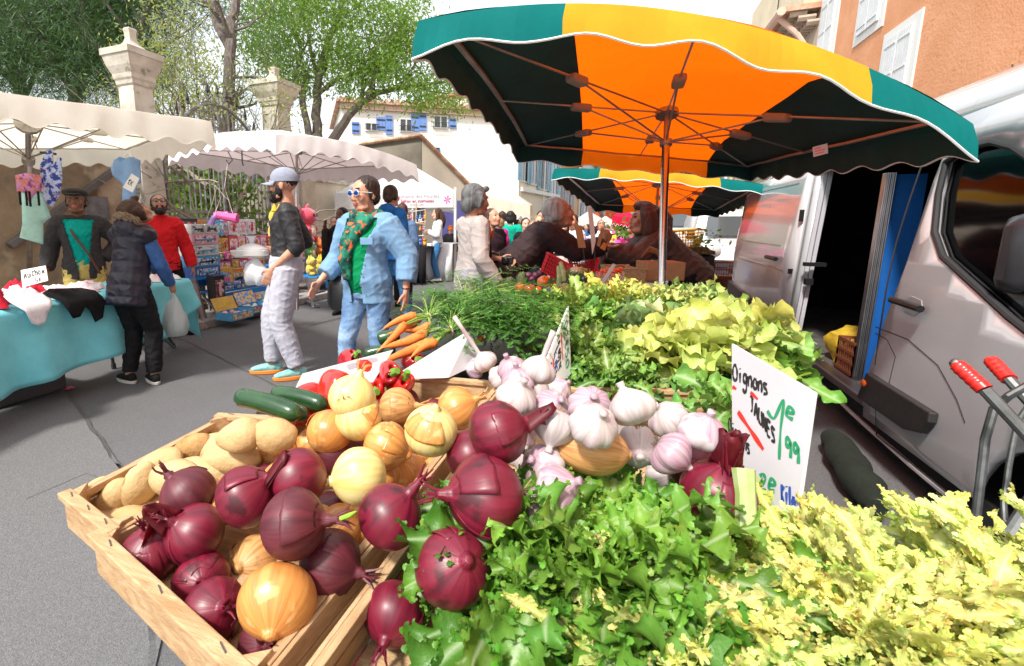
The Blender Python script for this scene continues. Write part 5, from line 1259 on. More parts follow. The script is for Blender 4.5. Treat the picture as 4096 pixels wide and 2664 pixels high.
pl=[(-5.7,7.7,.92,.62,'coral_pink',(.75,.08,.14),'big coral pink plush animal with long ears on the top step','long'),(-5.65,7.2,.92,.5,'deep_blue',(.02,.18,.55),'big blue plush animal beside the pink one','long'),(-5.5,8.5,.63,.5,'tan_brown',(.5,.25,.1),'tan plush animal leaning at the far end','pointed'),
(-5.45,7.1,.63,.3,'pale_pink',(.75,.45,.55),'pale pink small plush on the middle step','long'),(-5.45,7.45,.63,.32,'sage_green',(.2,.5,.15),'green round plush on the middle step','round'),(-5.45,7.8,.63,.34,'orange_fur',(.75,.2,.03),'orange plush on the middle step','pointed'),(-5.42,8.15,.63,.34,'grey_green',(.25,.3,.25),'grey round plush on the middle step','round'),
(-5.15,7.05,.38,.3,'cream_yellow',(.8,.6,.1),'yellow plush nearest on the front step','pointed'),(-5.15,7.35,.38,.3,'lemon_fur',(.8,.55,.02),'bright yellow plush second on the front step','pointed'),(-5.15,7.65,.38,.36,'flame_orange',(.8,.25,.02),'orange plush in the middle of the front step','pointed'),(-5.15,7.95,.38,.3,'gold_fur',(.8,.5,.05),'golden plush fourth on the front step','round'),(-5.15,8.25,.38,.28,'cream_fur',(.75,.68,.5),'cream plush at the far front end','long'),(-5.7,6.9,.92,.6,'lemon_fur',(.8,.55,.02),'tall yellow plush half hidden behind the man in the cap','pointed')]
for (x,y,z,s,n_,c_,l,e) in pl: plush((x,y,z),s,fur(n_,c_),l,e,belly=fur('belly',(.8,.75,.6)) if s>.31 else None)
for k in range(7):
    toybox(6.95+.25*k,.15,.2,.12,.15,-4.8,['black','teal','white','lilac','black','sky blue','pink'][k],3,'%s small toy tray, %s along the front of the soft toy table'%(['black','teal','white','lilac','dark','sky blue','pink'][k],names3[k])) if k<0 else None
# grey trestle leg ends seen right of the man in the cap
mb=MB(); a=G(728,716,0); mb.bar(a,a+V((-.25,.2,.45)),.04,.03); mb.bar(G(700,700,.0)+V((0,0,.03)),G(740,716,0)+V((0,0,.03)),.06,.04); mb.bar(a+V((-.1,.1,.2)),a+V((-.12,.5,.2)),.03,.03); tag(mb.build('trestle',TG,smooth=False),'grey metal trestle foot behind the man in the cap','trestle')
# ================================================================ saffron gazebo and its neighbours
gz=thing('gazebo','white pop-up gazebo with a saffron seller banner','gazebo',(-5,11.8,0))
P0=G(1057,650,0); GX=V((-math.cos(.1),-math.sin(.1),0)); GY=V((-.35,1,0)).normalized(); ZT=2.02
corner=[P0,P0+GX*3,P0+GX*3+GY*3,P0+GY*3]
for p in corner:
    mb=MB(); mb.box(p+V((0,0,1.05)),(.05,.05,2.1)); mb.build('leg',FRAMEW,gz,smooth=False)
WT=fab('gazebo_canvas',(.86,.86,.87),(.85,.82,.8),.4)
ctr=(corner[0]+corner[2])/2
mb=MB(); top=[p+V((0,0,ZT)) for p in corner]; ap=ctr+V((0,0,3.0))
for i in range(4): mb.add([top[i],top[(i+1)%4],ap],[(0,1,2)])
mb.build('roof',WT,gz,smooth=False)
mb=MB()
for i in range(4):
    a,b=top[i],top[(i+1)%4]; mb.add([a,b,b-V((0,0,.04)),a-V((0,0,.04))],[(0,1,2,3)])
for i in range(4):
    a,b=top[i],top[(i+1)%4]
    for k in range(4): 
        p=a.lerp(b,k/4)-V((0,0,.3 if k%2 else .42)); q=a.lerp(b,(k+1)/4)-V((0,0,.42 if k%2 else .3)); mb.bar(p,q,.02,.02)
mb.build('truss',FRAMEW,gz,smooth=False)
mb=MB()
for i in range(4):
    a,b=top[i],top[(i+1)%4]; o=V((0,0,.38)); n=((a+b)/2-ctr); n.z=0; n.normalize(); a=a+n*.03;b=b+n*.03
    mb.prism([a,b,b-o,a-o],n*.004)
mb.build('valance',WT,gz,smooth=False,recalc=True)
a,b=top[1]+V((0,0,0)),top[0]
nn=V((0,-1,0)); u=(b-a).normalized(); nf=V((u.y,-u.x,0)); 
if nf.y>0: nf=-nf
def bp(s,z,o=.045): return a.lerp(b,s)+nf*o-V((0,0,z))
mb=MB(); mb.prism([bp(.42,.03),bp(.985,.03),bp(.985,.36),bp(.42,.36)],nf*.004); ban=mb.build('banner',plain('banner_print',(.82,.8,.84),.6),gz,smooth=False,recalc=True)
def bm(s,z,sz): 
    M=Matrix((( *u,),( 0,0,1),( *(-nf*-1),))).transposed().to_4x4(); M.translation=bp(s,z,.056); return M
text('Domaine des Hyades',None,.125,plain('grey_violet_ink',(.2,.15,.2)),M=bm(.70,.145,0),par=ban,name='banner_lettering',bold=-.001)
text('Safran en stigmates',None,.105,plain('plum_ink',(.35,.03,.1)),M=bm(.70,.245,0),par=ban,name='banner_lettering',bold=.002)
text('83390 CUERS',None,.06,plain('grey_violet_ink',(.2,.15,.2)),M=bm(.70,.32,0),par=ban,name='banner_lettering')
for s in (.46,.94):
    mb=MB()
    for k in range(6):
        an=k*pi/3+.3; c_=bp(s,.19,.055)
        p1=c_+u*math.cos(an)*.11+V((0,0,math.sin(an)*.12)); m1=c_.lerp(p1,.55); sd_2=(u*-math.sin(an)+V((0,0,math.cos(an))))*.022
        mb.add([c_,m1+sd_2,p1,m1-sd_2],[(0,1,2,3)])
    mb.build('crocus_emblem',plain('plum_petal',(.55,.12,.35)),ban,smooth=False)
mb=MB()
for k in range(5):
    an=k*pi/2.5; c_=top[0]+GY*.9-V((0,0,.2))+V((.04,0,0)); mb.add([c_,c_+GY*math.cos(an-.2)*.07+V((.002,0,math.sin(an-.2)*.07)),c_+GY*math.cos(an)*.12+V((0.002,0,math.sin(an)*.12)),c_+GY*math.cos(an+.2)*.07+V((.002,0,math.sin(an+.2)*.07))],[(0,1,2,3)])
mb.build('crocus_emblem',plain('plum_petal',(.55,.12,.35)),gz,smooth=False)
# violet shop front behind, chalk board, tables with white cloths
SHOP=mat('violet_blue_panel',(.16,.16,.55),(.2,.22,.62),2,rough=.6)
mb=MB(); q0=D(1018,480,14.6);q1=D(1110,480,15); mb.prism([V((q0.x,q0.y,0)),V((q1.x,q1.y,0)),V((q1.x,q1.y,2.0)),V((q0.x,q0.y,2.0))],V((0,.1,0)))
tag(mb.build('blue_canvas_screen',SHOP,smooth=False,recalc=True),'violet blue screen hanging at the back of the white gazebo','screen')
cb=thing('chalkboard','black chalkboard lettered SAFRAN in the white gazebo','chalkboard',tuple(G(977,640,0)))
c=[D(968,462,11),D(989,464,11),D(988,520,11),D(967,518,11)]
mb=MB(); mb.prism([c[0],c[1],c[2],c[3]],V((0,.03,0))); mb.build('slate',plain('slate_black',(.012,.012,.014),.8),cb,smooth=False,recalc=True)
mb=MB(); 
for i in range(4): mb.bar(c[i],c[(i+1)%4],.03,.04)
mb.build('frame',WOODC,cb,smooth=False)
n_=V((0,-1,0)); mpc=lambda u_,v_: c[0]*(1-u_)*(1-v_)+c[1]*u_*(1-v_)+c[2]*u_*v_+c[3]*(1-u_)*v_+n_*.012
CH=plain('chalk',(.8,.8,.8))
write(cb,mpc,n_,'SAFRAN',.1,.1,.16,.014,CH,asp=.95);write(cb,mpc,n_,'AB',.3,.78,.14,.012,CH,asp=1.5)
for (x0,x1,yt,yb,d,l) in ((985,1052,567,650,10.6,'white cloth covered table behind the girl in the hoodie'),(935,990,575,645,10.0,'dark draped table under the key ring stands')):
    a=D(x0,yt,d);b=D(x1,yt,d); mb=MB(); rows=[]
    for i in range(17):
        s=i/16; p=a.lerp(b,s); rows.append([p+V((0,.7,0)),p,p+V((0,-.02+.02*math.sin(s*20),-.4)),p+V((0,-.05+.05*math.sin(s*20),.03-p.z))])
    mb.grid(rows); tag(mb.build('covered_table',[CW,CW][0] if 'white' in l else CB,sharp=180,solid=.01),l,'table')
# key ring racks
rk=thing('keyring_stand','white wire stand on castors hung with little toy key rings','display stand',tuple(G(960,660,0)))
mb=MB(); b_=G(958,655,0); mb.tube([b_+V((0,0,.03)),b_+V((.02,0,1.62))],.018,8)
for k in range(4):
    a_=k*pi/2+.4; mb.tube([b_+V((0,0,.06)),b_+V((.28*math.cos(a_),.28*math.sin(a_),.06))],.014,6); mb.ell(b_+V((.28*math.cos(a_),.28*math.sin(a_),.03)),(.03,.03,.03),8,6)
for z in (1.0,1.3,1.55):
    for k in range(6): a_=k*pi/3; mb.tube([b_+V((0,0,z)),b_+V((.32*math.cos(a_),.32*math.sin(a_),z+.04))],.007,5)
mb.build('frame',FRAMEW,rk)
kc=0
for z in (.98,1.28,1.53):
    for k in range(9):
        a_=k*2*pi/9+.2; r=.3; s_=.035 if z>1 else .06
        cn=['yellow','red','orange','teal','pink','sky blue','yellow','magenta','blue'][(k+int(z*10))%9]
        t=thing('keyring',('large ' if z<1 else 'small ')+cn+' soft key ring hanging on the '+('lowest' if z<1 else 'middle' if z<1.4 else 'top')+' ring of the white stand','key ring',tuple(b_+V((r*math.cos(a_),r*math.sin(a_),z-.1))),a_,'key rings on the white wire stand')
        mb=MB(); mb.ell((0,0,-s_*.4),(s_*.8,s_*.9,s_),8,6); mb.ell((0,0,s_*.9),(s_*.7,s_*.7,s_*.6),8,6); mb.tube([(0,0,s_),(0,0,.13)],.004,4); mb.build('charm',TM[cn],t,world=False)
# ================================================================ people
def remesh(mb,voxel,name,mats,parent=None,disp=None,cut=None,sm=3,matfn=None,solid=0,subd=0,loc=None,rz=0.,keep=None):
    if not isinstance(mats,(list,tuple)): mats=[mats]
    me=bpy.data.meshes.new('tmp'); me.from_pydata([tuple(p) for p in mb.v],[],mb.f); me.update()
    b=bmesh.new(); b.from_mesh(me); bmesh.ops.recalc_face_normals(b,faces=b.faces); b.to_mesh(me); b.free()
    o=bpy.data.objects.new('tmp',me); COL.objects.link(o)
    r=o.modifiers.new('r','REMESH'); r.mode='VOXEL'; r.voxel_size=voxel
    if sm: s=o.modifiers.new('s','SMOOTH'); s.factor=.5; s.iterations=sm
    dg=bpy.context.evaluated_depsgraph_get(); m2=bpy.data.meshes.new_from_object(o.evaluated_get(dg)); bpy.data.objects.remove(o); bpy.data.meshes.remove(me)
    m2.name=name; m2.materials.clear()
    for m in mats: m2.materials.append(m)
    if disp:
        no=[v.normal.copy() for v in m2.vertices]
        for v,n in zip(m2.vertices,no): v.co=v.co+n*disp(v.co)
    if matfn or cut:
        b=bmesh.new(); b.from_mesh(m2)
        if cut:
            dl=[f for f in b.faces if cut(f.calc_center_median(),f.normal)]
            bmesh.ops.delete(b,geom=dl,context='FACES')
        if matfn:
            for f in b.faces: f.material_index=matfn(f.calc_center_median(),f.normal)
        b.to_mesh(m2); b.free()
    m2.polygons.foreach_set('use_smooth',[True]*len(m2.polygons)); m2.update()
    ob=bpy.data.objects.new(name,m2); COL.objects.link(ob)
    if parent is not None: ob.parent=parent; WM[ob.name]=WM[parent.name]
    else:
        ob.location=loc or (0,0,0); ob.rotation_euler=(0,0,rz); WM[ob.name]=Matrix.Translation(V(loc or (0,0,0)))@Matrix.Rotation(rz,4,'Z')
    if solid: md=ob.modifiers.new('k','SOLIDIFY'); md.thickness=solid; md.offset=-1
    return ob
def etube(mb,rings,n=16):  # rings: (centre, x axis, y axis, rx, ry)
    vs=[];fs=[];k=len(rings)
    for c,ax,ay,rx,ry in rings:
        for j in range(n): a=2*pi*j/n; vs.append(V(c)+ax*(rx*math.cos(a))+ay*(ry*math.sin(a)))
    for i in range(k-1):
        for j in range(n): a=i*n+j;b=i*n+(j+1)%n; fs.append((a,b,b+n,a+n))
    fs.append(tuple(range(n-1,-1,-1))); fs.append(tuple((k-1)*n+j for j in range(n)))
    mb.add(vs,fs)
SKIN={'light':mat('skin_light',(.62,.33,.22),(.52,.24,.15),30,rough=.5,sss=.0,bump=.08),'pale':mat('skin_pale',(.72,.45,.34),(.62,.34,.25),30,rough=.5,bump=.08),'tan':mat('skin_tan',(.5,.26,.17),(.42,.2,.12),30,rough=.5,bump=.08),'dark':mat('skin_dark',(.2,.09,.05),(.15,.065,.035),30,rough=.45,bump=.08)}
LIP=plain('lips',(.42,.1,.09),.4); EYEW=plain('eye_dark',(.03,.02,.018),.15)
def hairm(n,c): return mat('hair_'+n,c,tuple(x*.5 for x in c),30,rough=.55,bump=.6,bscale=90,stretch=(1,1,.12),spec=.4)
HAIR={'black':hairm('black',(.015,.012,.011)),'brown':hairm('brown',(.07,.032,.018)),'auburn':hairm('auburn',(.1,.03,.015)),'grey':hairm('grey',(.16,.16,.165)),'white':hairm('white',(.5,.48,.46)),'blond':hairm('blond',(.4,.24,.1)),'dbrown':hairm('dark_brown',(.035,.018,.012))}
def headframe(c,yaw,pitch,tilt=0.):
    return Matrix.Translation(c)@Matrix.Rotation(rad(yaw),4,'Z')@Matrix.Rotation(-rad(pitch),4,'X')@Matrix.Rotation(rad(tilt),4,'Y')
def person(label,px,yt,yf=None,d=None,f=180,h=None,w=1.,lean=0.,side=0.,twist=0.,head=(0,0,0),R=None,L=None,feet=None,top=None,inner=None,bottom=None,shoes=None,skin='light',hair=None,vox=.012,group=None,curl=(.5,.5),belly=0.,beard=None,hatfn=None,dz=0.,hs=1.,crouch=0.,headonly=False,neckf=.86,bust=0.):
    hs*=1.1; w*=.95
    if yf is not None: base=G(px,yf,0); 
    else: base=D(px,yt,d); base.z=0
    hd=math.hypot(base.x,base.y); v=ray(px,yt); tz=HC+v.z*hd/math.hypot(v.x,v.y)
    if h is None: h=tz
    base.z=dz
    k=h/1.75; X,Y,Z=V((1,0,0)),V((0,1,0)),V((0,0,1))
    hip=V((0,0,.92*k-crouch))
    if lean: hip.y-=.12*math.sin(rad(lean))*k
    Mt=Matrix.Rotation(rad(twist),3,'Z')@Matrix.Rotation(-rad(lean),3,'X')@Matrix.Rotation(rad(side),3,'Y')
    tx,ty,tz_=Mt@X,Mt@Y,Mt@Z
    def TP(x,y,z): return hip+(tx*x*w+ty*y*w+tz_*z)*k   # torso coordinates
    nb=TP(0,-.01,.52); shR,shL=TP(.152,-.01,.46),TP(-.152,-.01,.46)
    # head centre over the neck, the neck leans less than the torso
    nd=(tz_*.6+Z*.5).normalized(); 
    hc=nb+nd*.175*k*neckf+ty*.03*k
    HM=headframe(hc,head[0],head[1],head[2])@Matrix.Scale(k*hs,4)
    Hi=HM.inverted()
    Rr=R or ((.06,-.03,-.28),(.07,.06,-.52)); Ll=L or ((-.06,-.03,-.28),(-.07,.06,-.52))
    arms=[]
    for sh,a in ((shR,Rr),(shL,Ll)):
        e=V(a[0]); e=e.normalized()*.29*k; q=V(a[1])*k-e; q=q.normalized()*.26*k
        arms.append((sh,sh+e,sh+e+q,q.normalized(),a[2] if len(a)>2 else None))
    ft=feet or ((.1,0.,0),(-.1,0,0)); legs=[]
    for i,(s,fo) in enumerate(((1,ft[0]),(-1,ft[1]))):
        hj=hip+V((s*.09*k*w,0,-.02*k)); an=V((fo[0]*k,fo[1]*k,.085*k+ (fo[3] if len(fo)>3 else 0))); dv=an-hj; Ld=dv.length; l1,l2=.42*k,.42*k
        Lc=min(Ld,(l1+l2)*.999); bend=math.sqrt(max(0,l1*l1-(Lc/2)**2)); kn=(hj+an)/2+(Y-dv*(Y.dot(dv))/dv.length_squared).normalized()*bend
        legs.append((hj,kn,an,fo[2]))
    def torso(mb,o,hem=-.06,neck=True,wide=1.,flare=0.,yoke=True):
        g=lambda z,rx,ry,y=0: (TP(0,y,z),tx,ty,(rx*w*wide+o)*k,(ry*w*wide+o+ (belly if z<.3 and z>.0 else 0))*k)
        rings=[]
        if hem<-.07: rings.append(g(hem,.165+flare,.12+flare*.8,.0))
        rings+= [g(max(hem,-.07),.165+flare*.5,.12+flare*.4),g(.04,.165,.118,.0+belly),g(.15,.138,.105,.01+belly),g(.27,.142,.108,.015+belly*.6),g(.36,.15,.114+bust,.015+bust*.6),g(.43,.148,.1,.0),g(.475,.13,.085,-.01),g(.505,.075,.065,-.01)]
        etube(mb,rings)
        if yoke:
            for s,sh in ((1,shR),(-1,shL)): mb.tube([TP(0,-.01,.45),sh],[(.07+o)*k,(.052+o)*k],12); mb.ell(sh,(.056+o)*k)
    def arm(mb,o,frac=1.,a=None,hand=False,fat=1.,curlv=.5,cuff=0.):
        sh,e,wr,dr,hn=a
        if frac<=.5: q=sh.lerp(e,frac*2); mb.tube([sh,q],[(.054*fat+o)*k,(.048*fat+o)*k],12); return
        f2=(frac-.5)*2; q=e.lerp(wr,f2)
        mb.tube([sh,sh.lerp(e,.5),e],[(.054*fat+o)*k,(.05*fat+o)*k,(.041*fat+o)*k],12); mb.ell(e,(.041*fat+o)*k)
        mb.tube([e,e.lerp(q,.35),q],[(.04*fat+o)*k,(.04*fat+o)*k,(lerp(.038,.026,f2)*fat+o+cuff)*k],12)
        if hand:
            hdv=V(hn[0]).normalized() if hn else (dr*1.+Z*-.15).normalized()
            pn=V(hn[1]) if hn else V((-1 if sh is shR else 1,0,0)); pn=(pn-hdv*pn.dot(hdv)).normalized(); sd=hdv.cross(pn)
            # thumb side: forwards for a hanging hand
            ts=sd if sd.y>0 else -sd
            if hn and len(hn)>2: ts=sd*hn[2]
            fr=.0088*k*max(1.,vox/.008*.9); 
            etube(mb,[(wr,ts,pn,.026*k,.02*k),(wr+hdv*.04*k,ts,pn,.036*k,.017*k),(wr+hdv*.085*k,ts,pn,.041*k,.014*k),(wr+hdv*.095*k,ts,pn,.036*k,.01*k)],12)
            for i in range(4):
                b=wr+hdv*.088*k+ts*(.03-.02*i)*k; Lf=(.07,.08,.075,.058)[i]*k; dd=hdv.copy(); P=[b]
                for q2 in range(3):
                    dd=(dd+pn*curlv*(.55 if q2 else .35)).normalized(); P.append(P[-1]+dd*Lf*(.45,.32,.26)[q2])
                mb.tube(P,[fr*1.05,fr,fr*.95,fr*.75],8)
            b=wr+hdv*.03*k+ts*.03*k; d1=(ts*.75+hdv*.75+pn*.3).normalized(); P=[b,b+d1*.035*k,b+d1*.035*k+(hdv+pn*.4+ts*.2).normalized()*.032*k,b+d1*.035*k+(hdv+pn*.5*(1+curlv)).normalized()*.055*k]
            mb.tube(P,[fr*1.5,fr*1.25,fr*1.05,fr*.8],8)
    def leg(mb,o,frac,l,fat=1.,cuff=0.):
        hj,kn,an,_=l
        mb.tube([hj+Z*.03*k,hj.lerp(kn,.4),kn],[(.088*fat*w+o)*k,(.078*fat+o)*k,(.056*fat+o)*k],14); mb.ell(kn,(.056*fat+o)*k)
        q=kn.lerp(an,frac); mb.tube([kn,kn.lerp(q,.35),q],[(.056*fat+o)*k,(.056*fat+o)*k,(.037*fat+o+cuff)*k],14)
    # ---- body
    mb=MB(); torso(mb,-.012); arm(mb,-.002,1.,arms[0],True,curlv=curl[0]); arm(mb,-.002,1.,arms[1],True,curlv=curl[1])
    for l in legs:
        leg(mb,-.012,1.,l); an=l[2]; fd=V((math.sin(rad(l[3])),math.cos(rad(l[3])),0)); mb.tube([an,an-Z*.04*k+fd*.05*k,an-Z*.055*k+fd*.14*k],[.034*k,.032*k,.022*k],8)
    mb.tube([nb-nd*.05*k,nb+nd*.05*k,hc-nd*.04*k],[.062*k,.055*k,.054*k],14)
    hb=MB()
    hb.ell((0,-.012,.03),(.074,.094,.084),20,14); hb.ell((0,.022,-.035),(.058,.064,.078),18,12); hb.ell((0,.058,-.088),(.03,.03,.024),12,8)
    hb.tube([(-.034,.082,.03),(.034,.082,.03)],.013,8); hb.tube([(0,.088,.018),(0,.1,-.012),(0,.107,-.028)],[.008,.0105,.0125],8)
    for s in (-1,1):
        hb.ell((s*.012,.1,-.034),(.009,.012,.008),8,6); hb.ell((s*.04,.064,-.025),(.022,.022,.026),10,8); hb.ell((s*.076,-.008,-.012),(.009,.02,.03),10,8,0,Matrix.Rotation(s*.25,4,'Z')); hb.tube([(s*.05,.02,-.075),(s*.02,.06,-.095)],.02,8)
    hb.tube([(-.02,.088,-.058),(0,.0965,-.056),(.02,.088,-.058)],[.006,.0085,.006],8); hb.tube([(-.018,.087,-.068),(0,.0945,-.07),(.018,.087,-.068)],[.006,.009,.006],8)
    mb.add(hb.v,hb.f,0,HM)
    HK={}
    hm=HAIR[(hair or {}).get('m','brown')] if hair else SKIN[skin]
    def mf(p,n):
        q=Hi@p
        if abs(q.z+.063)<.011 and abs(q.x)<.023 and q.y>.082 and q.z<-.05: return 1
        if hair and .034<q.z<.044 and .012<abs(q.x)<.045 and q.y>.07: return 2
        if abs(abs(q.x)-.03)<.0125 and abs(q.z-.013)<.0055 and q.y>.07: return 3
        return 0
    body=remesh(mb,vox if not headonly else .02,'person',[SKIN[skin],LIP,hm,EYEW],None,sm=2,matfn=mf,loc=base,rz=rad(22+f)); tag(body,label,'person',group)
    info=dict(o=body,hc=hc,HM=HM,arms=arms,TP=TP,k=k,base=base,hip=hip,tx=tx,ty=ty,tz=tz_,legs=legs,W=WM[body.name])
    def fz(s,amp,se,st=(1,1,.35)):
        def g(p):
            n1=noise.noise(V((p.x*s*st[0],p.y*s*st[1],p.z*s*st[2]+se))); r=1-abs(noise.noise(V((p.x*s*1.3+n1*.6,p.y*s*1.3,(p.z+.35*p.x)*s*1.9+se*2))))
            return amp*(.55*n1+.95*(r**5-.35))
        return g
    def garment(nm,g,frac=1.):
        if not g: return None
        mb=MB(); o=g.get('t',.012); torso(mb,o,g.get('hem',-.08),wide=g.get('wide',1.),flare=g.get('flare',0.))
        fr_=g.get('sl',1.)
        if fr_>0:
            for a in arms: arm(mb,o+.004,fr_,a,fat=g.get('fat',1.1),cuff=g.get('cuff',.004))
        if g.get('collar'): mb.tube([nb-nd*.03*k,nb+nd*.035*k],[.085*k,.07*k],14)
        if g.get('hood'): mb.ell(TP(0,-.1,.5),(.13*k,.07*k,.085*k)); mb.tube([TP(.1,-.03,.5),TP(0,-.15,.53),TP(-.1,-.03,.5)],.045*k,10)
        op=g.get('open',0); ti=Mt.inverted()
        cut=None
        if op or g.get('vneck') or g.get('split'):
            def cut(p,n):
                q=(ti@(p-hip))/k
                if op and q.y>0 and abs(q.x)<op*(.6+.9*max(0,q.z)/.4) and q.z>-.6 and abs(q.x)<.14 and q.z<.5: return True
                if g.get('vneck') and q.y>0 and q.z>.36 and abs(q.x)<(q.z-.36)*.55: return True
                return False
        qf=g.get('quilt')
        base_=fz(9,g.get('fold',.007),len(label)*.37)
        def dsp(p):
            v_=base_(p)
            if qf:
                q=(ti@(p-hip))/k; v_+=.008*abs(math.sin(q.z*pi/qf))**.6
            return v_
        ml=g['m'] if isinstance(g['m'],(list,tuple)) else [g['m']]
        mfn=g.get('mf')
        mfn2=(lambda p,n: mfn((ti@(p-hip))/k,p,n)) if mfn else None
        ob=remesh(mb,max(vox,.009),nm,ml,body,disp=dsp,cut=cut,sm=3,matfn=mfn2,solid=.006 if cut else 0)
        return ob
    info['inner']=garment('shirt',inner); info['top']=garment((top or {}).get('name','jacket'),top)
    if bottom:
        mb=MB(); o=bottom.get('t',.012); fat=bottom.get('fat',1.)
        etube(mb,[(hip+V((0,0,-.1*k)),X,Y,(.15*w+o)*k,(.115*w+o)*k),(hip,tx,ty,(.165*w+o)*k,(.12*w+o)*k),(TP(0,0,.1),tx,ty,(.155*w+o)*k,(.112*w+o)*k)])
        for l in legs: leg(mb,o,bottom.get('len',.94),l,fat,bottom.get('cuff',.008))
        if bottom.get('skirt'): etube(mb,[(hip+V((0,0,-bottom['skirt']*k)),X,Y,.27*k*w,.22*k*w),(hip+V((0,0,-.1*k)),X,Y,.19*k*w,.14*k*w)])
        info['bottom']=remesh(mb,max(vox,.009),bottom.get('name','trousers'),bottom['m'],body,disp=fz(10,bottom.get('fold',.008),len(label)*.71,(1,1,.6)),sm=2)
    if shoes:
        for l in legs:
            an=l[2]; fd=V((math.sin(rad(l[3])),math.cos(rad(l[3])),0)); sx=V((fd.y,-fd.x,0)); gz_=an-Z*.085*k
            mb=MB(); c0=gz_+Z*.05*k
            etube(mb,[(c0-fd*.075*k,sx,Z,.022*k,.03*k),(c0-fd*.05*k,sx,Z,.036*k,.048*k),(c0+fd*.03*k,sx,Z,.042*k,.045*k),(c0+fd*.1*k,sx,Z,.047*k,.032*k),(c0+fd*.16*k-Z*.008*k,sx,Z,.042*k,.024*k),(c0+fd*.195*k-Z*.012*k,sx,Z,.02*k,.012*k)],14)
            mb.tube([an-fd*.01*k,c0-fd*.01*k],[.044*k,.046*k],12)
            sole=MB(); 
            etube(sole,[(gz_+Z*.001,fd,sx,.142*k,.048*k),(gz_+Z*.032*k,fd,sx,.148*k,.05*k)],18); sole.v=[v+fd*.06*k for v in sole.v]
            ob=remesh(mb,max(.008,vox*.8),'shoe',shoes[0],body,sm=2)
            sole.build('sole',shoes[1],ob,world=False,bevel=.004*k)
    if hair:
        st=hair.get('s','short'); mb=MB(); hv=max(.008,vox*.8); e=hair.get('t',.0)
        mb.ell((0,-.026,.038),(.082+e,.094+e,.088+e),20,14)
        if st in('short','long','bob','bun','crop'):
            for s in (-1,1): mb.ell((s*.066,-.03,.0),(.02+e,.05,.05+e),10,8)
            mb.ell((0,-.075,-.02),(.06,.04,.055),12,8)
        if st=='bob':
            for s in (-1,1): mb.tube([(s*.07,-.01,.05),(s*.084,-.0,-.0),(s*.08,-.01,-.06)],[.035,.034,.02],10)
            mb.ell((0,-.07,-.03),(.085,.05,.08),14,10); mb.tube([(-.04,.07,.09),(.03,.075,.095)],.024,8)
        if st=='long':
            for s in (-1,1): mb.tube([(s*.06,.0,.07),(s*.085,-.02,0),(s*.085,-.03,-.1),(s*.08,-.0,-.22),(s*.07,.03,-.3)],[.03,.036,.036,.034,.016],10)
            mb.tube([(0,-.07,.03),(0,-.1,-.06),(0,-.11,-.18),(0,-.1,-.3)],[.07,.08,.085,.05],14)
        if st=='thick':
            for s in (-1,1): mb.tube([(s*.05,.02,.1),(s*.1,.0,.03),(s*.12,-.03,-.08),(s*.11,-.04,-.2)],[.045,.06,.06,.04],12)
            mb.tube([(0,-.05,.08),(0,-.11,0),(0,-.13,-.12),(0,-.11,-.27)],[.08,.1,.1,.06],14); mb.ell((0,.02,.1),(.085,.08,.045))
        if st=='bun': mb.ell((0,-.13,.02),(.05,.045,.05),12,8)
        if st=='pony': mb.tube([(0,-.1,.05),(0,-.15,.02),(0,-.15,-.12)],[.03,.035,.015],10)
        if st=='fringe': mb.ell((0,.05,.09),(.06,.045,.03),12,8)
        m2=MB(); m2.add(mb.v,mb.f,0,HM)
        def hcut(p,n):
            q=Hi@p; return q.y>.035+ .03*noise.noise(q*30) and q.z<.068 and abs(q.x)<.075 and st not in('hood',)
        info['hair']=remesh(m2,hv,'hair',HAIR[hair['m']],body,sm=1,disp=lambda p:.005*k*noise.noise(V(((Hi@p).x*90,(Hi@p).y*90,(Hi@p).z*14))),cut=hcut if not hair.get('nocut') else None)
    if beard:
        mb=MB(); mb.ell((0,.034,-.07),(.06,.062,.052),16,10); mb.ell((0,.075,-.1),(.036,.036,.032),12,8)
        for s in (-1,1): mb.ell((s*.056,.02,-.04),(.014,.026,.045),10,8); mb.ell((s*.02,.094,-.047),(.02,.012,.007),8,6)
        m2=MB(); m2.add(mb.v,mb.f,0,HM)
        remesh(m2,.008,'beard',HAIR[beard],body,sm=1,disp=lambda p:.003*noise.noise(p*80),cut=lambda p,n:(lambda q:abs(q.x)<.021 and abs(q.z+.063)<.009 and q.y>.06)(Hi@p))
    return info
def hpart(I,mb,name,m,sub=None,bevel=0.,solid=0.,sharp=60):
    m2=MB(); m2.add(mb.v,mb.f,0,I['HM']); m2.m=mb.m; return m2.build(name,m,sub or I['o'],world=False,bevel=bevel,solid=solid,sharp=sharp)
def cap(I,m,brim=True,z0=.045,name='cap',yaw=0.,e=.0,low=.03):
    mb=MB(); prof=[]
    n=10
    for i in range(n+1): a=pi/2*i/n; prof.append((math.cos(a),math.sin(a)))
    mb.lathe([(1.0,-.25)]+prof,24,sx=.084+e,sy=.104+e); mb.v=[V((p.x,p.y-.014,p.z*.085+z0)) for p in mb.v]
    o=hpart(I,mb,name,m)
    if brim:
        b=MB(); rows=[]
        for i in range(13):
            a=rad(-62+124*i/12); r=[]
            for j in range(5):
                t=j/4; ex=.075*math.cos(a*1.2)*t; r.append(V((math.sin(a)*(.083+ex*.25),-.014+math.cos(a)*.1+ex*1.0,z0-.018-.012*t-.03*abs(math.sin(a))**2*t)))
            rows.append(r)
        b.grid(rows); hpart(I,b,'brim',m,o,solid=.004)
    return o
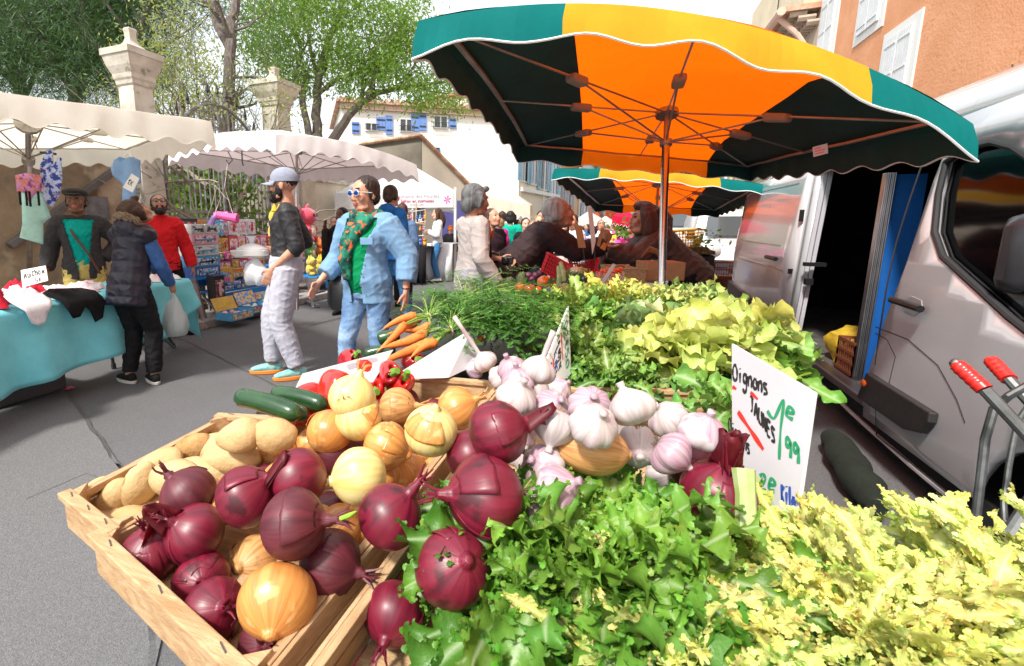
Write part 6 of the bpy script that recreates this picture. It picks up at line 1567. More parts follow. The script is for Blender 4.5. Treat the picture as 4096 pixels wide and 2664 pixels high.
def glasses(I,m,lens):
    mb=MB()
    for s in (-1,1):
        P=[V((s*(.031+.024*math.cos(a)),.1-.004*abs(math.cos(a)),.01+.019*math.sin(a))) for a in [k*pi/6 for k in range(13)]]; mb.tube(P,.0028,6); mb.tube([(s*.055,.096,.014),(s*.072,.05,.012),(s*.079,-.01,.006)],.0028,5)
    mb.tube([(-.008,.104,.014),(.008,.104,.014)],.0028,5); o=hpart(I,mb,'glasses',m)
    for s in (-1,1):
        l=MB(); l.ell((s*.031,.1,.01),(.023,.003,.018),12,6); hpart(I,l,'lens',lens,o)
BLK=cloth('black_fabric',(.014,.014,.016),.6,20); CHARC=cloth('charcoal_wool',(.05,.047,.05),.7,60)
DEN=mat('blue_denim',(.14,.25,.42),(.09,.17,.32),9,rough=.85,bump=.3,bscale=120,c3=(.32,.45,.62),s3=5,r3=(.52,.7))
CHAM=mat('chambray_shirt',(.19,.34,.52),(.15,.28,.46),6,rough=.85,bump=.3,bscale=140)
W_=lambda I,q: I['W']@V(q)
# 1 vendor with flat cap behind the table
I=person('woman vendor in dark flat cap, grey jacket and teal top behind the underwear table',172,430,d=4.45,f=212,w=1.02,skin='dark',head=(-6,-8,0),hair=dict(s='crop',m='black'),
 R=((.12,-.12,-.24),(.16,.06,-.5)),L=((-.2,-.1,-.2),(-.03,-.0,-.36)),
 inner=dict(m=cloth('teal_knit',(.0,.36,.31),.8,50),t=.012,sl=0,hem=-.02),top=dict(m=CHARC,t=.026,open=.075,hem=-.1,sl=1.,fat=1.15),bottom=dict(m=cloth('mustard_cotton',(.55,.44,.14),.85,30),t=.014),shoes=(BLK,BLK),vox=.0085,curl=(.2,.9))
mb=MB(); mb.ell((0,.012,.075),(.098,.115,.042),20,8); o=hpart(I,mb,'flat_cap',mat('speckled_tweed',(.06,.055,.05),(.02,.02,.02),90,rough=.9)); b=MB(); b.ell((0,.1,.05),(.06,.05,.009),14,6,0,Matrix.Rotation(-.3,4,'X')); hpart(I,b,'brim',CHARC,o)
TPx=I['TP']; mb=MB(); mb.tube([TPx(.1,.0,.5),TPx(.05,.15,.35),TPx(-.06,.165,.15),TPx(-.14,.15,-.05)],.011,6); mb.build('bag_strap',plain('brown_leather',(.09,.03,.02),.5),I['o'],world=False)
# 2 shopper in a padded vest, back to the camera
PUF=mat('navy_puffer',(.018,.018,.034),(.012,.012,.022),12,rough=.45,bump=.4,bscale=18,spec=.4)
I=person('shopper in dark padded vest with fur trimmed hood seen from behind at the turquoise table',330,447,890,f=-14,w=.92,lean=14,head=(-20,-38,0),hair=dict(s='bob',m='brown',t=.008,nocut=True),skin='tan',
 R=((.06,.08,-.27),(.0,.24,-.46)),L=((-.04,.14,-.26),(-.02,.4,-.34)),inner=dict(m=cloth('blue_jersey',(.06,.15,.38),.75,30),t=.014,sl=1.,hem=-.03),
 top=dict(m=PUF,t=.04,hem=-.17,sl=0.,name='vest',quilt=.105,fold=.008,hood=True,wide=.98),bottom=dict(m=BLK,t=.018,fat=1.08),shoes=(BLK,plain('cream_sole',(.6,.58,.5))),feet=((.13,.02,-60),(-.11,-.02,-75)),vox=.0085)
TPx=I['TP']; P=[TPx(.135,-.02,.52),TPx(.12,-.1,.575),TPx(.04,-.16,.6),TPx(-.05,-.16,.6),TPx(-.13,-.09,.57),TPx(-.135,-.01,.52)]
mb=MB(); mb.tube(P,[.022,.034,.036,.036,.034,.022],10); remesh(mb,.009,'fur_trim',mat('fur_trim',(.3,.22,.15),(.12,.08,.05),60,rough=1.,bump=1.,bscale=90),I['o'],disp=lambda p:.014*noise.noise(p*70))
vest=I
# 3 man in red sweater
I=person('bearded man in red sweater and black track trousers beside the boxed toys',402,445,785,f=200,w=.9,lean=5,head=(12,-24,0),hair=dict(s='crop',m='black'),beard='black',skin='tan',
 R=((.08,.06,-.27),(.03,.17,-.48)),L=((-.09,-.1,-.26),(-.14,-.1,-.5)),top=dict(m=cloth('red_sweatshirt',(.72,.018,.025),.85,20),t=.026,hem=-.08,fat=1.2,name='sweater',collar=True),bottom=dict(m=BLK,t=.02),shoes=(BLK,BLK),feet=((.14,.1,20),(-.14,-.25,-20)),vox=.009)
glasses(I,BLACK,plain('clear_lens',(.3,.3,.32),.1,alpha=.25))
# 4 man in cap with grey joggers
GREYJ=cloth('grey_jogger',(.47,.47,.54),.86,40); BLKT=mat('black_sports_top',(.022,.022,.026),(.014,.014,.016),12,rough=.6,bump=.3,bscale=16)
I=person('bearded man in grey cap, black top and pale grey joggers holding food bags',680,383,870,f=104,w=.93,lean=-3,head=(-14,2,0),beard='black',skin='light',hair=dict(s='none',m='black',t=-.008),
 R=((.06,-.14,-.25),(-.02,.12,-.33),((-.0,1,.1),(-1,0,-.2))),L=((-.05,-.07,-.28),(.0,.14,-.46),((.1,.5,-.9),(1,0,0))),top=dict(m=BLKT,t=.016,hem=-.1,sl=.62,fat=1.04,name='top',vneck=True),bottom=dict(m=GREYJ,t=.03,fat=1.1,len=.93,cuff=.0,fold=.006),
 shoes=(mat('aqua_trainer',(.12,.4,.42),(.3,.5,.45),30,rough=.6),plain('orange_sole',(.85,.25,.03))),feet=((.09,.16,5),(-.12,-.05,-8)),vox=.0075,curl=(.9,.3))
capman=I
CAPM=cloth('grey_blue_cap',(.3,.33,.42),.85,60); cap(I,CAPM,z0=.042)
TPx=I['TP']; mb=MB()
q=[TPx(-.1,.145,.345),TPx(-.085,.15,.335),TPx(-.05,.158,.36),TPx(-.088,.15,.343)]; mb.prism(q,V((0,.003,0))); mb.build('tick_emblem',WCARD,I['o'],world=False,smooth=False)
# bags he holds
w_=W_(I,I['arms'][0][2]+I['arms'][0][3]*.08)
fd=V((-RT.x,-RT.y,0)); p=w_+fd*.14
ct=thing('food_container','takeaway box of yellow food in a knotted bag held by the man in the cap','food box',tuple(p))
mb=MB(); M_=Matrix.Rotation(rad(22),4,'Z'); mb.hexa([M_@V(q) for q in ((-.13,-.07,-.03),(.1,-.07,-.03),(.1,.07,-.03),(-.13,.07,-.03),(-.16,-.09,.035),(.14,-.09,.035),(.14,.09,.035),(-.16,.09,.035))]); mb.build('box',plain('cloudy_plastic',(.8,.8,.78),.3,alpha=.45),ct,world=False,bevel=.012,smooth=False)
mb=MB(); mb.ell((0,0,-.0),(.12,.07,.028),14,8,0,M_); remesh(mb,.01,'yellow_rice',mat('yellow_rice',(.8,.55,.08),(.6,.35,.05),60,rough=.6,bump=.8),ct,disp=lambda p:.006*noise.noise(p*60))
mb=MB(); mb.lathe([(.16,-.01),(.15,.045),(.08,.075),(.02,.09),(.03,.13),(.05,.15)],16,sy=.6,fn=lambda q,a,t:q+V((nz(q,20),nz(q,20,3),0))*.02*t)
BAGP=mat('thin_plastic_bag',(.82,.83,.85),rough=.25,trans=(.8,.8,.82),tamt=.5,alpha=.6,bump=.5,bscale=20); mb.build('bag_film',BAGP,ct,world=False)
crp=lambda lab,pos,sx,sz,m,se,name='plastic_bag': tag((lambda mb: mb.build(name,m,sharp=180,origin=pos))((lambda mb: mb.lathe([(.0,0),(sx*.7,.0),(sx,sz*.25),(sx*.95,sz*.5),(sx*.6,sz*.8),(sx*.2,sz*.97),(sx*.1,sz*1.1)],28,M=Matrix.Translation(pos),sy=.7,fn=lambda q,a,t:q+V((nz(q,16,se),nz(q,16,se+3),nz(q,14,se)*.5))*sx*.28))(MB())),lab,'bag')
crp('white carrier bag hanging from the hand of the man in the grey cap',w_+fd*.12-V((0,0,.26)),.125,.23,mat('white_carrier',(.82,.83,.85),rough=.35,trans=(.8,.8,.82),tamt=.4,bump=.6,bscale=18),3)
vw=W_(vest,vest['arms'][0][2]+V((0,0,-.1)))
crp('translucent white carrier bag held by the shopper in the padded vest',vw+V((.02,-.0,-.34)),.12,.33,mat('pale_carrier',(.62,.66,.66),rough=.3,trans=(.7,.75,.72),tamt=.5,bump=.6,bscale=14),9)
# 5 woman in denim shirt
I=person('large woman in denim shirt and jeans with blue mirrored sunglasses and green patterned scarf walking',862,401,925,f=152,w=1.1,head=(-14,3,0),hair=dict(s='crop',m='dbrown',t=.002),skin='light',belly=.02,bust=.02,
 R=((.12,.0,-.27),(.18,.2,-.46)),L=((-.16,-.07,-.26),(-.17,-.0,-.52)),inner=dict(m=cloth('green_top',(.0,.26,.09),.85,30),t=.012,sl=0,hem=-.06),top=dict(m=CHAM,t=.03,open=.085,hem=-.13,sl=.86,fat=1.3,cuff=.004,name='shirt',fold=.005),
 bottom=dict(m=DEN,t=.012,fat=1.05,fold=.006),shoes=(BLK,BLK),feet=((.12,.15,0),(-.12,-.1,0)),vox=.0075)
denim=I; glasses(I,plain('clear_frame',(.75,.78,.75),.2),mat('mirror_lens',(.03,.12,.6),(.05,.2,.8),30,rough=.05,metal=.8))
SCARF=mat('patterned_scarf',(.01,.2,.12),(.0,.05,.04),16,rough=.8,ramp=(.45,.55),bump=.5,bscale=30,c3=(.7,.12,.03),s3=22,r3=(.58,.6))
TPx=I['TP']; mb=MB()
P=[TPx(.08*math.cos(a),-.0+.085*math.sin(a),.5+.02*math.sin(a*2)) for a in [i*2*pi/14 for i in range(15)]]; mb.tube(P,.05,10)
mb.tube([TPx(-.07,.08,.5),TPx(-.02,.15,.4),TPx(.05,.175,.28)],[.045,.055,.05],10); mb.tube([TPx(.05,.08,.46),TPx(.045,.17,.34),TPx(.06,.185,.2),TPx(.05,.18,.05)],[.045,.055,.05,.03],10)
remesh(mb,.009,'scarf',SCARF,I['o'],disp=lambda p:.012*noise.noise(V((p.x*40,p.y*40,p.z*16))))
mb=MB()
for z in (.3,.2,.1,.0): mb.ell(TPx(-.07-.02*(z/.3),.185,z),(.006,.004,.006),8,5)
mb.build('buttons',BLACK,I['o'],world=False)
for s in (-1,):
    mb=MB(); q=[TPx(-.08,.185,.36),TPx(-.17,.165,.36),TPx(-.17,.165,.31),TPx(-.08,.185,.31)]; mb.prism(q,I['ty']*.012); mb.build('pocket_flap',CHAM,I['o'],world=False,smooth=False,bevel=.003)
mb=MB(); a=I['arms'][1]; mb.tube([a[2]-a[3]*.02+V((.028*math.cos(t),.028*math.sin(t),0)) for t in [i*pi/5 for i in range(11)]],.004,5); mb.build('bracelet',BLACK,I['o'],world=False)
mb=MB(); hb=W_(I,I['TP'](.24,.0,-.05)); mb.lathe([(0,0),(.1,.0),(.13,.05),(.12,.2),(.06,.26)],16,M=Matrix.Translation(hb-V((0,0,.16))),sy=.6); mb.tube([hb+V((0,0,.1)),W_(I,I['TP'](.22,.0,.3)),W_(I,I['TP'](.16,.0,.5))],.01,6); tag(mb.build('handbag',plain('black_leather',(.012,.012,.013),.4)),'black handbag hanging at the side of the woman in denim','handbag')
# 6 elderly woman in pale jacket
LINEN=mat('pale_linen_jacket',(.42,.37,.35),(.35,.305,.29),14,rough=.9,bump=.3,bscale=90)
I=person('elderly woman with short grey hair in pale linen jacket looking towards the vegetable stall',1098,421,d=3.75,f=-66,w=1.0,lean=2,head=(-4,4,0),hair=dict(s='bob',m='grey',t=.006),skin='tan',
 R=((.1,-.05,-.27),(.12,.12,-.5)),L=((-.05,.1,-.25),(.08,.3,-.3)),inner=dict(m=mat('black_gold_print',(.015,.012,.01),(.2,.12,.04),30,rough=.8,ramp=(.55,.6)),t=.01,sl=0,hem=-.1),top=dict(m=LINEN,t=.022,open=.06,hem=-.14,sl=1.,fat=1.08),bottom=dict(m=cloth('grey_trousers',(.35,.33,.36),.85,30),t=.02),shoes=(BLK,BLK),vox=.0075,curl=(.8,.9))
TPx=I['TP']; mb=MB(); mb.tube([TPx(.09,-.06,.5),TPx(.09,.12,.44),TPx(.04,.18,.2),TPx(-.08,.2,.0)],.013,6); mb.build('camera_strap',BLACK,I['o'],world=False)
mb=MB(); mb.bar(TPx(.085,.135,.42),TPx(.07,.16,.36),.03,.03); mb.build('strap_tag',plain('orange_edge',(.6,.12,.02)),I['o'],world=False,smooth=False)
p=W_(I,I['arms'][1][2]+I['arms'][1][3]*.07); mb=MB(); mb.box(p,(.1,.05,.06)); mb.tube([p,p-V((.02,.05,.0))],.03,10); tag(mb.build('camera',BLACK,bevel=.006),'small black camera held by the elderly woman in the linen jacket','camera')
p=W_(I,I['arms'][0][2]+I['arms'][0][3]*.1); mb=MB(); mb.box(p+V((.03,-.02,-.1)),(.13,.02,.14),rz=.5); tag(mb.build('folded_paper',WCARD,bevel=.005),'folded white papers held low by the elderly woman','papers')
mb=MB(); q=W_(I,I['TP'](-.15,.18,-.12)); mb.box(q,(.16,.1,.24),rz=.3); tag(mb.build('shoulder_bag',mat('tan_leather',(.3,.1,.03),(.2,.06,.02),20,rough=.4),bevel=.02),'tan leather bag on the far side of the elderly woman','bag')
# 7 old man leaning
MAR=mat('maroon_quilted',(.028,.008,.01),(.018,.006,.007),14,rough=.8,bump=.6,bscale=20)
old=person('elderly white haired man in dark maroon quilted jacket leaning over the stall to pay',1200,483,d=4.1,f=-84,h=1.72,w=1.02,lean=48,head=(0,-14,0),hair=dict(s='short',m='white'),skin='tan',
 R=((.04,.22,-.14),(.0,.46,-.12),((0,1,0),(0,0,1))),L=((-.05,.1,-.24),(-.05,.3,-.4)),top=dict(m=MAR,t=.035,hem=-.2,flare=.03,fat=1.12,cuff=.012,collar=True,quilt=.09),bottom=dict(m=BLK,t=.02),shoes=(BLK,BLK),vox=.008,curl=(.3,.8),crouch=0.0,neckf=1.0,hs=1.12)
# 8 vendor woman
ven=person('woman stallholder with long dark hair in brown padded jacket reaching across the crates',1592,506,d=4.25,f=82,h=1.66,w=1.0,lean=46,head=(0,-6,0),hair=dict(s='thick',m='auburn'),skin='tan',
 R=((.03,.2,-.18),(.0,.46,-.2),((0,1,.15),(-.3,0,.9))),L=((-.03,.2,-.17),(-.02,.46,-.13),((0,1,.2),(.3,0,.9))),top=dict(m=mat('brown_puffer',(.11,.055,.042),(.075,.036,.03),12,rough=.6,bump=.4,bscale=20),t=.042,hem=-.13,fat=1.12,quilt=.065,cuff=.0,collar=True),bottom=dict(m=BLK,t=.03),shoes=(BLK,BLK),vox=.008,curl=(.4,.5),hs=1.12)
# ---------------- the crowd behind
TEALS=cloth('teal_green_sweater',(.0,.4,.27),.85,20); HOOD=cloth('white_hoodie',(.72,.74,.78),.9,20); WHT=cloth('white_tee',(.82,.84,.88),.92,20); REDJ=cloth('red_jacket',(.7,.01,.03),.85,20); STR=cloth('stripe_knit',(.75,.73,.7),.95,20)
JEAN=cloth('mid_jeans',(.06,.2,.42),.75,12); PURP=cloth('purple_fleece',(.3,.16,.45),.8,20); BLUJ=cloth('blue_raincoat',(.02,.13,.4),.8,20); DPL=cloth('dark_plum_coat',(.03,.015,.022),.7,20); OLIV=cloth('khaki_trousers',(.2,.19,.12),.85,20)
WSH=plain('white_trainer',(.75,.75,.75),.5)
CR='people in the market crowd'
def folk(label,px,yt,d,f,top,bot=BLK,hr=('short','brown'),sk='light',yf=None,v=.014,**k):
    return person(label,px,yt,yf,d,f=f,top=dict(m=top,t=.022,hem=k.pop('hem',-.1),fat=1.2,name='top',**k.pop('tp',{})),bottom=dict(m=bot,t=.014),shoes=(k.pop('sh',BLK),WSH if 'sh' in k else BLK),hair=dict(s=hr[0],m=hr[1]) if hr else None,skin=sk,vox=v,group=CR,**k)
g1=folk('girl in white hoodie and blue jeans, arms folded, by the key rings',1017,481,None,100,HOOD,JEAN,('long','brown'),'pale',yf=655,v=.012,R=((.06,.05,-.26),(-.1,.22,-.2)),L=((-.06,.05,-.26),(.1,.2,-.22)),sh=WSH,w=.88,head=(-15,0,0))
folk('person in bright blue raincoat partly hidden behind the woman in denim',908,425,5.9,-30,BLUJ,JEAN,('crop','brown'),'light',tp=dict(hood=True),w=.95,feet=((.1,.2,0),(-.1,-.1,0)))
bx=person('x',0,0,d=5,f=0) if False else None
folk('woman with auburn bun in blue top seen from behind near the key rings',935,468,7.2,0,cloth('slate_blue_top',(.12,.2,.36),.85,20),BLK,('bun','auburn'))
folk('dark haired person in brown coat holding up a hat behind the woman in denim',795,478,6.6,150,cloth('dark_brown_coat',(.035,.025,.025),.7,20),BLK,('short','black'),'dark',R=((.1,.1,-.2),(.05,.2,.05)),L=((-.1,.1,-.2),(-.05,.22,.0)))
folk('smiling grey haired man in dark and white coat behind the soft toys',778,500,7.4,180,BLK,BLK,('short','grey'),'light')
oc=folk('man in orange cap seated inside the white gazebo',1047,522,11.3,180,BLK,BLK,('crop','black'),'light'); cap(oc,plain('orange_cap_cloth',(.8,.2,.02),.8),z0=.045)
folk('person in dark plum coat just behind the elderly woman',1143,478,5.2,-150,DPL,BLK,('short','brown'),'light',head=(10,-15,0),tp=dict(hood=True),w=1.05,R=((.05,.1,-.25),(-.05,.25,-.28)))
tw=folk('woman with dark bob in emerald green sweater seen from behind carrying a child',1187,487,8.3,-12,TEALS,BLK,('bob','black'),'light',w=1.15,L=((-.08,.1,-.25),(-.1,.3,-.25)))
folk('small blond child in magenta carried on the arm of the woman in green',1163,506,8.0,0,cloth('magenta_fleece',(.6,.02,.25),.85,20),cloth('pale_blue_leggings',(.35,.5,.6)),('short','blond'),'pale',h=.95,dz=.42,w=1.1,hs=1.35)
folk('man with short brown hair facing away beside the woman in green',1168,488,9.6,-20,cloth('steel_blue_shirt',(.2,.25,.35),.85,20),BLK,('short','brown'))
folk('pale teenage girl in black top with hair pulled back',1222,503,7.6,180,BLK,BLK,('crop','dbrown'),'pale',w=.9)
folk('fair haired girl with tied hair between the teenage girl and the leaning man',1240,510,7.2,160,cloth('dusty_pink_top',(.5,.35,.33)),BLK,('bun','blond'),'pale',w=.9)
folk('dark haired man standing behind the leaning elderly man',1258,487,8.6,170,BLK,BLK,('short','black'),'tan')
folk('second blond woman half hidden beside the dark haired man',1252,497,8.2,180,WHT,BLK,('short','blond'),'pale')
def stripes(q,p,n): return 1 if (.2<q.z<.245 or .04<q.z<.085) else 0
st=person('woman in white cardigan with black stripes in front of the stall',1307,505,d=6.2,f=-175,top=dict(m=[STR,BLK],t=.024,hem=-.1,fat=1.3,name='cardigan',mf=stripes),bottom=dict(m=OLIV,t=.014),shoes=(BLK,BLK),hair=dict(s='long',m='auburn'),skin='pale',vox=.013,group=CR)
folk('woman with short brown hair in white jacket and shoulder strap beside the striped cardigan',1332,493,6.8,150,WHT,OLIV,('short','brown'),'light',w=.95)
folk('child sized person in purple fleece behind the striped cardigan',1350,522,8.2,-20,PURP,JEAN,('bun','auburn'),'light')
folk('person in white padded coat with hood facing away',1378,522,8.6,-10,cloth('white_puffer',(.72,.76,.82)),JEAN,('bob','black'),'light',tp=dict(hood=True))
folk('blond woman in bright red jacket seen from behind',1408,530,6.2,-8,REDJ,BLK,('bob','blond'),'light',w=1.2,tp=dict(hood=True),R=((.12,.03,-.26),(.05,.2,-.4)))
tm=folk('tall man with glasses in white tee shirt looking down beyond the red jacket',1398,508,9.2,165,WHT,BLK,('crop','brown'),'light',tp=dict(sl=.4),head=(0,-20,0)); glasses(tm,BLACK,plain('clear_lens',(.3,.3,.32)))
folk('man in black with light backpack strap walking away down the street',1440,518,11,-5,BLK,JEAN,('short','black'),'light',tp=dict(sl=.5))
folk('dark clothed person just behind the man in black',1454,519,12.5,0,BLK,BLK,('short','black'),'dark')
for i,(px,yt,d,c_,hr_,l) in enumerate(((1462,519,15,REDJ,'grey','red top'),(1425,520,16,WHT,'black','white top'),(1366,519,15,BLUJ,'brown','blue raincoat'),(1340,518,14,TEALS,'black','green top'),(1290,514,12,cloth('beige_coat',(.5,.4,.3)),'brown','beige coat'),(1202,508,12.5,cloth('mustard_top',(.55,.35,.05)),'black','mustard top'),(1385,520,19,BLK,'black','black coat'),(1412,520,20,PURP,'grey','purple fleece'))):
    folk('distant market goer in %s far down the street'%l,px,yt,d,(i*50)%360,c_,[BLK,JEAN][i%2],('short',hr_),'light',v=.022)
# feet of a hidden walker between the denim woman's legs are part of the raincoat person
# yellow basket bag, push chair frame
mb=MB(); b_=D(1190,640,5.0); b_.z=0
for dx in (-.08,.08): mb.tube([b_+V((dx,0,.05)),b_+V((dx*.3,.1,.45)),b_+V((dx,.0,.8))],.012,6)
mb.tube([b_+V((-.1,.0,.78)),b_+V((.1,0,.78))],.02,6)
tag(mb.build('walking_frame',BLACK),'folded black trolley frame standing near the elderly woman','trolley')
# ================================================================ vegetable stall
st_=thing('stall_table','long dark trestle table carrying the vegetable crates','table',(0,2,0))
mb=MB(); mb.prism([V(p) for p in ((-.72,.5,.75),(.24,.42,.75),(.32,1.9,.75),(-.55,1.9,.75))],V((0,0,.025))); mb.prism([V(p) for p in ((.25,.25,.69),(.72,.25,.69),(.72,.6,.69),(.25,.6,.69))],V((0,0,.02))); mb.prism([V(p) for p in ((-.5,1.905,.72),(.52,1.905,.72),(.55,4.3,.72),(-.25,4.3,.72))],V((0,0,.025))); mb.build('tabletop',plain('dark_board',(.05,.045,.04)),st_,smooth=False)
for x,y in ((-.5,.62),(.3,.6),(.66,.3),(.3,.32),(-.3,1.8),(.48,4.2),(-.1,4.2),(.48,2.2)):
    mb=MB(); mb.box((x,y,.36),(.05,.05,.71)); mb.build('leg',DARKMETAL,st_,smooth=False)
STAPLE=plain('staple_wire',(.15,.14,.13),.4,metal=.8)
def crate(label,Q,z0,z1,zb=None,group='wooden slatted crates on the stall',div=1):
    # Q: plan corners near-left, near-right, far-right, far-left
    Q=[V((q[0],q[1],0)) for q in Q]; c=sum(Q,V())/4; t=thing('wooden_crate',label,'crate',(c.x,c.y,z0),0,group); zb=zb or z1
    def bd(name,a,b,za,zb_,th,m,par=t,off=0.,z2=None,bev=.0012):
        u=(b-a).normalized(); n=V((u.y,-u.x,0)); z2=z2 or zb_
        if n.dot(c-a)>0: n=-n
        p=[a+n*off,b+n*off,b+n*(off+th),a+n*(off+th)]; mb=MB(); mb.hexa([q+V((0,0,za)) for q in p]+[p[0]+V((0,0,zb_)),p[1]+V((0,0,z2)),p[2]+V((0,0,z2)),p[3]+V((0,0,zb_))])
        return mb.build(name,m,par,smooth=False,bevel=bev,recalc=True)
    for a,b,la,lb in ((Q[0],Q[3],z1,zb),(Q[1],Q[2],z1,zb)):
        h=z1-z0; bd('side_slat',a,b,z0+h*.5,la,.006,WOODC,z2=lb); bd('side_slat',a,b,z0,z0+h*.45,.006,WOODC); bd('rim_strip',a.lerp(b,.03),b.lerp(a,.03),la-.012,la+.002,.012,WOODC,off=-.013,z2=lb+.002)
        for k in range(div): f=(k+1)/(div+1); bd('batten',a.lerp(b,f-.02),a.lerp(b,f+.02),z0,lerp(la,lb,f)-.003,.008,WOODX,off=-.009)
    for a,b,zz in ((Q[0],Q[1],z1),(Q[3],Q[2],zb)):
        u=(b-a).normalized(); bd('end_board',a+u*.004,b-u*.004,z0,zz-.001,.009,WOODX,off=-.004); rs=bd('rim_strip',a-u*.006,b+u*.006,zz,zz+.012,.02,WOODX,off=-.01,bev=.002)
        for k in (.12,.5,.86): q=a.lerp(b,k)+V((0,0,zz+.0128)); mb=MB(); mb.bar(q-u*.008+V((0,.004,0)),q+u*.008,.0016,.0012); mb.build('staple',STAPLE,rs,smooth=False)
    for i in range(4):
        a=Q[i]; u=(Q[(i+1)%4]-a).normalized(); w_=(Q[i-1]-a).normalized(); o=a+u*.004+w_*.006; mb=MB(); mb.prism([o+V((0,0,z0)),o+u*.03+V((0,0,z0)),o+w_*.03+V((0,0,z0))],V((0,0,(z1 if i<2 else zb)-z0+.0105))); mb.build('corner_post',WOODX,t,smooth=False,bevel=.001,recalc=True)
    mb=MB(); mb.prism([q.lerp(c,.02)+V((0,0,z0+.001)) for q in Q],V((0,0,.005))); mb.build('base_board',WOODX,t,smooth=False,recalc=True)
    return t
P2=lambda px,py,z:(G(px,py,z).x,G(px,py,z).y)
crate('slatted crate full of potatoes at the street corner of the stall',[P2(152,1142,.862),(-.665,.405),(-.6,.85),P2(507,962,.862)],.8,.85)
crate('slatted crate holding mixed red and yellow onions, nearest the potatoes',[P2(222,1236,.862),P2(585,1575,.862),(-.262,1.12),(-.60,1.08)],.8,.85,zb=.895)
crate('slatted crate holding garlic and red onions between the onion crate and the written sign',[(-.272,.26),(.25,.24),(.265,1.33),(-.235,1.16)],.78,.85,zb=.875)
crate('small slatted crate of garlic behind the onion crate',[(-.28,1.34),(.03,1.42),(.05,1.8),(-.25,1.75)],.77,.845)
crate('slatted crate under the pale yellow curly endives',[(.275,.22),(.74,.2),(.76,.62),(.285,.66)],.72,.79)
RED=streak('red_onion_skin',(.1,.004,.016),(.22,.012,.036),(.06,.006,.012),freq=3.2,rough=.42,coat=.07,patch=.58,bump=.25,wid=(.32,.75))
RED2=streak('red_onion_dry_skin',(.07,.01,.018),(.15,.022,.035),(.11,.03,.035),freq=3.6,rough=.5,coat=.0,patch=.6,bump=.4,wid=(.32,.75))
YELO=streak('pale_yellow_onion_skin',(.8,.68,.3),(.72,.53,.16),(.72,.32,.06),freq=5.,rough=.3,coat=.25,patch=.66,bump=.2)
BRN=streak('golden_onion_skin',(.66,.3,.08),(.52,.2,.05),(.72,.42,.16),freq=4.5,rough=.35,coat=.2,patch=.58,bump=.25)
BRN2=streak('dusty_onion_skin',(.6,.33,.12),(.42,.19,.06),(.28,.15,.06),freq=6.,rough=.5,coat=.05,patch=.62,bump=.35)
ROOTM=plain('root_fibre',(.36,.24,.13),.8)
def axis(dx,dy,dz): return (RT*dx-UP*dy-FW*dz).normalized()
OG='loose onions heaped in the stall crates'
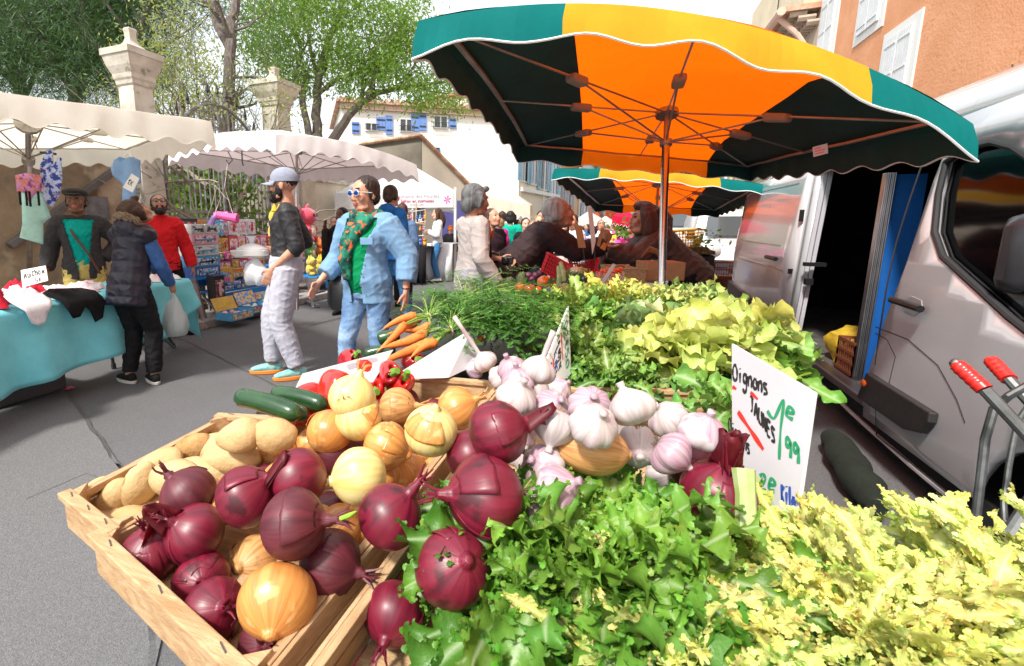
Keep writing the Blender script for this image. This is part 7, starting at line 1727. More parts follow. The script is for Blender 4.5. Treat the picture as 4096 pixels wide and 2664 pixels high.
def onion(px,py,rp,kind,ax,label,r=.041,d=None,flat=.9,neck=.55,roots=0,flake=None,flaps=0,sprout=0,group=OG):
    rr=r; dd=d or rr*F/rp; c=D(px,py,dd); m={'R':RED,'r':RED2,'Y':YELO,'B':BRN,'b':BRN2}[kind]
    A=axis(*ax); rg=random.Random(int(px*7+py))
    M=rot_to(A,rg.uniform(0,6)); M.translation=c
    prof=[];n=18
    for i in range(n+1):
        a=-pi/2+pi*i/n; rad_=math.cos(a)*rr; z=math.sin(a)*rr*flat
        if a>0:
            t=a/(pi/2); rad_=rr*(max(0,math.cos(a))**.92)*(1-.12*t*t)+.005*t; z=rr*flat*(math.sin(a)+.13*t**4)
        if a<-1.2: z+=rr*.06*((-a-1.2)/.37)
        prof.append((max(rad_,.0008),z))
    zt=prof[-1][1]; prof[-1]=(.0075*rr/.04,zt-.0005)
    for i in range(1,5): prof.append(((.0075-.0012*i)*rr/.04*(1+.25*(i%2)),zt+neck*.55*rr*i/4))
    sd=rg.random()*50
    mb=MB(); mb.lathe(prof,36,fn=lambda q,a,t:V((q.x,q.y,q.z))*(1+.055*nz((q.x*14,q.y*14,q.z*14),1,sd)+.006*math.sin(a*11+sd)*(t if t<.8 else .8)))
    # built in the bulb's own frame so that its streaks run from root to neck
    o=mb.build('onion',m,None,origin=(0,0,0),sharp=180); o.matrix_world=M; WM[o.name]=M.copy(); tag(o,label,'onion',group)
    if roots:
        rb=MB()
        for i in range(16):
            a=rg.uniform(0,2*pi); e=rg.uniform(.15,1.); L=rg.uniform(.3,.75)*rr; p=V((math.cos(a)*.003,math.sin(a)*.003,-rr*flat*.92)); P=[p]
            dv=V((math.cos(a)*e,math.sin(a)*e,-1)).normalized()
            for k in range(4): dv=(dv+V((rg.uniform(-1,1),rg.uniform(-1,1),rg.uniform(-.6,.9)))*.5).normalized(); P.append(P[-1]+dv*L/4)
            rb.tube(P,.0007,4)
        rb.build('root_tuft',ROOTM,o,world=False)
    def skinpatch(a0,a1,t0,t1,off,curl,seed):
        rows=[];nA=12;nT=10
        for i in range(nT+1):
            t=i/nT; r_=[]
            for j in range(nA+1):
                s=j/nA; a=lerp(a0,a1,s); ph=lerp(t0,t1,t)+.07*nz((s*6,seed,1)); 
                ed=max(abs(2*s-1),t); u=1+off/rr+curl*ed**4+.015*nz((s*8,t*8,seed))
                x=math.cos(ph)*rr*math.cos(a); y=math.cos(ph)*rr*math.sin(a); z=math.sin(ph)*rr*flat
                r_.append(V((x,y,z))*u)
            rows.append(r_)
        q=MB(); q.grid(rows); q.build('dry_skin',{'R':RED,'r':RED2,'Y':BRN,'B':BRN,'b':BRN2}[kind],o,world=False,solid=.0005,sharp=180)
    fl=flake if flake is not None else (2 if rg.random()<.5 else 1)
    for i in range(fl):
        a=rg.uniform(0,2*pi); skinpatch(a,a+rg.uniform(1.,2.2),rg.uniform(-.2,.2),rg.uniform(.9,1.25),.0008,.05,sd+i)
    for i in range(flaps):
        a=rg.uniform(0,2*pi); q=MB(); rows=[]
        for k in range(7):
            t=k/6; wd=.02*(1-.5*t)*(1 if k<6 else .5); ctr=V((math.cos(a)*(.006+.012*t),math.sin(a)*(.006+.012*t),zt+rr*(-.1+1.1*t))); tn=V((-math.sin(a),math.cos(a),0))
            rows.append([ctr+tn*wd*s+V((math.cos(a),math.sin(a),0))*(-.006*abs(s)*1.4)+V((0,0,.004*nz((s*3,t*5,sd+i)))) for s in (-1,-.5,0,.5,1)])
        q.grid(rows); q.build('papery_flap',mat('red_paper_skin',(.16,.004,.014),(.08,.004,.01),20,rough=.5,trans=(.4,.01,.02),tamt=.3),o,world=False,solid=.0005,sharp=180)
    if neck>.3:
        q=MB()
        for i in range(7):
            a=rg.uniform(0,2*pi); p=V((math.cos(a)*.004,math.sin(a)*.004,zt+neck*rr*.42)); q.tube([p,p+V((math.cos(a)*.004,math.sin(a)*.004,.25*rr)),p+V((math.cos(a)*rg.uniform(.002,.014),math.sin(a)*rg.uniform(.002,.014),rr*rg.uniform(.3,.55)))],[.0022,.0016,.0006],5)
        q.build('dry_neck',m if kind in 'Rr' else BRN2,o,world=False)
    if sprout:
        q=MB(); q.tube([(0,0,zt+neck*rr*.5),(.004,.0,zt+neck*rr*.6+.01),(.012,.004,zt+neck*rr*.6+.02)],[.0035,.003,.001],8); q.build('green_sprout',plain('sprout_green',(.25,.45,.04),.5),o,world=False)
    return o
ON=[(440,1150,62,'r',(-.6,-.75,.2),'dull red onion with dry roots resting against the potatoes',dict(roots=1,flip=1)),
(455,1240,66,'R',(-.5,-.6,.5),'glossy red onion with torn neck skin directly below the one with dry roots',dict(flaps=1)),
(350,1292,66,'R',(.1,-.8,.3),'leftmost red onion in the crate corner with hairy roots',dict(flaps=1)),
(570,1155,70,'R',(.5,-.4,.0),'red onion with large upright papery flap beside the potatoes',dict(flaps=2)),
(697,1108,68,'R',(-.85,.45,.1),'smooth dark red onion with its neck pointing down to the left',dict(neck=.7)),
(680,1218,78,'r',(.97,-.15,.1),'dusky red onion with green sprouting neck pointing right',dict(neck=.9,sprout=1)),
(765,1310,74,'r',(.9,.1,.3),'dusky red onion below the sprouting one, neck against the crate side',dict()),
(905,1200,74,'R',(.62,-.75,.1),'teardrop red onion with long ragged neck leaning on the crate side',dict(neck=1.3)),
(470,1352,62,'R',(.4,-.4,.8),'red onion with cracked skin low behind the crate front',dict(flake=2)),
(590,1312,63,'b',(-.2,-.3,.8),'scarred brown onion between red ones in front',dict(neck=.2)),
(645,1395,90,'B',(.1,.35,.85),'biggest orange onion at the front of the crate',dict(neck=.12,r=.05,flake=0,flat=.82)),
(497,1420,70,'R',(.5,-.4,.5),'red onion with streaked skin against the crate front board',dict(flake=2)),
(632,1498,74,'r',(.1,-.5,.75),'red onion with brown peeling neck at the very front corner',dict(neck=.4,roots=1)),
(838,1107,66,'Y',(-.93,.05,.35),'pale yellow onion with its tip pointing left in the middle of the heap',dict(neck=.35,flake=0)),
(785,1050,52,'r',(-.6,-.1,-.4),'dark purple onion tucked behind the pale yellow one',dict()),
(765,1005,53,'B',(.2,-.5,-.6),'tan onion with a crack above the dark purple one',dict(neck=.2)),
(835,972,54,'Y',(-.3,-.7,.5),'pale onion with torn orange skin at the back left of the heap',dict(flake=1)),
(818,925,54,'Y',(.3,-.95,.0),'greenish yellow onion standing point up against the peppers',dict(neck=.5,flake=0)),
(895,1036,56,'B',(.85,.3,.2),'copper onion in the middle of the heap beside the white skinned one',dict(neck=.25)),
(922,946,46,'b',(.9,-.1,.2),'brown spotted onion against the crate back wall',dict(neck=.6)),
(1062,950,50,'B',(.7,-.4,.2),'glossy orange onion with stringy neck beside the back wall post',dict(roots=1)),
(1002,1003,62,'Y',(.15,-.9,.35),'large ivory onion with green streak near the crate back wall',dict(neck=.3,flake=1)),
(800,1218,56,'B',(.5,-.4,.6),'orange onion half buried right of the sprouting red onion',dict()),
(945,1105,52,'B',(.6,.5,.5),'tan onion half buried below the ivory one',dict(neck=.2)),(1012,1098,48,'B',(-.4,.4,.6),'tan onion half buried against the crate side',dict(neck=.2)),
(645,1048,50,'B',(-.8,.5,.3),'peach coloured onion behind the dark red ones, tip to the left',dict(neck=.5)),
(1155,1005,72,'R',(.95,-.35,.1),'large glossy red onion resting on the garlic side of the divider',dict(flaps=1)),
(1096,1062,62,'R',(.85,-.5,.3),'very shiny red onion with flaking top on the divider',dict(flake=2)),
(1132,1152,92,'R',(-.85,-.1,.2),'big red onion with cracked skin and a beard of roots',dict(roots=1,r=.048,flake=2)),
(1002,1240,58,'r',(-.3,-.85,.3),'red onion with twisting dry neck just right of the divider',dict(neck=.9)),
(1050,1322,86,'R',(.3,-.5,.6),'large pinkish red onion half covered by the green lettuce',dict(neck=.2)),
(915,1422,70,'R',(-.2,.3,.85),'red onion low beside the divider in front of the lettuce',dict()),
(795,1535,66,'R',(-.1,.3,.8),'red onion at the bottom beside the divider board',dict()),
(1370,1042,60,'b',(.95,.15,.1),'oval brown onion lying on the garlic',dict(neck=.2,r=.035,flat=1.3,flake=0)),
(1665,1152,80,'R',(.1,-.95,.25),'deep purple onion with a crown of dark red papery skin by the sign',dict(flaps=5,r=.045)),
(1615,1085,40,'R',(.1,-.5,.3),'red onion peeping out behind the crowned purple one',dict(d=.72)),
]
for (px,py,rp,kd,ax,lab,kw) in ON:
    kw.pop('flip',None); (kw.setdefault('r',.041) if py<1330 else kw.update(r=kw.get('r',.041)*.9)); onion(px,py,rp,kd,ax,lab,**kw)
rgf=random.Random(77)
for i in range(44):   # the layer below, glimpsed in the gaps
    x=rgf.uniform(-.57,-.33);y=rgf.uniform(.5,1.03); k='RrBBb'[i%5]
    zz=.825+.05*rgf.random(); q=V((x,y,zz)); v=q-CAMP; dd=v.dot(FW)
    a=v/dd; px=CX+F*(a.dot(RT)); py=PY0-F*a.dot(UP)
    onion(px,py,.034*F/dd,k,(rgf.uniform(-1,1),rgf.uniform(-1,1),.3),'half hidden %s onion deep in the heap of the onion crate'%({'R':'red','r':'dull red','B':'golden','b':'brown'}[k]),r=.034,neck=.2,flake=0,group='half hidden onions at the bottom of the crate')
# garlic
GAR=streak('garlic_white_skin',(.55,.505,.49),(.42,.33,.33),(.46,.32,.36),freq=7.,rough=.45,coat=.1,patch=.6,bump=.25,wid=(.3,.7))
GARP=streak('garlic_violet_skin',(.5,.38,.42),(.36,.2,.27),(.54,.48,.49),freq=7.,rough=.45,coat=.1,patch=.52,bump=.3,wid=(.35,.65))
GG='garlic bulbs heaped in the stall crates'
def garlic(px,py,rp,kind,ax,label,stem=.3,d=None,r=.03,root=True):
    dd=d or r*F/rp; c=D(px,py,dd); A=axis(*ax); rg=random.Random(int(px*3+py)); M=rot_to(A,rg.uniform(0,6)); M.translation=c
    n=16; prof=[]; nl=rg.choice((7,8,9)); ph=rg.random()*6
    for i in range(n+1):
        a=-pi/2+pi*i/n; t=max(0,a/(pi/2)); rad_=r*1.06*max(0,math.cos(a))**.8*(1-.3*t*t); z=math.sin(a)*r*(.7 if a<0 else .84+.22*t**4)
        prof.append((max(rad_,.0042),z))
    zt=prof[-1][1]
    for i in range(1,4): prof.append((.0048+.0006*(i%2),zt+stem*r*i/3*(2 if stem>.5 else .8)))
    mb=MB(); mb.lathe(prof,44,fn=lambda q,a,t:V((q.x*(1+(.13*abs(math.cos(a*nl/2+ph))-.08)*math.sin(pi*min(1,t*1.25))),q.y*(1+(.13*abs(math.cos(a*nl/2+ph))-.08)*math.sin(pi*min(1,t*1.25))),q.z))*(1+.05*nz((q.x*25,q.y*25,q.z*25),1,ph)))
    o=mb.build('garlic_bulb',{'W':GAR,'P':GARP}[kind],None,origin=(0,0,0),sharp=180); o.matrix_world=M; WM[o.name]=M.copy(); tag(o,label,'garlic',GG)
    if root:
        rb=MB()
        for i in range(14):
            a=rg.uniform(0,2*pi); rb.tube([(math.cos(a)*.004,math.sin(a)*.004,-r*.72),(math.cos(a)*.007,math.sin(a)*.007,-r*.8),(math.cos(a)*.006,math.sin(a)*.008,-r*.9)],.0006,4)
        rb.build('root_tuft',ROOTM,o,world=False)
    return o
GL_=[(1290,990,52,'W',(-.3,.8,.3),'smooth white garlic left of the oval brown onion'),(1282,950,46,'P',(.2,-.5,.7),'violet striped garlic behind the glossy red onion'),(1372,945,50,'P',(-.1,-.5,.7),'violet garlic against the crate back rim'),(1470,950,54,'W',(-.3,-.8,-.3),'large white garlic with brown root disc at the back rim'),(1378,990,56,'W',(.1,-.5,.6),'white garlic just above the oval brown onion'),(1552,975,46,'W',(-.5,-.5,.2),'white garlic with torn skin near the crate corner'),(1632,1005,52,'P',(.1,-.8,.4),'round violet garlic nearest the written sign'),(1480,1038,50,'W',(-.2,.1,.7),'white garlic right of the oval brown onion'),(1556,1052,52,'P',(.75,.6,.3),'pink striped garlic with stub stem pointing down right'),(1262,1085,52,'P',(-.5,-.4,.5),'pink striped garlic between the red onion and the brown one'),(1295,1135,56,'P',(.5,-.4,.5),'lilac garlic half covered by lettuce'),(1352,1150,48,'P',(.1,-.95,.2),'garlic with thick upright pale stem beside the lettuce'),(1540,1105,42,'W',(.3,-.3,.6),'white garlic under the pink striped one'),(1252,1185,56,'P',(-.3,-.5,.6),'big pink streaked garlic behind the bearded red onion'),(1215,1060,36,'W',(0,-.5,.5),'small garlic between the two glossy red onions'),(1600,1065,36,'W',(0,-.5,.5),'small white garlic below the round violet one'),(1425,985,40,'W',(0,-.4,.6),'white garlic wedged between larger ones at the back'),(1215,1010,36,'P',(.2,-.4,.6),'pale garlic beside the glossy red onion')]
for (px,py,rp,k,ax,l) in GL_: garlic(px,py,rp*.93,k,ax,l,stem=1.1 if 'stem' in l else .3,r=.028)
for (px,py,rp,k,ax,l,s) in ((1200,925,44,'W',(.2,-.7,.5),'ragged white garlic at the crate corner post',.4),(1206,888,38,'P',(-.2,-.8,.3),'garlic in the small crate behind its corner post',.4),(1250,862,38,'W',(.3,-.9,.2),'white garlic standing upright in the small crate',.8),(1190,858,32,'P',(-.3,-.6,.3),'pink garlic at the back of the small crate',.4),(1245,905,30,'W',(.1,-.6,.5),'small white garlic by the narrow sign',.3),(1222,905,30,'P',(.4,-.5,.5),'small pink garlic in the middle of the small crate',.3),(1165,880,30,'W',(.4,-.5,.5),'white garlic hard against the small crate wall',.3),(1300,905,28,'P',(.4,-.5,.5),'garlic behind the narrow sign',.3),(1128,842,27,'W',(-.55,-.8,.1),'garlic with long pale stalk leaning against the white panel',1.9),(1105,858,24,'P',(-1,.03,.1),'garlic whose long stalk lies flat along the crate rim',1.7)):
    garlic(px,py,rp,k,ax,l,stem=s,r=.028)
# potatoes
POT=mat('potato_skin',(.6,.43,.22),(.46,.3,.13),10,rough=.6,bump=.3,bscale=120,c3=(.3,.17,.07),s3=34,r3=(.64,.7),spec=.3)
POT2=mat('earthy_potato_skin',(.5,.3,.12),(.36,.2,.07),16,rough=.7,bump=.4,bscale=120,c3=(.22,.12,.05),s3=40,r3=(.58,.66),spec=.3)
def potato(px,py,rp,asp,ang,label,m=POT,r=.031,d=None):
    dd=d or r*F/rp; c=D(px,py,dd); A=axis(math.cos(ang),-math.sin(ang),.2); M=rot_to(A,px*.1); M.translation=c
    mb=MB(); sd=px*.13+py*.07; mb.ell((0,0,0),(r*.94,r*.84,r*(asp+.2)),24,18)
    mb.v=[v*(1+.16*nz(v,26,sd)+.05*nz(v,70,sd)) for v in mb.v]
    o=mb.build('potato',m,None,origin=(0,0,0),sharp=180); o.matrix_world=M; tag(o,label,'potato','potatoes in the corner crate')
for p in ((448,1045,36,1.35,.5,'knobbly earthy potato sticking up above the rest',POT2),(560,1012,42,1.2,.3,'round potato under the crate back rim'),(632,1012,42,1.25,0,'large smooth potato right under the back rim'),(692,1002,32,1.2,0,'potato at the back beside the first onions'),(535,1068,40,1.7,.1,'long flat potato in the middle of the crate'),(600,1085,38,1.5,-.2,'potato behind the flapped red onion'),(325,1132,40,1.35,1.2,'tall potato standing by the street side board'),(262,1168,40,1.5,1.0,'long potato in the outer corner of the crate'),(405,1108,44,1.2,.2,'yellow potato left of the dull red onion'),(298,1215,44,1.4,.35,'pale long potato behind the crate front board'),(352,1170,38,1.2,.4,'shadowed potato between the outer and the yellow one'),(475,1100,40,1.5,-.1,'potato just above the dull red onion'),(370,1078,38,1.5,.4,'potato leaning on the street side board'),(228,1140,30,1.2,.6,'small potato in the far outer corner'),(365,1225,40,1.2,.3,'earthy potato next to the leftmost red onion',POT2),(495,1040,36,1.4,.3,'potato under the knobbly one'),(415,1165,38,1.2,.2,'potato hidden beside the rooted onion',POT2),(660,1045,36,1.3,.2,'potato glimpsed behind the peach onion')):
    potato(*p[:6],**({'m':p[6]} if len(p)>6 else {}))
rgf=random.Random(5)
for i in range(12):
    q=V((rgf.uniform(-.83,-.62),rgf.uniform(.5,.85),.79)); v=q-CAMP; dd=v.dot(FW); a=v/dd
    potato(CX+F*a.dot(RT),PY0-F*a.dot(UP),.034*F/dd,1.3,rgf.random()*3,'potato hidden in the bottom layer of the corner crate',r=.034)
# the small torn paper stuck on the crate
# ---------------- leaves
FRG=mat('endive_leaf_green',(.9,.9,.9),rough=.4,vcol=True,trans='same',tamt=.27,spec=.4,bump=.25,bscale=60)
def leafy(mb,base,az,el0,el1,L,W,rg,typ,cin,cout,n=30,k=3):
    out=V((math.cos(az),math.sin(az),0)); side=V((-math.sin(az),math.cos(az),0)); p=V(base); P=[];T=[]; sn=math.sin
    ph=rg.random()*20; tw=rg.uniform(-.9,.9); fris=typ in 'fy'; lob=rg.uniform(9,13) if n>50 else rg.uniform(6,8); wob=rg.uniform(.1,.45)
    for i in range(n+1):
        t=i/n; e=lerp(el0,el1,t**1.6)+.15*sn(t*6+ph); dr=(out*math.cos(e)+V((0,0,sn(e)))+side*wob*sn(t*4+ph)).normalized()
        P.append(p.copy()); T.append(dr); p=p+dr*L/n
    rows=[];cols=[]
    for i in range(n+1):
        t=i/n; N=side.cross(T[i]).normalized(); s_=(side*math.cos(tw*t)+N*sn(tw*t)).normalized(); N=T[i].cross(s_)
        if fris: prof=.1+.9*min(1,t/.35)**1.2*(1-max(0,(t-.75)/.25)**2*.8)
        else: prof=.2+.8*sn(min(1,t/.7)*pi/2)**1.3*(1-max(0,(t-.78)/.22)**2*.9)
        r_=[];c_=[]
        for j in range(-k,k+1):
            s=j/k; a=abs(s); q0=ph+(1.3 if s>0 else 0)
            if fris:
                if typ=='y': lo=.34+.66*abs(sn(pi*lob*t+q0)); ru=.6*a**1.5*sn(pi*lob*.9*t+q0)+.16*a**4*sn(t*80+q0); fw=.5*a*a*lo
                else: lo=.7+.3*abs(sn(pi*lob*t+q0))+.1*noise.noise(V((t*30,q0,s))); ru=.55*a*a*sn(2*pi*5.3*t+q0)+.14*a**4*sn(t*85+q0); fw=.3*a*a*lo
            else: lo=.88+.1*sn(t*26+q0); ru=.4*a*a*sn(t*24+q0)+.12*a**4*sn(t*61+q0); fw=.15*a*a
            tooth=((1.06,.84)[i%2] if fris else (1.03,.93)[i%2]) if a>.95 else 1.
            wd=W*prof*(1-(1-lo)*a**1.3)*tooth
            r_.append(P[i]+s_*(s*wd)+N*(W*(ru*min(1,t*3)+(.12 if fris else .25)*a*a))+T[i]*(W*fw*min(1,t*3)))
            rib=max(0,1-a*(2.4+5*t))*(1-.5*t); f=min(1,max(0,t*.85+.3*a+.3*nz((t*4,s*2,ph+5)))); vn=1-.12*(a>.2)*(abs(sn(t*22+a*6))>.93)
            c_.append(tuple(lerp(lerp(cin[x],cout[x],f)*vn,(.68,.78,.52)[x],rib*.8) for x in range(3)))
        rows.append(r_); cols+=c_
    mb.grid(rows,0,cols)
    if fris and n>50:
        yy=typ=='y'
        for i in range(6,n+1,1 if yy else 2):
            for j in (0,2*k):
                sg=1 if j else -1; e=rows[i][j]; s_=(e-rows[i][k]); Lw=max(s_.length,1e-4); s_=s_/Lw; N=(T[i].cross(s_)).normalized(); cc=cols[i*(2*k+1)+j]; cc=tuple(min(.95,x*rg.uniform(.85,1.25)) for x in cc)
                Lf=W*rg.uniform(.3,.75)*(1. if yy else .32); d_=(s_+T[i]*rg.uniform(.1,.9)+N*rg.uniform(-.5,.5)).normalized(); cu=rg.uniform(-.9,.9); q=e-s_*.002; vs=[]; wv=(.0024 if yy else .0034)
                for m in range(5):
                    u=d_.cross(N).normalized()*wv*(1,1.25,.8,.9,.15)[m]; vs+= [q+u,q-u]; q=q+d_*Lf/4; d_=(d_+N*cu*.6+T[i]*.15).normalized()
                mb.add(vs,[(2*m,2*m+1,2*m+3,2*m+2) for m in range(4)],0,None,[cc]*10)
def lettuce(name,label,c,R,n,typ,cin,cout,seed,tilt=(0,0),cat='lettuce',group=None,W=None,elr=(1.35,.1),azr=None,lz=1.,hgt=1.):
    rg=random.Random(seed); mb=MB(); mb.c=[]
    for i in range(n):
        t=i/n; az=i*2.399+rg.uniform(-.3,.3)
        if azr: az=rg.uniform(*azr)
        e0=lerp(elr[0],elr[1],t**.8)+rg.uniform(-.15,.15); e1=e0-rg.uniform(.5,1.9)
        L=R*lerp(.75,1.15,t)*rg.uniform(.8,1.2)*lz; w=(W*(1 if typ in 'fy' else .72) if W else (.24 if typ in 'fy' else .42))*R*rg.uniform(.7,1.25)
        ci=tuple(lerp(cin[x],cout[x],t*.55*rg.uniform(.5,1.3)) for x in range(3)); co_=tuple(lerp(cin[x],cout[x],min(1,t*1.2+rg.uniform(-.2,.3))) for x in range(3))
        br=rg.uniform(.6,1.2); co_=tuple(x*br for x in co_)
        leafy(mb,V(c)+V((math.cos(az),math.sin(az),0))*R*.07*t*2,az,e0,e1,L*1.1,w*(.34 if typ=='y' else .68 if typ=='f' and V(c).y<1 else .6 if typ=='f' else .7),rg,typ,ci,co_,n=(64 if V(c).y<1 else 28) if typ in 'fy' else 34,k=5 if V(c).y<1 else 4)
    o=mb.build(name,FRG,None,origin=c,sharp=180)
    return tag(o,label,cat,group)
YELC=(.84,.8,.17); YEL2=(.72,.78,.26); PAL=(.62,.7,.3); GRN=(.16,.36,.035); GRD=(.06,.18,.03); LGR=(.24,.46,.06)
LG='leafy heads laid out on the stall'
# near green head, loose jagged leaves
lettuce('green_endive','large green jagged endive in the foreground spilling over the red onions',D(1370,1400,.57),.175,150,'f',LGR,(.09,.27,.025),3,W=.26,elr=(1.45,.35),group=LG)
lettuce('green_endive','lower green endive at the bottom edge beside the divider board',D(1280,1690,.5),.13,110,'f',LGR,(.1,.28,.03),4,W=.26,elr=(1.4,.2),group=LG)
lettuce('green_endive','dark green endive leaves at the foot of the written sign',D(1690,1420,.6),.15,80,'f',LGR,(.07,.23,.02),5,W=.2,elr=(1.45,.5),group=LG)
# near yellow heads
lettuce('yellow_endive','big pale yellow curly endive at the bottom right',D(2000,1590,.5),.19,270,'y',(.84,.82,.26),(.5,.68,.14),6,W=.17,elr=(1.5,.3),group=LG)
lettuce('yellow_endive','pale yellow curly endive at the right edge of the stall',D(2350,1560,.52),.19,240,'y',(.86,.83,.28),(.52,.68,.15),7,W=.17,elr=(1.5,.3),group=LG)
lettuce('yellow_endive','creamy yellow green endive between the green head and the big yellow one',D(1570,1640,.47),.165,210,'y',(.84,.84,.28),(.5,.68,.15),8,W=.2,elr=(1.45,.2),group=LG)
# middle of the stall
def fr(lab,px,py,d,R,n,typ,ci,co_,seed,**k): lettuce('endive' if typ=='f' else 'escarole',lab,D(px,py,d),R,n,typ,ci,co_,seed,group=LG,cat='lettuce',**k)
fr('dark green frizzy endive just behind the narrow sign',1370,860,1.45,.17,90,'f',(.3,.5,.08),GRD,11,W=.2,elr=(1.4,.1))
fr('dark green frizzy endive behind the garlic crate rim',1425,905,1.25,.13,70,'f',(.25,.45,.07),GRD,12,W=.2,elr=(1.3,.0))
fr('bright green frizzy endive beside the carrot tops',1340,740,1.9,.2,80,'f',(.45,.62,.12),(.12,.3,.04),13,W=.2,elr=(1.4,.1))
fr('yellow hearted frizzy endive at the back of the lettuce row',1420,720,2.15,.2,90,'f',YELC,(.3,.5,.08),14,W=.18,elr=(1.4,.1))
fr('lime frizzy endive behind the pale escarole',1500,730,2.1,.19,80,'f',YEL2,(.25,.48,.07),15,W=.2,elr=(1.4,.1))
fr('frizzy endive at the far right end of the lettuce row',1570,722,2.2,.18,70,'f',YEL2,(.2,.45,.05),16,W=.17,elr=(1.4,.1))
fr('pale green broad leaved escarole standing tall in the middle',1500,810,1.75,.2,60,'b',(.55,.68,.3),(.2,.42,.08),17,W=.5,elr=(1.5,.5))
fr('yellow hearted escarole with ruffled golden leaves',1610,850,1.4,.2,85,'b',(.84,.82,.22),(.5,.66,.16),18,W=.46,elr=(1.5,.2))
fr('yellow green escarole right of the golden one',1690,800,1.6,.19,66,'b',(.75,.75,.2),(.22,.46,.06),19,W=.46,elr=(1.4,.1))
fr('green escarole leaves hanging over the stall edge by the van',1745,830,1.55,.17,44,'b',(.4,.6,.15),(.15,.38,.05),20,W=.48,elr=(1.,-.1))
fr('wide light green leaves in front of the golden escarole',1600,880,1.5,.14,44,'b',(.5,.68,.2),(.24,.5,.07),21,W=.5,elr=(1.1,.0))
fr('pale yellow and green leaf cluster left of the golden escarole',1480,872,1.55,.14,44,'b',(.7,.76,.25),(.3,.55,.1),22,W=.5,elr=(1.2,.1))
fr('small green leaves between the garlic crate and the written sign',1690,950,1.0,.1,20,'b',(.3,.5,.1),(.12,.36,.05),23,W=.5,elr=(1.2,.0))
fr('far green escarole by the parasol mast',1620,715,2.3,.17,44,'b',(.5,.65,.2),(.2,.45,.08),24,W=.5,elr=(1.3,.1))
mb=MB(); mb.tube([D(1735,1240,.56),D(1733,1150,.57),D(1728,1090,.58)],[.012,.011,.013],8); tag(mb.build('cut_stem',mat('pale_green_stem',(.3,.42,.12),(.4,.5,.22),30,rough=.5)),'cut pale green stem standing in front of the written sign','stem')
# carrots
CARR=mat('carrot_skin',(.82,.24,.045),(.72,.17,.03),10,rough=.45,bump=.35,bscale=40,stretch=(1,1,1),c3=(.85,.4,.16),s3=30,r3=(.62,.7),coat=.1)
STEMG=plain('carrot_stem',(.25,.4,.08),.5)
FROND=mat('carrot_frond',(.9,.9,.9),rough=.5,vcol=True,trans='same',tamt=.3)
def bunch(label,carrots,band,top,seed,nf=90,spread=.16,d_=1.5):
    t=thing('carrot_bunch',label,'carrots',tuple(D(*band)),group='bunches of carrots')
    rg=random.Random(seed); B=D(*band)
    for (x0,y0,d0,x1,y1,d1,r) in carrots:
        a=D(x0,y0,d0);b=D(x1,y1,d1); mb=MB();P=[];R=[]; n=22; bend=V((rg.uniform(-1,1),rg.uniform(-1,1),rg.uniform(-1,1)))*.008
        for i in range(n+1):
            s=i/n; P.append(a.lerp(b,s)+bend*math.sin(s*pi)); R.append(max(.0012,r*(s**.55)*(1+.04*math.sin(i*2.3+seed))*(1 if s<.95 else .75)))
        mb.tube(P,R,16); cr=mb.build('carrot',CARR,t,sharp=180)
        mb=MB(); 
        for k in range(5): o_=V((rg.uniform(-1,1),rg.uniform(-1,1),rg.uniform(-1,1)))*.006; mb.tube([b+o_*.5,b.lerp(B,.5)+o_+V((0,0,.006)),B+o_*.8],.0022,5)
        mb.tube([a,a+(a-b).normalized()*.02+V((0,0,-.004))],[.0011,.0004],4)
        mb.build('stalk',STEMG,cr)
    mb=MB(); dirn=(D(*top)-B).normalized(); sx=dirn.cross(V((0,0,1))).normalized()
    mb.tube([B+(sx*math.cos(a)+sx.cross(dirn)*math.sin(a))*.013 for a in [i*pi/8 for i in range(17)]],.0028,6); mb.build('rubber_band',plain('rubber_band',(.6,.45,.3),.6),t)
    mb=MB(); mb.c=[]; sm=MB()
    for i in range(nf):
        q=D(*top)+V((rg.gauss(0,1)*spread,rg.gauss(0,1)*spread*.9,rg.gauss(0,.45)*spread*.6)); p0=B; mid=p0.lerp(q,.5)+V((0,0,.05+.05*rg.random())); P=[p0.lerp(mid,s) .lerp(mid.lerp(q,s),s) for s in [k/10 for k in range(11)]]
        sm.tube(P[:6],.0014,4)
        g_=rg.uniform(.6,1.3); cc=(.09*g_,.26*g_,.035*g_)
        for k in range(4,11):
            T_=(P[min(10,k+1)]-P[k-1]).normalized(); Ns=T_.cross(V((rg.uniform(-.4,.4),rg.uniform(-.4,.4),1))).normalized()
            L=.04*(1-.06*(k-4))*(1 if k<10 else .6)
            for s in (-1,1):
                dv=(Ns*s+T_*.7).normalized(); b0=P[k]
                for u in range(4):
                    f0=b0+dv*L*(u+.5)/4
                    for s2 in (-1,1,0):
                        d2=(dv*.8+(T_*s2)*.8+V((0,0,rg.uniform(-.3,.1)))).normalized(); w_=V((0,0,1)).cross(d2)*.0016*1.4
                        l2=.011 if s2 else .014
                        mb.add([f0-w_*.4,f0+d2*l2*.5-w_,f0+d2*l2,f0+d2*l2*.5+w_],[(0,1,2,3)],0,None,[cc]*4)
    sm.build('stems',STEMG,t); mb.build('fronds',FROND,t,smooth=False)
    return t
bunch('upper bunch of carrots with rubber band near the woman in denim',[(889,766,1.52,966,733,1.58,.0165),(900,776,1.56,975,742,1.62,.014),(878,817,1.42,941,754,1.5,.015),(937,770,1.52,1000,755,1.56,.015)],(997,738,1.6),(1110,715,1.75),1,60,.13)
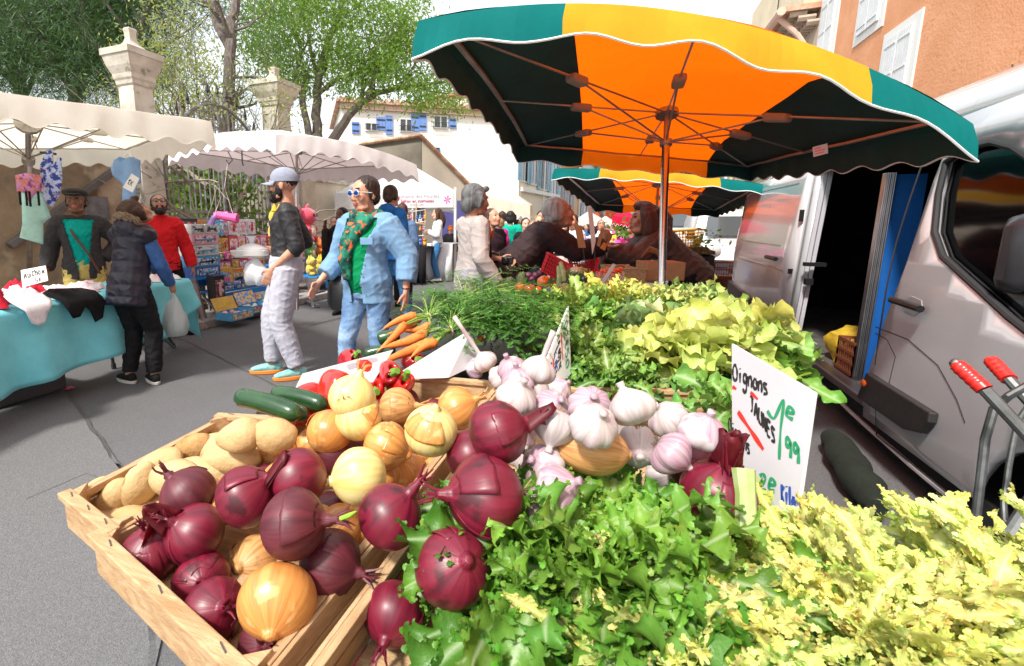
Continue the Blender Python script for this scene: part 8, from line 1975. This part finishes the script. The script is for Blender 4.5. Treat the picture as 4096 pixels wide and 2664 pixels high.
bunch('lower bunch of carrots fanned over the white panel',[(888,808,1.36,990,773,1.44,.018),(905,800,1.42,1000,765,1.5,.015),(874,847,1.26,1008,795,1.36,.019),(956,830,1.28,1012,797,1.34,.016),(905,835,1.3,985,800,1.36,.013)],(1047,769,1.42),(1160,750,1.5),2,70,.13)
bunch('carrot bunch whose feathery tops hang in front beside the garlic crate',[(1100,800,1.5,1130,780,1.5,.012)],(1120,740,1.55),(1200,755,1.42),3,80,.11)
bunch('carrot bunch at the back with tops against the grey trousers',[(1050,720,1.8,1080,705,1.8,.012)],(1080,700,1.8),(1180,690,1.95),4,70,.17)
# white corrugated panel, cards
COR=mat('white_corrugated_plastic',(.6,.59,.62),(.53,.52,.55),4,rough=.5)
mb=MB(); mb.prism([D(897,884,1.14),D(1083,771,1.36),D(1106,845,1.33),D(1030,880,1.2)],V((.012,.012,0))); tag(mb.build('corrugated_sheet',COR,smooth=False,recalc=True,bevel=.003),'white corrugated plastic panel leaning under the carrots','panel')
t,mp,n=signplane(D(703,868,1.05),D(915,812,1.22),D(868,888,1.12),D(672,932,.99),'price_card','white card with faint blue writing standing among the red peppers','price card',m=COR,thick=.006)
mb=MB(); mb.grid(stroke(t,mp,n,[(.25+.02*i,.52+.08*(i%2)+.0*i) for i in range(14)],.006,INKB)); mb.build('writing',plain('faded_blue_ink',(.25,.28,.5)),t,smooth=False)
mb=MB(); mb.grid(stroke(t,mp,n,[(.22,.72),(.4,.7),(.62,.68)],.005,INKR)); mb.build('underline',INKR,t,smooth=False)
mb=MB(); mb.grid(stroke(t,mp,n,[(.5,.25),(.7,.2),(.85,.22)],.012,INKR)); mb.build('writing',plain('faded_grey_ink',(.35,.33,.38)),t,smooth=False)
t,mp,n=signplane(D(1322,712,1.42),D(1328,868,1.3),D(1277,940,1.08),D(1273,833,1.2),'price_card','narrow white card seen edge on between the garlic and the endives','price card',thick=.006)
write(t,mp,n,'02€50',.12,.1,.16,.004,INKG,asp=.9,dx=1.1);mb=MB(); mb.grid(stroke(t,mp,n,[(.12,.42),(.6,.4)],.006,INKR)); mb.grid(stroke(t,mp,n,[(.25,.8),(.8,.78)],.006,INKR)); mb.build('red_line',INKR,t,smooth=False)
write(t,mp,n,'kilo',.2,.62,.14,.004,INKB,asp=1.1);write(t,mp,n,'LA BOTTE',.1,.48,.1,.003,INK,asp=.75);write(t,mp,n,'CAROTTE',.25,.85,.1,.003,INK,asp=.8)
# the big sign
c=[D(1700,798,.80),D(1893,912,.62),D(1836,1312,.58),D(1702,1290,.72)]
t,mp,n=signplane(*c,'price_sign','white corrugated sign handwritten Oignons Jaunes beside the purple onion','sign',m=COR,thick=.005)
n=n; MK=.0045
def quv(px,py):
    # photo position on the sign -> (u,v)
    u,v=.5,.5
    O=c[0]; N_=(c[1]-c[0]).cross(c[3]-c[0]).normalized(); q=hit(px,py,O,N_)
    for _ in range(12):
        P=mp(u,v)-n*.0006; du=(c[1]-c[0])*(1-v)+(c[2]-c[3])*v; dv=(c[3]-c[0])*(1-u)+(c[2]-c[1])*u
        r_=q-P; a,b,cc=du.dot(du),du.dot(dv),dv.dot(dv); e,f_=r_.dot(du),r_.dot(dv); dt=a*cc-b*b
        u+=(e*cc-f_*b)/dt; v+=(a*f_-b*e)/dt
    return (u,v)
def wpx(s,x0,y0,x1,y1,hgt,w,m,lean=(0,0),name='writing'):
    # letters along the baseline x0,y0 -> x1,y1 in photo positions
    n_=len(s); mb=MB(); dx,dy=(x1-x0)/n_,(y1-y0)/n_
    for i,ch in enumerate(s):
        ox,oy=x0+dx*i,y0+dy*i
        for st in GL.get(ch,[]):
            pts=[quv(ox+p[0]*dx*.85+lean[0]*(1-p[1])*hgt,oy+p[0]*dy*.85-(1-p[1])*hgt+lean[1]*0) for p in st]
            mb.grid(stroke(t,mp,n,pts,w,m))
    return mb.build(name,m,t,smooth=False)
wpx('Oignons',1704,883,1786,921,30,.0042,INK); wpx('JAUNES',1744,952,1803,1035,34,.0036,INK)
wpx('Oignons',1694,1002,1744,1060,26,.0034,INK); wpx('RoUGES',1712,1080,1760,1160,26,.0034,INK)
def line(pts,w,m,name='red_stroke'):
    mb=MB(); mb.grid(stroke(t,mp,n,[quv(*p) for p in pts],w,m)); mb.build(name,m,t,smooth=False)
line([(1703,899),(1712,904)],.005,INKR); line([(1745,912),(1762,928)],.005,INKR); line([(1716,957),(1745,1000),(1775,1045)],.007,INKR)
line([(1784,955),(1800,972),(1822,930),(1815,1000),(1812,1068)],.0048,INKG,'green_price'); wpx('e',1827,972,1852,984,34,.0048,INKG)
wpx('99',1826,1052,1862,1078,40,.0048,INKG); wpx('2e',1765,1135,1808,1150,36,.0048,INKG); wpx('Kilo',1817,1165,1850,1195,40,.0038,INKB); wpx('99',1786,1215,1812,1235,32,.0044,INKG)
# peppers and courgettes
PEP=mat('red_pepper_skin',(.68,.015,.015),(.6,.02,.01),6,rough=.16,coat=.6); PEPD=mat('dark_red_pepper_skin',(.32,.008,.02),(.42,.02,.02),8,rough=.18,coat=.6); COURG=mat('courgette_skin',(.01,.045,.014),(.02,.075,.02),20,rough=.25,coat=.3,c3=(.3,.4,.15),s3=70,r3=(.7,.75)); GST=plain('pepper_stalk',(.12,.3,.03),.5)
def pepper(px,py,rp,ax,label,m=PEP,r=.042,d=None):
    dd=d or r*F/rp; c=D(px,py,dd); M=rot_to(axis(*ax),px*.05); M.translation=c
    mb=MB(); sd=px*.1
    mb.lathe([(max(.001,r*math.sin(pi*i/18)**.62*(1-.22*(i/18))),r*1.25*math.cos(pi*(1-i/18)) ) for i in range(19)][::1],40,fn=lambda q,a,t:V((q.x*(1+.13*math.cos(a*3+sd)),q.y*(1+.13*math.cos(a*3+sd)),q.z-(.018*math.cos(a*3+sd)+.012)*(1 if t>.8 else 0)*((t-.8)/.2)))*(1+.06*nz(q,24,sd)))
    o=mb.build('red_pepper',m,None,origin=(0,0,0),sharp=180); o.matrix_world=M; WM[o.name]=M.copy(); tag(o,label,'pepper','red peppers behind the onion crate')
    mb=MB(); mb.tube([(0,0,r*1.08),(0,0,r*1.4),(.004,0,r*1.7)],[.012,.007,.008],8); mb.build('stalk',GST,o,world=False)
pepper(706,942,46,(-.5,.3,.5),'bright red pepper next to the courgettes'); pepper(775,915,44,(-.3,.9,.2),'red pepper pressed against the yellow green onion',r=.04); pepper(826,882,44,(-.75,.25,.55),'large red pepper with green stalk in front of the white card',r=.046)
pepper(905,870,34,(.3,-.2,.8),'dark red pepper under the lower carrots',PEPD,r=.036);pepper(812,838,26,(.5,-.4,.5),'dark red pepper behind the white card',PEPD,r=.036);pepper(930,895,34,(.3,-.5,.6),'red pepper beneath the white panel',r=.036);pepper(860,912,40,(.3,-.2,.8),'red pepper half hidden by the pale onion');pepper(960,842,26,(.3,-.2,.6),'dark red pepper below the carrot tips',PEPD,r=.034)
def courg(a,b,r,label):
    A=D(*a);B=D(*b); mb=MB(); n=20; P=[A.lerp(B,i/n)+V((0,0,.006*math.sin(pi*i/n))) for i in range(n+1)]; R=[r*min(1,math.sqrt(max(.02,1-(1-min(1,i/3))**2)),math.sqrt(max(.02,1-(1-min(1,(n-i)/3))**2))) for i in range(n+1)]
    mb.tube(P,R,18); tag(mb.build('courgette',COURG,sharp=180),label,'courgette','dark green courgettes')
courg((548,922,.93),(700,968,.87),.0185,'front courgette sticking out furthest to the left');courg((600,930,.95),(715,972,.9),.016,'courgette just behind the front one');courg((632,915,1.0),(760,945,.95),.0185,'short looking courgette under the white card corner');courg((735,905,1.05),(820,925,1.),.016,'lighter courgette behind the bright red pepper')
courg((878,790,1.6),(930,785,1.6),.024,'round ended courgette beside the upper carrots');courg((846,825,1.45),(920,815,1.45),.018,'courgette lying behind the white card')
mb=MB(); mb.box((-.72,1.12,.78),(.28,.42,.1)); mb.build('x',BLACK) if False else None
tray=thing('vegetable_tray','dark plastic tray under the peppers and courgettes','tray',(-.66,1.2,.72)); mb=MB(); mb.box((-.66,1.17,.77),(.42,.5,.09)); mb.build('tray_body',BLACK,tray,smooth=False,bevel=.01)
tray=thing('produce_box','dark crate under the carrots and carrot tops','crate',(-.4,1.75,.72)); mb=MB(); mb.box((-.36,1.72,.79),(.62,.6,.14)); mb.build('box_body',BLACK,tray,smooth=False,bevel=.01)
for (x,y,sx,sy,l) in ((.12,2.0,.6,.5,'dark crate under the frizzy endives'),(.2,1.55,.4,.35,'dark crate under the golden escarole'),(.1,2.55,.9,.45,'dark crate under the far lettuces')):
    tr_=thing('produce_box',l,'crate',(x,y,.72)); mb=MB(); mb.box((x,y,.775),(sx,sy,.1)); mb.build('box_body',plain('dark_crate',(.03,.028,.025),.8),tr_,smooth=False,bevel=.01)
# ================================================================ far end of the stall
TOM=mat('tomato_skin',(.7,.05,.015),(.75,.12,.02),8,rough=.15,coat=.6); TOMO=mat('orange_tomato_skin',(.8,.2,.02),(.75,.12,.02),8,rough=.15,coat=.6)
def ball(name,px,py,rp,r,m,label,cat,group=None,sq=.85,ribs=0):
    d=r*F/rp; c=D(px,py,d); mb=MB(); mb.ell((0,0,0),(r,r,r*sq),18,12)
    if ribs: mb.v=[V((v.x,v.y,v.z))*(1+.05*math.cos(math.atan2(v.y,v.x)*ribs)) for v in mb.v]
    mb.v=[v+c for v in mb.v]; o=mb.build(name,m,sharp=180); tag(o,label,cat,group); return o,c,r
for (px,py,rp,m,l) in ((1265,655,17,TOMO,'large orange tomato on top of the others'),(1208,668,13,TOM,'red tomato at the left end near the carrot tops'),(1232,672,14,TOM,'red tomato just left of the large orange one'),(1285,660,11,TOM,'small red tomato right of the large orange one'),(1322,676,10,TOM,'red tomato below the cauliflower leaves'),(1250,675,11,TOM,'red tomato under the large orange one'),(1345,680,9,TOM,'red tomato sunk in the lime endive'),(1418,628,8,TOM,'red tomato above the clear punnet'),(1432,625,8,TOM,'red tomato beside the crate slat')):
    o,c,r=ball('tomato',px,py,rp,.05 if rp>15 else .04,m,l,'tomato','tomatoes at the far end of the stall')
    mb=MB(); mb.tube([c+V((0,0,r*.8)),c+V((0,0,r))],.004,5); mb.build('stalk',GST,o)
ART=mat('artichoke_leaf',(.2,.26,.1),(.13,.14,.07),20,rough=.7)
def artichoke(px,py,rp,label):
    r=.045; c=D(px,py,r*F/rp); mb=MB(); mb.ell(c,(r*.8,r*.8,r*.85),12,8); rg=random.Random(int(px))
    for k in range(60):
        t=k/60; a=k*2.4; e=-.9+2.2*t; p=c+V((math.cos(a)*math.cos(e),math.sin(a)*math.cos(e),math.sin(e)))*r*.8; o_=(p-c).normalized(); u=V((0,0,1)); s=V((-math.sin(a),math.cos(a),0))*r*.28
        tip=p+(o_*.35+u*.9).normalized()*r*.6; mb.add([p-s,p+s,tip],[(0,1,2)]); mb.add([p-s+o_*.004,tip+o_*.003,p+s+o_*.004],[(0,1,2)])
    tag(mb.build('artichoke',ART,smooth=False),label,'artichoke','artichokes at the far end')
artichoke(1213,650,14,'green artichoke beside the elderly woman');artichoke(1184,662,14,'artichoke lying in front behind the carrot tops');artichoke(1400,622,11,'dark artichoke left of the cherry tomatoes');artichoke(1425,600,11,'artichoke under the joined hands');artichoke(1452,604,10,'artichoke in front of the stallholder sleeve')
BEET=plain('beetroot_skin',(.12,.03,.06),.5)
for k,(px,py) in enumerate(((1236,648),(1245,640),(1256,635),(1228,640))): ball('beetroot',px,py,9,.03,BEET,'dark beetroot, %s of four behind the orange tomato'%['first','second','third','last'][k],'beetroot','beetroots at the far end')
# baskets
def basket(label,P0,P1,P2_,P3,hh,m,name='market_basket',handle=None,tilt=V((0,0,1)),cat='basket'):
    # P: rim corners; hh: depth; tapered open lattice
    R_=[V(p) for p in (P0,P1,P2_,P3)]; c=sum(R_,V())/4; up=tilt.normalized(); Bt=[c+(r-c)*.72-up*hh for r in R_]
    t=thing(name,label,cat,tuple(sum(Bt,V())/4))
    for i in range(4):
        a,b,c1,d1=R_[i],R_[(i+1)%4],Bt[(i+1)%4],Bt[i]; mb=MB(); n=9
        for k in range(n+1): mb.tube([a.lerp(b,k/n),d1.lerp(c1,k/n)],.003,4)
        for k in range(6): f=k/5; mb.tube([a.lerp(d1,f),b.lerp(c1,f)],.0035 if k else .008,5)
        mb.build('side',m,t)
    mb=MB(); mb.prism(Bt,up*.004); mb.build('bottom',m,t,smooth=False,recalc=True)
    if handle: mb=MB(); mb.tube(handle,.006,6); mb.build('handle',BLACK,t)
RB=plain('red_basket_plastic',(.62,.02,.03),.35); YB_=plain('yellow_basket_plastic',(.8,.42,.03),.4)
def RBk(l,px,py,d,w,dp,h,m,tl,rz,nm='market_basket'):
    c=D(px,py,d); X=V((math.cos(rz),math.sin(rz),0)); Y_=V((-math.sin(rz),math.cos(rz),0)); T_=(V((0,0,1))+X*tl).normalized(); X2=(X-T_*X.dot(T_)).normalized()
    basket(l,c-X2*w/2-Y_*dp/2,c+X2*w/2-Y_*dp/2,c+X2*w/2+Y_*dp/2,c-X2*w/2+Y_*dp/2,h,m,tilt=T_,name=nm)
RBk('red plastic lattice basket tilted against the leaning man',1300,603,3.6,.19,.16,.14,RB,.55,.3);RBk('second red lattice basket behind the price cards',1352,596,4.2,.22,.16,.12,RB,-.1,.3)
RBk('yellow lattice basket on top of the dark dresser',1594,535,4.6,.27,.2,.16,YB_,-.08,.3)
# cauliflower, leeks and leaves
CAB=mat('cabbage_leaf',(.9,.9,.9),rough=.5,vcol=True,trans='same',tamt=.2)
fr('cauliflower leaves fanning round a pale head',1338,668,3.0,.13,16,'b',(.4,.5,.22),(.12,.24,.07),41,W=.5,elr=(1.5,.5)); ball('cauliflower',1338,634,17,.05,mat('cauliflower_curd',(.75,.66,.42),(.6,.5,.3),40,rough=.8,bump=1.,bscale=60),'pale cauliflower head between its green leaves','cauliflower')
for k,(x,y) in enumerate(((1374,668),(1300,650),(1310,640))): mb=MB(); mb.tube([D(x,y+14,3),D(x,y-6,3),D(x+3-5*k,y-30,3.05)],[.02,.017,.012],8); tag(mb.build('leek',mat('leek_green',(.22,.3,.1),(.35,.42,.2),20,rough=.5)),['thick leek stem right of the cauliflower','leek stem left of the cauliflower','thin leek leaf beside the red basket'][k],'leek')
for k in range(5): mb=MB(); a=D(1322+k*7,628+(k%2)*6,3.7); mb.tube([a-RT*.05,a+V((0,0,.012)),a+RT*.05],[.008,.014,.008],8); tag(mb.build('courgette',COURG if k%2 else YB_),['yellow','dark green'][k%2]+' small courgette, %s behind the cauliflower'%names3[k],'courgette','dark green courgettes')
mb=MB(); rg=random.Random(3)
cp=D(1417,645,2.9)
pun=thing('tomato_punnet','clear punnet of cherry tomatoes beside the grey blade shaped card','punnet',tuple(cp))
for k in range(34): mb.ell(cp+RT*rg.uniform(-.07,.07)+V((0,rg.uniform(-.03,.03),rg.uniform(-.02,.05))),.014,8,6)
mb.build('cherry_tomatoes',TOM,pun); mb=MB(); q=[cp+RT*sx_*.08+V((0,sy_*.05,-.035)) for sx_,sy_ in ((-1,-1),(1,-1),(1,1),(-1,1))]; mb.hexa(q+[p+(p-cp)*.12+V((0,0,.07)) for p in q]); mb.build('tray',plain('clear_punnet',(.8,.8,.82),.15,alpha=.25),pun,smooth=False)
# price cards on wires
BRC=mat('tan_card',(.42,.22,.1),(.36,.18,.08),12,rough=.8); GRC=plain('grey_card',(.5,.46,.45),.6)
def wcard(label,pts,d,m,wire=None,cat='price card'):
    q=[D(x,y,d) for x,y in pts]; t,mp_,n_=signplane(*q,'price_card',label,cat,m=m,thick=.004)
    if wire: mb=MB(); mb.tube([D(x,y,d+.01) for x,y in wire],.003,5); mb.build('wire_holder',DARKMETAL,t)
wcard('tan card on a black wire between the man and the stallholder',((1335,522),(1352,525),(1362,576),(1345,576)),3.3,BRC,((1354,565),(1355,576),(1358,600),(1372,640)))
wcard('tall narrow white edged card in the middle of the stall',((1366,482),(1376,481),(1385,560),(1377,592)),3.1,mat('pinkish_card',(.6,.5,.47),(.55,.45,.42),9,rough=.7),((1382,575),(1384,640)))
wcard('diagonal brown card leaning behind the tall white edged card',((1398,528),(1405,532),(1394,574),(1387,570)),3.5,BRC);wcard('small orange card held between the two hands',((1403,563),(1412,567),(1406,583),(1394,576)),3.9,mat('orange_card',(.6,.28,.07),(.5,.2,.05),20,rough=.5))
wcard('grey blade shaped card leaning over the cherry tomatoes',((1425,612),(1432,616),(1397,669),(1391,664)),2.7,GRC)
# crates, box and paper
def pcr(label,L,Rr,dp,z0,z1): # crate by the near rim's ends
    a,b=V(L),V(Rr); u=(b-a).normalized(); n=V((-u.y,u.x,0))*dp; crate(label,[(a.x,a.y),(b.x,b.y),((b+n).x,(b+n).y),((a+n).x,(a+n).y)],z0,z1)
pcr('empty slatted crate in front of the parasol mast',D(1394,682,2.55),D(1528,660,2.75),.3,.84,.93);pcr('slatted crate behind the cherry tomatoes',D(1436,628,3.3),D(1504,616,3.3),.3,.86,.98)
bx_=thing('cardboard_box','open cardboard box with brown paper behind the parasol mast','box',tuple(D(1535,640,3.4)))
c_=D(1533,628,3.45); CRD=mat('kraft_card',(.5,.27,.13),(.42,.22,.1),14,rough=.85); mb=MB(); mb.box(c_,(.27,.2,.13),rz=.35); mb.build('carton',CRD,bx_,smooth=False,bevel=.004)
mb=MB(); rows=[[c_+V((-.13+.05*i,-.04+.02*j,.05+.13*math.sin(i*.9+.4)*(1-j*.1)+.02*nz((i,j,2)))) for j in range(5)] for i in range(6)]; mb.grid(rows); mb.build('kraft_paper',CRD,bx_,solid=.003)
dr=thing('dark_dresser','black chest under the yellow basket beside the stallholder','chest',(1.0,5.0,0)); b_=D(1626,640,4.6); b_.z=0
mb=MB(); mb.box(b_+V((-.06,.1,.5)),(.32,.4,1.0)); mb.build('carcass',plain('black_wood',(.012,.011,.011),.6),dr,smooth=False,bevel=.01); mb=MB(); mb.box(b_+V((-.12,.1,1.03)),(.42,.5,.03)); mb.box(b_+V((-.12,.0,1.06)),(.3,.3,.025)); mb.build('top_board',mat('dark_board_wood',(.13,.07,.04),(.08,.04,.02),5,rough=.7,stretch=(8,1,8)),dr,smooth=False)
mb=MB(); mb.c=[]; leaves(mb,[(D(1630,566,4.5),V((0,0,1)))],random.Random(2),120,.05,.16,.5,0,((1,1.2,.6),(.4,.7,.3))); tag(mb.build('potted_plant',LEAF,smooth=False),'small green leafy plant beside the yellow basket','plant')
# produce heap and flowers of the next stall
for k,(x,y,rp,c4) in enumerate(((1424,590,9,(.6,.5,.3)),(1436,584,8,(.62,.52,.33)),(1448,588,9,(.55,.48,.3)),(1412,592,6,(.75,.35,.08)),(1430,596,6,(.75,.35,.08)),(1456,592,7,(.7,.4,.1)),(1442,596,8,(.6,.5,.3)))): ball('squash',x,y,rp,.07,mat('squash_%d'%k if 0 else 'squash_skin_'+'abc'[k%3],c4,tuple(v*.8 for v in c4),9,rough=.5),'%s squash, %s in the heap on the next stall'%('orange' if c4[2]<.2 else 'beige',names3[k]),'squash','squashes heaped on the next stall',ribs=8,sq=.7)
nt=thing('stall_table','brown trestle table of the next stall','table',tuple(G(1440,640,0))); b_=D(1436,612,8.5); mb=MB(); mb.box((b_.x,b_.y,.8),(1.4,.7,.04)); mb.box((b_.x,b_.y-.3,.55),(1.3,.03,.5)); mb.build('tabletop',plain('brown_board',(.2,.11,.06)),nt,smooth=False)
mb=MB(); mb.c=[]; leaves(mb,[(D(1446,573,9),V((0,0,1)))],random.Random(8),160,.09,.3,.8,0,((1,1,1),(.7,.7,.7))); tag(mb.build('flower_bunch',mat('pink_petal',(.8,.08,.4),rough=.6,vcol=True),smooth=False),'bunch of bright pink flowers on the next stall','flowers')
mb=MB(); mb.c=[]; leaves(mb,[(D(1447,545,9.5),V((0,0,1)))],random.Random(9),160,.12,.35,.4,0,((1,1.2,.6),(.4,.7,.3))); tag(mb.build('potted_plant',LEAF,smooth=False),'dark green plant hanging below the crimson parasol','plant')
flat([(1421,548),(1432,545),(1434,560),(1431,586),(1420,582)],9.,cloth('yellow_jacket',(.75,.65,.05)),'jacket',label='bright yellow jacket hanging by the crimson parasol',cat='jacket')
# brown crates stacked at the back of the white van, cardboard on the road
for k in range(3): c_=G(1684,722,0); plcrate((c_.x,c_.y+.1,.02+.24*k),.4,.35,.23,CRB,'plastic_crate','brown plastic crate, %s of the stack at the rear corner of the large van'%['lowest','middle','topmost'][k],'crate',nb=2)
c_=G(1653,722,0); mb=MB(); mb.box(c_+V((0,0,.08)),(.35,.3,.15),rz=.3); tag(mb.build('cardboard_tray',CRD,smooth=False,bevel=.01),'low cardboard tray standing on the road beside the large van','tray')
# papery shreds clinging to the onion crate
lab=thing('parasol_label','small white maker label sewn inside the near parasol valance','label',tuple(D(1905,350,2.2)))
mb=MB(); q=[D(1889,342,2.12),D(1923,333,2.09),D(1925,356,2.09),D(1891,365,2.12)]; mb.prism(q,V((0,.003,0))); mb.build('patch',plain('label_white',(.5,.45,.45),.7),lab,smooth=False,recalc=True)
mb=MB(); 
for k,(y,w_) in enumerate(((.25,.5),(.5,.8),(.75,.7))): a=q[0].lerp(q[3],y); b=q[1].lerp(q[2],y); mb.bar(a.lerp(b,.1),a.lerp(b,.1+w_*.9),.0015,.004)
mb.build('print_line',INKR,lab,smooth=False)
